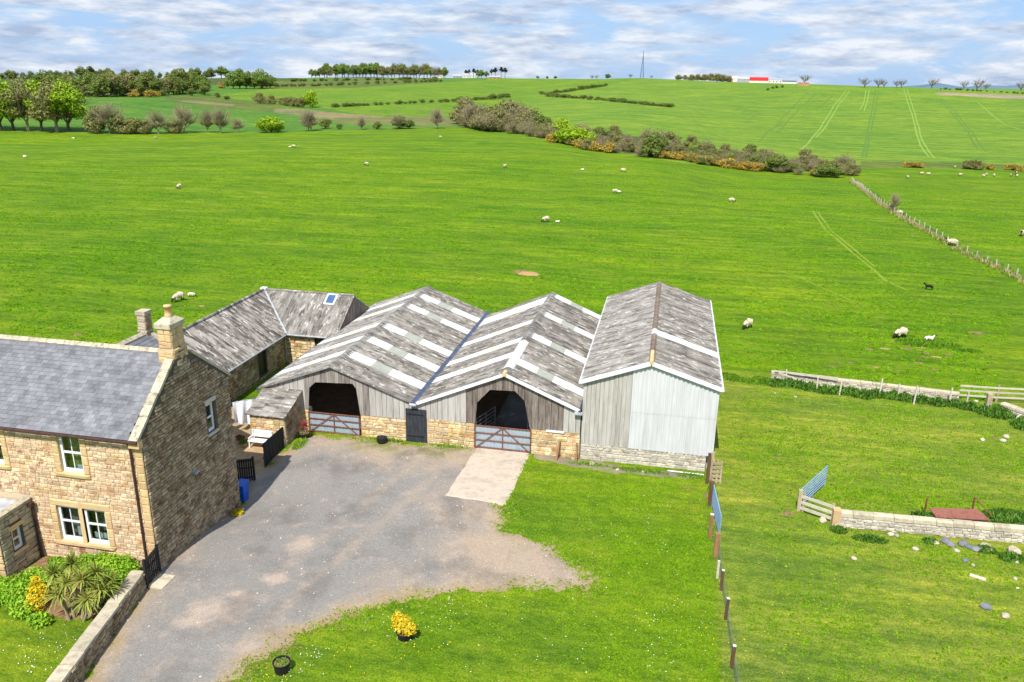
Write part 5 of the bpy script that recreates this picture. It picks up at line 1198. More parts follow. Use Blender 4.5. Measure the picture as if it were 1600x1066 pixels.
# clump of tall trees on the middle skyline
for k in range(38):
    u = 489+k*5.6+RD.uniform(-2, 2); kk = ('syo', 'mid', 'bare', 'syo')[k % 4] if u > 590 else ('mid', 'syo', 'mid', 'dark')[k % 4]
    row(kk, [(u, 121.5+RD.uniform(-.5, .8), RD.uniform(15, 22)*(1 if 500 < u < 680 else .75))], 20, {'syo': 'olive tree in the skyline clump', 'mid': 'green tree in the skyline clump', 'bare': 'leafless tree in the skyline clump', 'dark': 'dark tree in the skyline clump'}[kk], 'tree', 'trees of the skyline clump', .05, .9)
row('pin', [(728,121,12),(733,121,13),(740,121,13),(746,121,12),(768,121,13),(774,121,14),(783,121,15),(789,121,14)], 12, 'dark pine by the white skyline houses', 'tree', 'pines by the skyline houses', .06)
row('mid', [(752,122,12),(760,122,10),(748,122,10)], 11, 'green garden tree by the white skyline houses', 'tree', 'garden trees by the skyline houses', .06)
# hedges on the far hill
def hedge(pts, n, hpx, label, group, key='drk', gaps=0.0):
    for k in range(n):
        if RD.random() < gaps: continue
        t = (k+RD.uniform(-.3, .3))/max(1, n-1)*(len(pts)-1); t = min(max(t, 0), len(pts)-1.001); i = int(t); f = t-i
        u = pts[i][0]*(1-f)+pts[i+1][0]*f; v = pts[i][1]*(1-f)+pts[i+1][1]*f
        row(key, [(u, v)], hpx*RD.uniform(.6, 1.25), label, 'bush', group, .1, 1.35)
hedge([(516,168),(560,166),(640,162),(715,159)], 34, 6, 'hedge bush along the field boundary below the skyline clump', 'hedge bushes below the skyline clump', gaps=.18)
hedge([(740,157),(770,155),(795,152)], 13, 6.5, 'hedge bush on the hill right of the field corner', 'hedge bushes by the field corner')
hedge([(842,148),(880,145),(915,139),(946,135)], 26, 5, 'hedge bush in the rising line on the middle hill', 'hedge bushes in the rising line', gaps=.1)
hedge([(855,151),(900,154),(960,159),(1010,164),(1050,168)], 44, 5.5, 'hedge bush in the long line across the arable hill', 'hedge bushes across the arable hill')
hedge([(430,136),(500,135),(600,131),(690,128)], 34, 5, 'small bush on the rough bank below the skyline clump', 'bushes on the rough bank', gaps=.15)
hedge([(455,128),(520,127),(600,126),(680,125)], 26, 4.5, 'small bush on the upper rough bank', 'bushes on the upper bank', gaps=.2)
row('drk', [(840,121.5,4),(855,121.5,4),(868,121,4),(950,121.5,7),(1200,141,4),(1213,138,4),(1222,137,4),(1207,139,4)], 4, 'small dark bush on the far arable skyline', 'bush', 'bushes on the arable skyline', .1)
row('bare2', [(925,121.5,7),(932,121.5,7),(985,122,7),(1018,122,5),(1351,137,15),(1372,137,14),(1381,137,11),(1401,137,11),(1408,137,12),(1456,136,14),(1506,138,12),(1526,141,17),(1540,141,10),(1595,142,13),(1257,130,14)], 10, 'leafless tree on the far right skyline', 'tree', 'leafless skyline trees', .05, 1.1)
row('olv', [(1060,125,8),(1070,125,8),(1080,126,9),(1090,126,10),(1100,126,10),(1110,126,11),(1120,126,11),(1130,126,11),(1138,126,9)], 9, 'tree sheltering the far farm with the red roof', 'tree', 'trees by the far farm', .1, 1.2)
hedge([(1470,140),(1530,143),(1600,147)], 16, 2.6, 'low hedge bush on the far right field edge', 'hedge bushes on the far right edge')
# the scrub belt along the burn
belt = [(722,199,728,192),(760,206,765,193),(800,209,800,194),(840,217,840,201),(880,226,880,206),(930,238,930,214),(980,243,980,219),(1040,249,1040,226),(1100,258,1100,236),(1160,267,1160,246),(1220,271,1220,254),(1280,276,1290,263),(1330,274,1335,266)]
def belt_at(u, f):
    for a, b in zip(belt[:-1], belt[1:]):
        if a[0] <= u <= b[0]:
            t = (u-a[0])/(b[0]-a[0]); return a[1]*(1-t)+b[1]*t+(a[3]-a[1])*f
    return belt[-1][1]
for k in range(290):
    u = 724+(RD.random() if k % 5 else RD.random()*.25)*612; f = RD.random(); v = belt_at(u, f)
    big = 1.6 if u < 830 else (1.0 if u < 1180 else .95); h = RD.uniform(13, 25)*big*(.72+.28*f)
    kk = RD.choice(['haw','haw','haw','olv','olv','haw','drk' if u > 900 else 'haw','bare' if u < 860 else 'olv'])
    row(kk, [(u, v, h)], h, {'haw': 'grey brown leafless thorn bush in the scrub belt', 'olv': 'olive thorn bush in the scrub belt', 'drk': 'dark green bush in the scrub belt', 'bare': 'leafless tree at the broad end of the scrub belt'}[kk], 'tree' if kk == 'bare' else 'bush', 'scrub belt along the burn', .1, .95)
row('drk', [(832,205,30),(842,208,28),(1020,246,34)], 30, 'large dark green bush rising from the scrub belt', 'bush', 'large dark bushes of the scrub belt', .04)
row('grn', [(895,226,30),(908,229,28),(884,225,24),(878,214,28)], 30, 'bright green bush among the brown scrub', 'bush', 'bright green bushes in the scrub belt', .05, 1.05)
row('grn', [(1075,238,16),(1140,252,14),(1290,268,14)], 14, 'small fresh green bush in the scrub belt', 'bush', 'small fresh bushes in the scrub belt', .05)
row('drk', [(1205,268,26),(1218,269,24),(1295,277,20),(1283,277,18),(1308,278,17)], 22, 'dark green bush at the low end of the scrub belt', 'bush', 'dark bushes at the scrub end', .05)
gl = [(896,227),(905,230),(918,233),(926,235),(934,236),(948,233),(950,238),(872,223),(1028,246),(1036,248),(1044,248),(1052,249),(1066,250),(1076,252),(1084,253),(1100,257),(1108,257),(1118,259),(1126,260),(1140,262),(1150,264),(1158,265),(1166,266),(1176,267),(1188,268),(1272,275,12)]
row('grs', gl, 13, 'orange yellow gorse bush along the front of the scrub belt', 'bush', 'gorse along the scrub belt', .12, 1.15)
row('grs', [(1424,262,8),(1432,262,8),(1546,265,8),(1590,267,9),(1582,266,8)], 8, 'gorse bush on the far side of the sheep pasture', 'bush', 'gorse beyond the sheep pasture', .1, 1.2)
row('olv', [(1510,264,13),(1524,265,14),(1434,262,9),(1518,264,14)], 12, 'rounded thorn bush on the far side of the sheep pasture', 'bush', 'thorn bushes beyond the sheep pasture', .1, 1.1)
row('bare', [(1395,331,30)], 30, 'spindly leafless sapling on the pasture fence line', 'tree', None, .02, .6)

# ================================================================ FAR BUILDINGS
def far_block(name, label, u0, u1, vbase, hpx, roofpx, mw, mr, depth=10, win=0, group=None):
    p0 = G(u0, vbase); p1 = G(u1, vbase); r = (math.hypot(p0.x, p0.y)+math.hypot(p1.x, p1.y))/2; d0 = Vector((p0.x, p0.y, 0)).normalized()*r; d1 = Vector((p1.x, p1.y, 0)).normalized()*r
    zb = min(p0.z, p1.z)-.6; h = hpx*r/FPX+.6; rh = roofpx*r/FPX; t = thing(name, label, 'building', (d0.x, d0.y, zb), group)
    al = (d1-d0); L = al.length; al.normalize(); bk = Vector((-al.y, al.x, 0)); bk = bk if bk.dot(d0) > 0 else -bk; zz = Vector((0,0,1))
    o = d0+zz*zb; b = MB(); b.prism([o, o+al*L, o+al*L+bk*depth, o+bk*depth], zz*h); b.build('wall', mw, t)
    b = MB(); e = .3; b.prism([o-al*e-bk*e+zz*h, o-al*e+bk*(depth+e)+zz*h, o-al*e+bk*depth/2+zz*(h+rh)], al*(L+2*e)); b.build('roof', mr, t)
    for k in range(win):
        c = o+al*(L*(k+.5)/win)+zz*(h*.55); b = MB(); b.prism([c-al*.5-zz*.6, c+al*.5-zz*.6, c+al*.5+zz*.6, c-al*.5+zz*.6], -bk*.06); b.build('window', M_['blackplastic'], t)
    return t
mwh = mat('white_render', ['#c9c6bf', '#dcd9d2'], 1, rough=.9, bump=0); mrd = mat('red_sheet_roof', ['#b01818', '#c42020'], 1, rough=.6, bump=0)
mgr = mat('grey_sheet_roof', ['#8d9094', '#a3a6aa'], .5, rough=.7, bump=0); mbr = mat('brick_wall', ['#a07256', '#b58a6c'], .6, rough=.9, bump=0)
far_block('skyline_house', 'white skyline house with grey roof at the end of the tree clump', 677, 692, 122, 2.5, 2.6, mwh, mgr, 9, 3)
far_block('skyline_house', 'grey skyline house left of the pines', 708, 722, 122, 2.6, 3.2, mgr, mgr, 9, 3)
far_block('skyline_house', 'long white skyline house among the pines', 724, 742, 122, 3.2, 3.4, mwh, mgr, 9, 4)
far_block('skyline_cottage', 'low brick cottage right of the pines', 764, 782, 123, 2.2, 2, mbr, mgr, 8, 3)
far_block('farm_shed', 'white gabled farm shed left of the red roof', 1144, 1152, 125, 5.2, 2.4, mwh, mwh, 14)
far_block('farm_shed', 'long pale grey farm shed beside the red roofed shed', 1154, 1172, 125, 5.6, 1.8, mgr, mwh, 22)
far_block('farm_shed', 'red roofed open farm shed on the far hilltop', 1171, 1200, 127, 3.2, 4.6, mwh, mrd, 18)
far_block('farm_shed', 'low grey farm shed right of the red roofed shed', 1200, 1222, 129, 4.6, 2.2, mwh, mgr, 16, 4)
far_block('farm_shed', 'low dark roofed farm store at the end of the farm', 1222, 1244, 131, 3.0, 1.4, mwh, mat('dark_sheet_roof', ['#4c5258', '#5d6369'], .5, rough=.7, bump=0), 12)
far_block('straw_stack', 'brown straw stack under the lone tree by the far farm', 1246, 1264, 134, 4.2, .4, mat('straw', ['#a0765a', '#b98f70'], .5, rough=1, bump=0), mat('straw_top', ['#a98064', '#c09a7c'], .5, rough=1, bump=0), 8)
far_block('far_farmhouse', 'small white cottage beside the far farm trees', 1126, 1131, 126, 2.4, 1.6, mwh, mgr, 7)
far_block('far_farmhouse', 'small red roofed cottage beside the white farm shed', 1136, 1146, 127, 3.2, 2.0, mbr, mat('tile_roof', ['#a05040', '#b06450'], .5, rough=.9, bump=0), 7)
mt = thing('lattice_mast', 'tall thin lattice mast on the skyline', 'mast', G(1003, 122))
mp_ = Vector(mt.matrix_basis.translation); mr_ = math.hypot(mp_.x, mp_.y); mh = 37*mr_/FPX; bw = 2.6*mr_/FPX
for sx, sy in ((-1,-1),(1,-1),(1,1),(-1,1)):
    b = MB(); b.bar(mp_+Vector((sx*bw, sy*bw, -1)), mp_+Vector((sx*.15, sy*.15, mh*.85)), .28); b.build('leg', M_['blackplastic'], mt)
for k in range(9):
    z0, z1 = mh*.85*k/9, mh*.85*(k+1)/9; w0, w1 = bw*(1-k/9), bw*(1-(k+1)/9)+.1
    b = MB(); b.bar(mp_+Vector((-w0, -w0, z0)), mp_+Vector((w1, -w1, z1)), .18); b.bar(mp_+Vector((w0, -w0, z0)), mp_+Vector((-w1, -w1, z1)), .18); b.build('brace', M_['blackplastic'], mt)
b = MB(); b.tube([mp_+Vector((0,0,mh*.84)), mp_+Vector((0,0,mh))], .25, 5); b.build('aerial', M_['blackplastic'], mt)

# ================================================================ WALLS AND FENCES
def field_wall(name, label, p0, p1, h, th, m, mm, cop=(.8, .16), capm='walltop', lim=200, seed=1, both=True, w=(.2,.45), hh=(.11,.2)):
    p0, p1 = Vector(p0), Vector(p1); d = p1-p0; L = d.length; d.normalize(); N = Vector((d.y, -d.x, 0)); t = thing(name, label, 'wall', (p0+p1)/2)
    b = MB(); b.prism([p0-Vector((0,0,.4)), p1-Vector((0,0,.4)), p1+Vector((0,0,h)), p0+Vector((0,0,h))], -N*th); b.build('core', M_[mm], t)
    zt0 = lambda u: h+p0.z+(p1.z-p0.z)*u/L
    rubble(t, p0, N, 0, L, min(p0.z, p1.z)-.1, lambda u: zt0(u)-.005, [], M_[m], w, hh, .05, lim, seed)
    if both: rubble(t, p1-N*th, -N, 0, L, min(p0.z, p1.z)-.1, lambda u: h+p0.z, [], M_[m], w, hh, .05, 0, seed+1, stuff='rear_stonework')
    rd = random.Random(seed); u = 0
    while u < L-.1:
        l = cop[0]*rd.uniform(.75, 1.25); l = min(l, L-u); z = zt0(u)+rd.uniform(-.005, .02); o0 = rd.uniform(-.03, .03)
        a = p0+d*(u+.008)+N*(.05+o0); c = p0+d*(u+l-.008)+N*(.05+o0); wdt = th+.1
        b = MB(); zz = Vector((0,0,1)); B0 = lambda p, s, zz_: Vector((p.x, p.y, 0))-N*s+zz*zz_
        prof = [(0, z), (.02, z+cop[1]*.75), (wdt*.3, z+cop[1]), (wdt*.7, z+cop[1]), (wdt-.02, z+cop[1]*.75), (wdt, z)]
        vs = [B0(a, s, q0) for s, q0 in prof]+[B0(c, s, q0) for s, q0 in prof]; n = len(prof)
        b.add(vs, [tuple(range(n)), tuple(reversed(range(n, 2*n)))]+[(i, i+n, (i+1) % n+n, (i+1) % n) for i in range(n)]); b.build('coping_stone', M_[capm], t); u += l
    return t
field_wall('garden_wall', 'grey rubble garden wall with flat sandstone coping beside the driveway', (-17.35, 12.4, 0), (-19.78, 24.36, 0), .72, .46, 'weathered', 'mortar_dark', (.85, .11), 'walltop', 300, 101, w=(.18,.4), hh=(.08,.16))
field_wall('stone_wall', 'pale stone wall with rounded coping beside the open metal gate', (8.95, 35.75, 0), (27, 36.6, 0), .52, .36, 'whitestone', 'mortar_pale', (.85, .24), 'walltop', 280, 102)
field_wall('boundary_wall', 'low pale boundary wall with square coping below the sheep', (8.0, 55.55, 0), (19.9, 54.15, 0), .46, .34, 'whitestone', 'mortar_pale', (.95, .18), 'walltop', 200, 103)
field_wall('broken_wall', 'collapsed end of pale stone wall under leaning rails', (22.0, 53.0, 0), (26.5, 47.6, 0), .42, .5, 'whitestone', 'mortar_pale', (.8, .2), 'walltop', 80, 104)
b = MB(); b.box((8.93, 35.9, .42), (.34, .42, .84)); o = b.build('gate_pillar', M_['ashlar'], None); tag(o, 'squared sandstone pillar ending the pale stone wall', 'pillar')
def post(name, label, p, h, w, m, group=None, lean=(0, 0), cat='post', cap=None):
    p = Vector(p); b = MB(); e = p+Vector((lean[0], lean[1], h)); b.bar(p-Vector((0,0,.3)), e, w, w*.95)
    ms = [M_[m]]
    if cap: b.bar(e, e+Vector((0,0,.025)), w*1.02, w*.97, mi=1); ms.append(M_[cap])
    o = b.build(name, ms, None); return tag(o, label, cat, group)
post('gate_post', 'tall dark post at the tall barn corner', (3.05, 38.7, 0), 1.75, .16, 'timberdark')
post('gate_post', 'pale timber post behind the tall dark corner post', (3.26, 39.2, 0), 1.6, .14, 'timber')
post('gate_post', 'brown hanging post at the far end of the blue gate', (3.12, 36.45, 0), 1.3, .2, 'timberdark')
post('gate_post', 'brown post with pale top at the near end of the blue gate', (3.0, 33.3, 0), 1.25, .16, 'timberbrown', cap='posttop')
post('gate_post', 'stout brown strainer post below the blue gate', (3.22, 31.9, 0), 1.15, .22, 'timberbrown')
post('fence_post', 'white painted post beside the stout strainer post', (3.2, 30.2, 0), .85, .1, 'timberpale')
fpos = [(3.31, 29.37), (3.39, 27.45), (3.46, 24.71), (3.56, 21.9), (3.66, 19.0), (3.76, 16.0)]
for x, y in fpos: post('fence_post', 'dark fence post with pale top along the lawn netting', (x, y, 0), .95, .11, 'timberdark', 'lawn netting posts', (RD.uniform(-.03,.05), RD.uniform(-.03,.03)), cap='posttop')
nt = MB(); path = [(3.24, 31.8)]+fpos
for (x0, y0), (x1, y1) in zip(path[:-1], path[1:]):
    L = math.hypot(x1-x0, y1-y0); n = int(L/.16)
    for z in np.linspace(.04, .86, 8): nt.tube([(x0+.06, y0, z), (x1+.06, y1, z)], .0035, 3, False)
    for k in range(n): t = k/n; nt.tube([(x0+.06+(x1-x0)*t, y0+(y1-y0)*t, .02), (x0+.06+(x1-x0)*t, y0+(y1-y0)*t, .88)], .003, 3, False)
o = nt.build('wire_netting', M_['wire'], None, fix=False); tag(o, 'pale wire netting stretched along the lawn fence posts', 'netting')
hurdle('blue grey tubular metal gate beside the tall barn corner', (3.22, 36.3, 0), (3.42, 33.4, 0), .12, 1.05, 7, 'paintblue', 'tubular_gate', .03, 'gate')
hurdle('blue grey tubular metal gate swung open by the pale stone wall', (7.45, 37.0, 0), (9.1, 39.85, 0), .1, 1.05, 7, 'paintblue', 'tubular_gate', .03, 'gate')
post('gate_post', 'weathered post hanging the open metal gate', (7.38, 36.85, 0), 1.15, .18, 'timber')
rf = thing('rail_fence', 'short three-rail silvered timber fence joining the pale stone wall', 'fence', (8.1, 36.3, 0))
for z in (.22, .52, .84):
    b = MB(); b.bar((7.45, 36.78, z), (8.82, 36.0, z+.02), .04, .15); b.build('rail', M_['timberpale'], rf)
for t in (.08, .98):
    b = MB(); b.bar((7.45+1.37*t, 36.83-.78*t, -.2), (7.45+1.37*t, 36.83-.78*t, 1.0), .1); b.build('post', M_['timber'], rf)
# pallet by the barn corner
pl = thing('wooden_pallet', 'grey wooden pallet standing against the tall barn corner', 'pallet', (3.55, 39.0, 0))
for k in range(5):
    b = MB(); b.bar((3.28, 38.85+.02*k, .12+k*.24), (3.78, 38.95+.02*k, .12+k*.24), .03, .13); b.build('slat', M_['timber'], pl)
for x in (3.33, 3.53, 3.73):
    b = MB(); b.bar((x, 38.92, -.03), (x, 39.1, 1.2), .08, .08); b.build('bearer', M_['timber'], pl)
# posts along the boundary wall and the rail fence beyond
for (u, v, hpx) in ((1228,600,22),(1276,612,24),(1311,618,20),(1373,621,28),(1403,623,22),(1427,632,28),(1482,632,24),(1508,636,22)):
    p = G(u, v); post('fence_post', 'slender pale post standing against the boundary wall', p, hpx*math.hypot(p.x, p.y)/FPX*1.05, .09, 'timberpale', 'posts along the boundary wall', (RD.uniform(-.08,.08), RD.uniform(-.05,.1)))
p = G(1542, 641); post('strainer_post', 'thick brown strainer post at the end of the boundary wall', p, 1.15, .3, 'timber')
rf2 = thing('rail_fence', 'three-rail timber fence beyond the thick strainer post', 'fence', (24, 54.3, 0))
xr = [(20.0, 54.6), (22.4, 54.7), (25.0, 55.0), (27.6, 55.2), (30.2, 55.4)]
for (x0, y0), (x1, y1) in zip(xr[:-1], xr[1:]):
    for z in (.35, .7, 1.02): b = MB(); b.bar((x0, y0, z), (x1, y1, z), .04, .11); b.build('rail', M_['timberpale'], rf2)
for x, y in xr[1:]:
    b = MB(); b.bar((x, y+.05, -.3), (x, y+.05, 1.2), .12); b.build('post', M_['timber'], rf2)
for a, c, lab in (((22.2, 51.4, .02), (23.7, 52.6, .75), 'pale rail leaning over the collapsed wall near the strainer post'), ((22.9, 49.4, .02), (24.6, 51.0, .75), 'long pale rail leaning over the low end of the collapsed wall')):
    b = MB(); b.bar(a, c, .1, .07); b.bar(c, Vector(c)+(Vector(c)-Vector(a)).normalized()*.5, .1, .07); tag(b.build('leaning_rail', M_['timberpale'], None), lab, 'rail')
for x, y in ((23.6, 51.9), (25.0, 49.6)): post('fence_post', 'leaning post beside the collapsed wall', (x, y, 0), 1.0, .1, 'timber', 'posts by the collapsed wall', (.12, .05))
b = MB(); b.bar((8.2, 55.4, .72), (12.3, 54.75, .78), .05, .12); b.bar((8.4, 55.0, .75), (11.0, 54.6, .12), .05, .12); tag(b.build('fallen_rails', M_['timberpale'], None), 'fallen timber rails lying along the start of the boundary wall', 'rails')
# wire fence between the pastures
fp = [(1331,283),(1352,300),(1372,317),(1397,334),(1420,348),(1452,365),(1480,382),(1510,398),(1540,412),(1572,427),(1602,442),(1650,466)]
fpts = [G(u, v) for u, v in fp]; wf = thing('wire_fence', 'post and wire fence running through rough grass between the pastures', 'fence', fpts[6])
acc = []; 
for a, c in zip(fpts[:-1], fpts[1:]):
    n = max(1, round((c-a).length/2.6))
    for k in range(n): acc.append(a.lerp(c, k/n))
for p in acc:
    b = MB(); z = Z(p.x, p.y); b.bar((p.x, p.y, z-.2), (p.x+RD.uniform(-.08,.08), p.y, z+RD.uniform(.95,1.2)), .12); b.build('post', M_['timberpale'], wf)
for h in (.35, .65, .95):
    b = MB(); b.tube([(p.x, p.y, Z(p.x, p.y)+h) for p in acc], .012, 3, False); b.build('wire', M_['wire'], wf)

# ---------------------------------------------------------------- ground plants in drifts
def drift(name, label, spots, n, size, hgt, m, upright=.7, aspect=2.2, kind='stuff', cat=None):
    """leafy ground cover: spots = (x, y, rx, ry)"""
    R0 = np.random.RandomState(len(label)*7+n); ar = np.array([s[2]*s[3] for s in spots]); k = R0.choice(len(spots), n, p=ar/ar.sum()); S = np.array([s[:4] for s in spots])[k]
    an = R0.uniform(0, 6.283, n); rr_ = np.sqrt(R0.uniform(0, 1, n)); x = S[:,0]+np.cos(an)*rr_*S[:,2]; y = S[:,1]+np.sin(an)*rr_*S[:,3]
    hh = hgt*(1-.7*rr_)*R0.uniform(.1, 1.0, n); z = zt(x, y)+hh
    p = np.stack([x, y, z], -1); a = R0.uniform(0, 6.283, n); u = np.stack([np.cos(a)*(1-upright), np.sin(a)*(1-upright), np.full(n, upright)], -1)+R0.normal(size=(n,3))*.25
    u /= np.linalg.norm(u, axis=1)[:,None]; w_ = np.cross(u, R0.normal(size=(n,3))); w_ /= np.linalg.norm(w_, axis=1)[:,None]; s = size*R0.uniform(.5, 1.5, n)[:,None]
    u *= s*aspect*.5; w_ *= s*.5; v = np.stack([p-u, p-w_*.8, p+u, p+w_*.8], 1).reshape(-1,3); f = np.arange(4*n).reshape(-1,4)
    o = bpy.data.objects.new(name, npmesh(name, v, f, M_[m])); COL.objects.link(o); tag(o, label, cat, None, kind); return o
bwl = [(8.0+12*t/14+RD.uniform(-.3,.3), 54.6-1.4*t/14+RD.uniform(-.35,.2), .7, .5) for t in range(15)]
drift('nettle_bank', 'dark nettles and weeds along the foot of the boundary wall', bwl+[(21.8, 52.6, 1.4, 1.0), (23.2, 50.8, 1.3, 1.2), (24.6, 48.8, 1.5, 1.2), (25.6, 47.0, 1.5, 1.2)], 11000, .12, .62, 'nettle')
drift('nettle_bank', 'dark nettles around the rusty red sheet behind the pale stone wall', [(17.6, 38.2, 1.5, .9), (13.2, 37.4, .5, .4), (14.6, 36.9, .8, .3), (18.6, 37.2, .9, .6), (16.6, 36.9, .7, .3)], 3800, .11, .45, 'nettle')
drift('weeds', 'weeds among the fallen stones in front of the pale stone wall', [(15.2, 35.0, .5, .3), (13.0, 35.2, .4, .25), (16.2, 34.6, .6, .4), (9.0, 35.3, .4, .3), (10.3, 34.8, .8, .3)], 1500, .09, .3, 'nettle')
drift('long_grass', 'dark tussocks of long grass behind the tall barn', [(4.6, 55.6, 1.3, .5), (5.8, 54.9, 1.1, .5), (6.9, 54.7, 1.0, .5), (7.4, 55.4, .7, .5), (21.6, 67.2, 2.6, 1.2), (20.1, 69.0, 1.0, .4), (24.2, 66.0, 1.2, .5)], 3600, .09, .2, 'tuft2')
drift('dry_grass', 'pale dry grass along the wire fence between the pastures', [(p.x, p.y, .7, .7) for p in acc], 5000, .13, .55, 'drygrass', .85, 3.5)
drift('long_grass', 'long green grass growing along the wire fence', [(p.x+.4, p.y, 1.4, 1.2) for p in acc], 5000, .12, .35, 'tuft2', .8, 3)
drift('long_grass', 'long grass along the foot of the garden wall and margin', [(2.2, 39.3, .8, .25), (-.5, 39.25, 1.6, .2), (-3.2, 39.4, 1.2, .2), (3.3, 37.6, .25, 1.4), (-19.6, 38.2, .35, .8), (-15.0, 39.8, 1.0, .18), (-11.3, 39.8, .9, .18)], 2200, .06, .2, 'tuft', .8, 3)
# daisies and buttercups in the lawn
def flowers(name, label, cl, n, r, m):
    R0 = np.random.RandomState(n); k = R0.choice(len(cl), n); c = np.array([[*P(u, v)[:2], s] for u, v, s in cl])[k]; x = c[:,0]+R0.normal(size=n)*c[:,2]; y = c[:,1]+R0.normal(size=n)*c[:,2]
    vs = []; fs = []
    for i in range(n):
        z = Z(x[i], y[i])+.05; rr_ = r*R0.uniform(.6, 1.3); b0 = len(vs); t0 = R0.uniform(0, 1)
        vs += [(x[i]+rr_*math.cos(t0+q0*1.0472), y[i]+rr_*math.sin(t0+q0*1.0472), z+.012*math.sin(q0*2+t0)) for q0 in range(6)]; fs.append(tuple(range(b0, b0+6)))
    me = bpy.data.meshes.new(name); me.from_pydata(vs, [], fs); me.materials.append(M_[m]); o = bpy.data.objects.new(name, me); COL.objects.link(o); tag(o, label, None, None, 'stuff')
flowers('daisies', 'white daisies scattered over the lawn', [(600,962,.35),(640,990,.4),(490,1020,.3),(690,950,.6),(650,970,.8),(730,960,.9),(820,960,1.2),(930,1000,1.2),(1020,990,1.2),(1075,960,.9),(1060,1030,.8),(960,900,1.0),(1000,850,1.0),(880,800,1.2),(1040,800,1.2),(470,1050,.6),(760,1040,1.2),(30,1010,.6),(60,1040,.5),(90,1000,.5)], 330, .018, 'daisy')
flowers('buttercups', 'yellow buttercups dotted in the lawn and paddock', [(562,1010,.6),(630,1018,.6),(420,1060,.3),(710,1010,1.2),(1050,970,.8),(1120,1000,.6),(1085,760,1.2),(1180,990,3),(1300,900,4),(1450,980,4),(1380,760,4)], 130, .022, 'butter')
# bare earth scrapes in the pasture
def scrape(u, v, rx, ry, label, group, m='sandsoil', h=.05):
    p = G(u, v); b = MB(); n = 16; R0 = random.Random(int(u*7+v)); vs = [(p.x, p.y, p.z+h)]
    for ring, hh in ((.55, h*.8), (1.0, -.04)):
        for k in range(n):
            t = 2*math.pi*k/n; q0 = ring*(1+R0.uniform(-.28, .28)); x, y = p.x+math.cos(t)*rx*q0, p.y+math.sin(t)*ry*q0; vs.append((x, y, Z(x, y)+hh))
    fs = [(0, 1+k, 1+(k+1) % n) for k in range(n)]+[(1+k, 1+n+k, 1+n+(k+1) % n, 1+(k+1) % n) for k in range(n)]
    b.add(vs, fs); o = b.build('bare_earth', M_[m], None, True); tag(o, label, None, group, 'structure')
scrape(826, 428, 1.5, 1.1, 'sandy scrape of bare earth in the pasture', None, 'sandsoil', .12); scrape(815, 425, 1.2, .9, 'smaller sandy scrape beside the bare earth', None, 'soil', .06)
for (u, v, rx, ry) in ((1360,546,.5,.35),(1383,545,.6,.3),(1415,545,.8,.4),(1425,540,.6,.3),(1440,543,.6,.3),(1448,552,.7,.35),(1447,558,.7,.3),(1464,558,.6,.3),(1480,554,.6,.3),(1300,573,.4,.25),(1309,567,.4,.25),(1330,567,.4,.2),(1371,574,.4,.2),(1400,581,.45,.3),(1435,567,.6,.35),(1525,520,1.2,.6),(1246,575,.3,.2),(1388,575,.3,.2),(1460,577,.3,.2),(299,470,.5,.3),(315,478,.4,.25),(284,481,.4,.2),(122,524,.7,.4),(85,512,.6,.2),(178,218,1.4,.7),(244,221,1.0,.5),(1556,684,.35,.25),(1232,803,.5,.4),(1216,715,.3,.2),(1105,775,.25,.5),(1075,762,.3,.2)):
    scrape(u, v, rx, ry, 'small worn patch of bare earth in the grass', 'bare patches in the grass', 'soil' if int(u) % 3 else 'sandsoil', .012)
# loose stones
def pebble(seed):
    bm = bmesh.new(); bmesh.ops.create_icosphere(bm, subdivisions=2, radius=1); rd = random.Random(seed)
    for v in bm.verts: v.co = Vector((v.co.x*(1+rd.uniform(-.16,.16)), v.co.y*.8*(1+rd.uniform(-.16,.16)), v.co.z*.62*(1+rd.uniform(-.16,.16))))
    me = bpy.data.meshes.new('loose_stone'); bm.to_mesh(me); bm.free(); return me
PEB = {m: [pebble(s) for s in range(4)] for m in ('whitestone', 'walltop', 'slate')}
for m in PEB:
    for me in PEB[m]: me.materials.append(M_[m])
for i, (u, v, r, m) in enumerate(((1462,850,.22,'walltop'),(1478,848,.34,'slate'),(1486,853,.3,'slate'),(1505,852,.36,'slate'),(1512,856,.3,'slate'),(1524,860,.3,'slate'),(1530,858,.26,'slate'),(1540,855,.3,'walltop'),(1546,862,.24,'walltop'),(1495,862,.2,'whitestone'),(1508,877,.2,'slate'),(1520,884,.13,'whitestone'),(1430,859,.2,'walltop'),(1285,815,.3,'walltop'),(1312,823,.42,'walltop'),(1325,822,.3,'walltop'),(1584,863,.4,'walltop'),(1588,879,.16,'whitestone'),(1586,905,.15,'whitestone'),(1540,950,.3,'slate'),(1571,964,.24,'walltop'),(1334,874,.2,'walltop'),(1392,836,.22,'whitestone'),(1401,838,.16,'whitestone'),(1567,690,.26,'whitestone'),(1572,684,.3,'walltop'),(925,726,.24,'walltop'),(965,735,.16,'walltop'),(895,718,.16,'walltop'),(1005,738,.14,'walltop'),(1535,688,.2,'whitestone'),(1525,628,.2,'whitestone'),(1211,615,.12,'whitestone'),(1243,621,.15,'whitestone'),(1590,920,.1,'whitestone'))):
    p = G(u, v); r *= .75; o = bpy.data.objects.new('loose_stone', PEB[m][i % 4]); o.matrix_basis = Matrix.Translation(p+Vector((0,0,r*.3))) @ Matrix.Rotation(i*1.3, 4, 'Z') @ Matrix.Diagonal((r, r, r, 1)); COL.objects.link(o)
    near = 'by the tall barn wall' if u < 1100 else ('by the pale stone wall' if 780 < v < 890 and u > 1270 else 'in the paddock grass')
    tag(o, {'slate': 'dark grey', 'walltop': 'brownish', 'whitestone': 'whitish'}[m]+' loose stone lying '+near, 'stone', 'loose stones '+near)
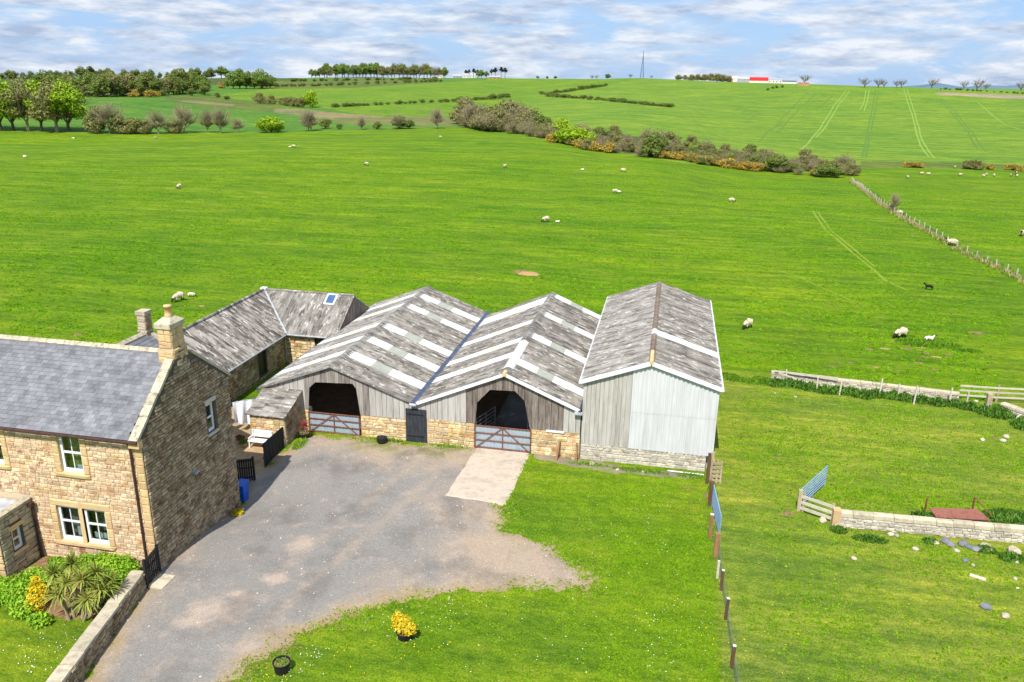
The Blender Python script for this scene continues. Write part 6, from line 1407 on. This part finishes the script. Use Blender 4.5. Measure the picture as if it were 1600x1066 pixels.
b = MB(); q0 = G(1515, 899); q1 = G(1540, 907); b.bar(q0+Vector((0,0,.03)), q1+Vector((0,0,.03)), .22, .04); tag(b.build('board', M_['timberpale'], None), 'short white board lying in the paddock grass', 'board')
b = MB(); b.tube([(-.2+1.2, 39.55, .08), (2.9, 39.5, .08)], .035, 8); tag(b.build('white_pipe', M_['white'], None), 'white pipe lying along the foot of the tall barn', 'pipe')
for a, c, lab in (((-5.05, 39.5, 0), (-4.95, 39.95, 1.0), 'short timber leaning on the barn stone base'), ((-3.95, 39.5, 0), (-4.0, 39.95, .95), 'thin timber leaning where the two barns meet')):
    b = MB(); b.bar(a, c, .1, .1); tag(b.build('leaning_timber', M_['timberbrown'], None), lab, 'timber')
# rusty red sheet behind the wall
rs = thing('rusty_sheet', 'flat rusty red metal sheet on short posts behind the pale stone wall', 'metal sheet', (14.8, 37.8, 0))
b = MB(); b.prism([(13.6, 37.85, .36), (15.9, 38.25, .36), (16.25, 37.5, .24), (13.75, 37.2, .24)], (0, 0, .05)); b.build('sheet', M_['redrust'], rs)
for x, y, h in ((13.45, 37.9, .9), (15.75, 38.4, .95), (13.75, 37.15, .2), (16.1, 37.45, .2)):
    b = MB(); b.bar((x, y, -.1), (x, y, h), .07); b.build('post', M_['rust'], rs)
b = MB(); b.tube([(15.8, 38.4, .9), (16.5, 37.9, .25)], .025, 6); b.build('stay', M_['rust'], rs)

# ================================================================ GARDEN
def bush_obj(name, label, clumps, n, size, m, cat='shrub', stem=None):
    t = thing(name, label, cat, (clumps[0][0][0], clumps[0][0][1], 0)); v, f = leaf_quads(random.Random(n), clumps, n, size)
    o = bpy.data.objects.new('foliage', npmesh('foliage', v, f, M_[m])); put(o, t); o['kind'] = 'stuff'
    b = MB(); c = clumps[0][0]
    for k in range(5): b.tube([(c[0]+.06*k-.12, c[1], -.1), (c[0]+.25*math.cos(k*1.3), c[1]+.25*math.sin(k*1.3), max(.25, c[2]*.9))], [.03, .012], 5, False)
    b.build('stem', M_['bark'], t); return t
bush_obj('hedge_shrub', 'clipped bright green shrub under the farmhouse windows', [((-21.3, 24.7, .45), (.95, .65, .6)), ((-22.0, 24.8, .4), (.85, .55, .55)), ((-20.75, 24.3, .4), (.6, .7, .5)), ((-22.9, 24.8, .3), (.6, .45, .5)), ((-21.5, 23.9, .4), (.8, .6, .5)), ((-20.9, 23.4, .3), (.5, .6, .42))], 13000, .075, 'lf_hedge')
bush_obj('low_shrub', 'soft green low shrub between the porch and the spiky plants', [((-24.2, 23.5, .25), (.8, .7, .5)), ((-24.6, 22.8, .25), (.75, .8, .45)), ((-23.8, 22.6, .25), (.65, .8, .5)), ((-23.5, 23.6, .25), (.6, .6, .45)), ((-23.3, 21.9, .2), (.5, .5, .35))], 7600, .07, 'lf_hedge')
bush_obj('low_shrub', 'leafy green plants in front of the porch', [((-25.6, 22.8, .2), (.9, .6, .4)), ((-25.2, 22.1, .2), (.7, .5, .35)), ((-26.3, 22.5, .2), (.7, .6, .45)), ((-22.3, 21.5, .15), (.5, .35, .3))], 4600, .08, 'lf_hedge')
bush_obj('golden_shrub', 'golden yellow shrub beside the spiky plants', [((-23.15, 22.45, .45), (.36, .4, .5)), ((-23.0, 22.2, .3), (.4, .38, .34)), ((-23.35, 22.7, .75), (.22, .22, .4)), ((-22.85, 22.5, .7), (.2, .2, .3))], 2300, .06, 'lf_yellow')
bush_obj('low_shrub', 'small green shrub at the back of the garden bed', [((-23.6, 24.7, .2), (.5, .35, .35)), ((-24.3, 24.8, .2), (.4, .3, .3))], 1400, .07, 'lf_hedge')
sheet('garden_bed', [(-25.5, 23.7), (-25.4, 25.3), (-20.2, 25.2), (-20.0, 24.0), (-20.4, 22.2), (-21.6, 22.0), (-23.3, 22.3), (-24.6, 23.0)], .2, .03, M_['soil'], 'brown soil bed below the farmhouse windows', .3, .2)
def strap_rosette(b, c, n, L, rd, wd=.05, droop=.9):
    for k in range(n):
        an = rd.uniform(0, 6.283); el = rd.uniform(-.15, 1.35); d = Vector((math.cos(an)*math.cos(el), math.sin(an)*math.cos(el), math.sin(el))); l = L*rd.uniform(.7, 1.1); s = Vector((-math.sin(an), math.cos(an), 0))*wd*.5
        pts = [Vector(c)+d*l*t+Vector((0,0,-droop*l*t*t*math.cos(el)*.55)) for t in (0, .35, .7, 1)]; ws = (.7, 1, .75, .08)
        vs = []
        for p, w_ in zip(pts, ws): vs += [p-s*w_, p+s*w_]
        b.add(vs, [(2*i, 2*i+1, 2*i+3, 2*i+2) for i in range(3)])
cs_px = [(84,898,1.55),(112,882,1.75),(128,908,1.65),(150,895,1.75),(92,930,1.15),(136,938,1.0),(156,922,1.2),(104,912,1.5),(168,910,1.3)]
ct = thing('spiky_plant', 'clump of spiky strap-leaved plants with several heads behind the garden wall', 'plant', tuple(P(118, 968)))
rd = random.Random(4); base = P(118, 968)
for u, v, z in cs_px:
    c = P(u, v, z); b = MB(); strap_rosette(b, c, 75, .72, rd, .06); o = b.build('leaf_rosette', M_['cordy'], ct, fix=False); o['kind'] = 'stuff'
    b = MB(); q0 = Vector((base.x*.5+c.x*.5, base.y*.5+c.y*.5, 0)); b.tube([q0+Vector((0,0,-.1)), q0.lerp(c, .5)+Vector((.05,0,-.1)), c], [.07, .055, .05], 7, False); b.build('stem', M_['barkpale'], ct)
def pot(name, label, p, r, h, m, plant):
    p = Vector(p); t = thing(name, label, 'planter', p); b = MB(); n = 20; vs = []; prof = [(r*.82, 0), (r, h), (r*1.05, h), (r*1.05, h*.93), (r*.92, h*.93), (r*.9, h*.8)]
    for rr_, z in prof: vs += [(p.x+rr_*math.cos(2*math.pi*k/n), p.y+rr_*math.sin(2*math.pi*k/n), p.z+z) for k in range(n)]
    fs = [(j*n+k, j*n+(k+1) % n, (j+1)*n+(k+1) % n, (j+1)*n+k) for j in range(len(prof)-1) for k in range(n)]; fs.append(tuple(range(n))); b.add(vs, fs); b.build('pot', M_[m], t)
    b = MB(); b.tube([(p.x, p.y, p.z+h*.75), (p.x, p.y, p.z+h*.84)], r*.9, 16); b.build('compost', M_['soil'], t); plant(t, p+Vector((0,0,h*.84))); return t
def fol(clumps, n, size, m):
    def f(t, p):
        v, q0 = leaf_quads(random.Random(n), [((p.x+c[0], p.y+c[1], p.z+c[2]), r) for c, r in clumps], n, size); o = bpy.data.objects.new('foliage', npmesh('foliage', v, q0, M_[m])); put(o, t); o['kind'] = 'stuff'
    return f
pot('tub_planter', 'round black tub with golden yellow shrub on the lawn', (-8.5, 23.75, 0), .33, .3, 'blackplastic', fol([((-.1, 0, .34), (.36, .34, .34)), ((.2, -.08, .22), (.3, .28, .24)), ((-.3, .1, .5), (.2, .2, .22))], 1500, .075, 'lf_yellow'))
pot('tub_planter', 'round black tub with small green leaves on the lawn edge', (-12.15, 21.1, 0), .30, .42, 'blackplastic', fol([((0, 0, .02), (.22, .22, .07))], 240, .06, 'lf_mid'))
def redp(t, p):
    b = MB(); strap_rosette(b, p+Vector((0,0,.45)), 60, .62, random.Random(8), .035, .6); o = b.build('leaf_rosette', M_['cordyred'], t, fix=False); o['kind'] = 'stuff'
    b = MB(); b.tube([p, p+Vector((0,0,.5))], .04, 6); b.build('stem', M_['bark'], t)
    v, q0 = leaf_quads(random.Random(3), [((p.x, p.y, p.z+.08), (.3, .3, .14))], 260, .06); o = bpy.data.objects.new('foliage', npmesh('foliage', v, q0, M_['lf_olive'])); put(o, t); o['kind'] = 'stuff'
pot('tub_planter', 'black tub with dark red spiky plant beside the barn gate', (-19.75, 39.15, .0), .34, .3, 'blackplastic', redp)
pot('plant_pot', 'small pot of red leaved plant in the back yard', (-22.95, 37.55, .04), .16, .22, 'clay', fol([((0, 0, .12), (.26, .2, .18))], 300, .07, 'cordyred'))
pot('plant_pot', 'small pot of blue green plant in the back yard', (-22.55, 37.2, .04), .15, .2, 'clay', fol([((0, 0, .12), (.22, .2, .16))], 300, .07, 'nettle'))
bush_obj('wall_weed', 'yellow green weed growing at the foot of the gable', [((-19.55, 31.15, Z(-19.55, 31.15)+.12), (.28, .32, .2))], 420, .07, 'lf_yellow', 'weed')
bk = P(597, 692); b = MB(); n = 16; b.tube([(bk.x, bk.y, -.02), (bk.x, bk.y, .12), (bk.x, bk.y, .34)], [.24, .3, .3], 16); b.tube([(bk.x-.05, bk.y, .34), (bk.x-.05, bk.y, .36)], .26, 16); tag(b.build('rubber_bucket', M_['blackplastic'], None), 'black rubber bucket against the barn stone base', 'bucket')
# gravestone-flat kerb by the garden gate
b = MB(); b.b2((-19.75, 24.35, -.02), (-19.05, 25.3, .06)); tag(b.build('doorstep', M_['walltop'], None), 'flat stone step outside the black garden gate', 'step')

# ================================================================ SHEEP
def skin_mesh(name, V, E, Rr, mats, split, sub=2, lump=.0, seed=1):
    me = bpy.data.meshes.new(name); me.from_pydata(V, E, []); o = bpy.data.objects.new(name, me); COL.objects.link(o)
    sk = o.modifiers.new('skin', 'SKIN'); sk.use_smooth_shade = True
    for i, r in enumerate(Rr): o.data.skin_vertices[0].data[i].radius = (r, r); o.data.skin_vertices[0].data[i].use_root = (i == 0)
    sb = o.modifiers.new('sub', 'SUBSURF'); sb.levels = sub; sb.render_levels = sub
    dg = bpy.context.evaluated_depsgraph_get(); dg.update(); r = bpy.data.meshes.new_from_object(o.evaluated_get(dg)); bpy.data.objects.remove(o); r.name = name
    r.materials.clear()
    for m in mats: r.materials.append(m)
    rd = random.Random(seed)
    for p in r.polygons: p.material_index = split(p.center); p.use_smooth = True
    if lump:
        wl_ = {i for p in r.polygons if p.material_index == 0 for i in p.vertices}
        for i in wl_: v = r.vertices[i]; v.co += v.normal*lump*rd.uniform(-.6, 1)
    return r
def sheep_data(head):
    V = [(0,0,.60), (-.30,0,.60), (-.48,0,.57), (.28,0,.60), (.46,0,.62)]; R_ = [.27, .26, .17, .245, .15]; E = [(0,1),(1,2),(0,3),(3,4)]
    hd = {'graze': [(.60,0,.46),(.72,0,.26),(.80,0,.09)], 'up': [(.58,0,.78),(.70,0,.90),(.86,0,.84)]}[head]
    for i, (p, r) in enumerate(zip(hd, (.105, .085, .05))): V.append(p); R_.append(r); E.append((4 if i == 0 else len(V)-2, len(V)-1))
    hi = len(V)-2
    for s in (-1, 1): V.append((hd[1][0]-.05, s*.15, hd[1][2]+.03)); R_.append(.025); E.append((hi, len(V)-1))
    for x, b in ((-.36, 1), (.32, 3)):
        for s in (-1, 1):
            k = len(V); V += [(x, s*.13, .42), (x-.03 if x < 0 else x+.01, s*.13, .22), (x, s*.13, .0)]; R_ += [.085, .04, .035]; E += [(b, k), (k, k+1), (k+1, k+2)]
    V.append((-.56, 0, .42)); R_.append(.04); E.append((2, len(V)-1))
    return V, E, R_
def face(head):
    def f(c):
        if c.z < .26 and abs(c.x) < .5: return 1
        if head == 'graze' and c.x > .60 and c.z < .48: return 1
        if head == 'up' and c.x > .60: return 1
        return 0
    return f
SH = {}
for hd in ('graze', 'up'):
    V, E, R_ = sheep_data(hd)
    SH['ewe_'+hd] = skin_mesh('sheep', V, E, R_, [M_['wool'], M_['sheepface']], face(hd), 2, .02)
    SH['lamb_'+hd] = skin_mesh('lamb', V, E, [r*(.72 if i < 5 else 1.0) for i, r in enumerate(R_)], [M_['lambwool'], M_['sheepface']], face(hd), 1, .0)
    SH['black_'+hd] = skin_mesh('lamb', V, E, [r*(.72 if i < 5 else 1.0) for i, r in enumerate(R_)], [M_['blackwool'], M_['sheepface']], face(hd), 1, .0)
V, E, R_ = sheep_data('up'); V = [(x, y*1.15, max(.05, z-.33) if abs(y) < .1 else .06) for x, y, z in V]; V = [(x, y, z) if i < 10 else (x+(.1 if x > 0 else -.02), y*1.3, .06) for i, (x, y, z) in enumerate(V)]
SH['ewe_lie'] = skin_mesh('sheep', V, E, R_, [M_['wool'], M_['sheepface']], lambda c: 1 if c.x > .60 else 0, 2, .02)
def sheep(u, v, kind, rz, s, label, group='sheep in the pasture', name='sheep', cat='sheep'):
    p = G(u, v); s *= .92; o = bpy.data.objects.new(name, SH[kind]); o.matrix_basis = Matrix.Translation(p-Vector((0,0,.02))) @ Matrix.Rotation(rz, 4, 'Z') @ Matrix.Diagonal((s, s, s, 1)); COL.objects.link(o); tag(o, label, cat, group)
PI = math.pi
sheep(1168, 513, 'ewe_graze', -2.2, 1.05, 'cream sheep grazing just behind the tall barn', None)
sheep(1407, 528, 'ewe_graze', -2.6, 1.12, 'cream sheep grazing beside the patchy bare earth', None)
sheep(1451, 534, 'lamb_up', .15, .72, 'pale lamb with dark legs standing by the long grass patch', None, 'lamb', 'lamb')
sheep(1451, 453, 'black_up', 2.6, .8, 'black lamb alone in the pasture below the wire fence', None, 'lamb', 'lamb')
sheep(280, 471, 'ewe_graze', -1.9, 1.1, 'cream sheep grazing beyond the farmhouse chimneys', None)
sheep(299, 464, 'lamb_graze', .4, .62, 'small dark faced lamb beside the sheep beyond the chimneys', None, 'lamb', 'lamb')
sheep(853, 347, 'ewe_graze', -2.4, 1.1, 'sheep grazing with a lamb in the middle of the pasture', None)
sheep(871, 349, 'lamb_up', .3, .6, 'lamb beside the sheep in the middle of the pasture', None, 'lamb', 'lamb')
for (u, v, k, r, s) in ((39,246,'ewe_lie',2.9,1.2),(280,295,'ewe_graze',-1.5,1.1),(459,231,'ewe_up',.2,1.15),(573,259,'ewe_graze',2.8,1.1),(789,262,'ewe_up',1.2,1.0),(961,302,'ewe_graze',.3,1.0),(974,269,'ewe_up',3.0,1.1),(1143,316,'ewe_graze',.2,1.0),(1487,384,'ewe_up',2.9,1.2),(115,217,'ewe_lie',.3,1.2),(243,217,'ewe_graze',1,1.0),(688,216,'ewe_up',.4,1.0),(211,207,'ewe_lie',.3,1.2),(1405,336,'ewe_graze',.2,1.0)):
    sheep(u, v, k, r, s, 'distant white sheep out in the big pasture', 'distant sheep in the big pasture')
for (u, v, k, r, s) in ((453,231,'lamb_up',.3,.7),(967,302,'lamb_graze',.3,.7),(910,267,'lamb_up',.3,.7)):
    sheep(u, v, k, r, s, 'tiny white lamb beside a distant sheep', 'distant lambs', 'lamb', 'lamb')
for (u, v) in ((1418,279),(1440,273),(1450,274),(1500,275),(1537,277),(1541,275),(1553,276),(1580,276),(1587,272),(1588,277),(1492,263),(1596,369)):
    sheep(u, v, RD.choice(['ewe_graze','ewe_up']), RD.uniform(0, 6.28), 1.05, 'white sheep in the pasture beyond the wire fence', 'sheep beyond the wire fence')

# ================================================================ GRASS TUFTS
def tufts(name, label, n, reg, size, hgt, m, seed):
    """small standing tussocks of grass, clustered in drifts"""
    R0 = np.random.RandomState(seed); X = []; Y = []
    while len(X) < n:
        x, y = reg(R0, 4000); k = (wob(x, y, .12, seed)+wob(x, y, .5, seed+2)*.8+R0.normal(size=4000)*.5) > .1
        X += x[k].tolist(); Y += y[k].tolist()
    x = np.array(X[:n]); y = np.array(Y[:n]); z = zt(x, y); v = []; a = R0.uniform(0, 3.14, n); s = size*R0.uniform(.5, 1.5, n); h = hgt*R0.uniform(.4, 1.4, n)
    V = []
    for t in (0, 1.05, 2.1):
        c, q0 = np.cos(a+t)*s*.5, np.sin(a+t)*s*.5; lx, ly = R0.uniform(-.4, .4, n)*h, R0.uniform(-.4, .4, n)*h
        V.append(np.stack([np.stack([x-c, y-q0, z-.01], -1), np.stack([x+c, y+q0, z-.01], -1), np.stack([x+c*.5+lx, y+q0*.5+ly, z+h], -1), np.stack([x-c*.7+lx, y-q0*.7+ly, z+h*.8], -1)], 1))
    V = np.concatenate(V, 0).reshape(-1, 3); f = np.arange(len(V)).reshape(-1, 4)
    o = bpy.data.objects.new(name, npmesh(name, V, f, M_[m])); COL.objects.link(o); tag(o, label, None, None, 'stuff')
def reg_field(R0, k):
    r = 58+R0.uniform(0, 1, k)**1.2*170; a = R0.uniform(az(-60), az(1660), k); x, y = r*np.sin(a), r*np.cos(a); bad = (x > -34) & (x < 4.5) & (y < 60)
    x = np.where(bad, -60.0, x); y = np.where(bad, 70+R0.uniform(0, 30, k), y); return x, y
def reg_padd(R0, k):
    x = R0.uniform(4, 30, k); y = R0.uniform(20, 54, k); w_ = (np.abs(y-36.2) < .7) & (x > 8.5); return x, np.where(w_, y+3, y)
def reg_lawn(R0, k):
    x = R0.uniform(-12, 3.0, k); y = R0.uniform(18, 39.3, k); d = sdist(x, y, DRV); bad = d > -.25; return np.where(bad, R0.uniform(-1.2, 3.0, k), x), np.where(bad, R0.uniform(18, 39, k), y)
M_['tuftd'] = leaf('pasture_tuft', ['#64950f', '#76a812', '#8cb81a'], .18, .015, .3)
M_['tuftl'] = leaf('lawn_tuft', ['#6f9a14', '#82ac1a', '#97ba24'], .18, .015, .3)
tufts('pasture_grass', 'tussocky grass of the big pasture', 60000, reg_field, .24, .075, 'tuftd', 3)
tufts('paddock_grass', 'tussocky grass of the paddock beside the lawn', 26000, reg_padd, .10, .06, 'tuftl', 5)
tufts('lawn_grass', 'rough tufts of grass in the lawn', 24000, reg_lawn, .07, .04, 'tuftl', 7)

def reg_verge(R0, k):
    x = R0.uniform(-19, 0, k*6); y = R0.uniform(17, 40, k*6); d = sdist(x, y, DRV)+wob(x, y, 1.5)*.42; g = np.where((np.abs(d) < R0.uniform(0, .7, k*6)) & (x > -18.6+(20-y)*0) & (y < 39.9))[0]
    g = g[(x[g] > -16) | (y[g] > 36)]; g = R0.choice(g, k); return x[g]+R0.normal(size=k)*.1, y[g]+R0.normal(size=k)*.1
tufts('verge_grass', 'straggling grass along the ragged edge of the driveway', 3200, reg_verge, .09, .05, 'tuftl', 9)
tufts('verge_grass', 'dry straggling grass along the ragged edge of the driveway', 1600, reg_verge, .08, .04, 'drygrass', 12)

R9 = random.Random(21); sp = []
for k in range(70):
    u, v = R9.uniform(10, 1590), R9.uniform(300, 560); p = G(u, v)
    if -35 < p.x < 6 and p.y < 60: continue
    r = R9.uniform(.12, .45); sp.append((p.x, p.y, r*1.6, r))
drift('rank_grass', 'scattered dark tufts of rank grass and thistle in the pasture', sp, 3000, .08, .16, 'tuft2')
# loose chippings on the drive
R8 = np.random.RandomState(8); gx_, gy_ = R8.uniform(-20, -1, 9000), R8.uniform(17, 40, 9000); kk_ = np.where(sdist(gx_, gy_, DRV) > .1)[0][:2600]; cv = []; cf = []
for i in kk_:
    r = R8.uniform(.012, .03)*(2.0 if R8.rand() < .06 else 1); x, y = gx_[i], gy_[i]; z = Z(x, y)+.03; b0 = len(cv); t0 = R8.uniform(0, 6)
    cv += [(x+r*math.cos(t0+k*1.57)*R8.uniform(.7, 1.2), y+r*math.sin(t0+k*1.57)*R8.uniform(.7, 1.2), z-.01) for k in range(4)]+[(x, y, z+r*.7)]
    cf += [(b0+k, b0+(k+1) % 4, b0+4) for k in range(4)]
me = bpy.data.meshes.new('chippings'); me.from_pydata(cv, [], cf); me.materials.append(mat('pale_chippings', ['#8f877c', '#b9b2a8', '#d2ccc4'], 9, rough=.95, bump=0, rnd=.25)); o = bpy.data.objects.new('chippings', me); COL.objects.link(o); tag(o, 'loose pale stone chippings scattered over the driveway', None, None, 'stuff')
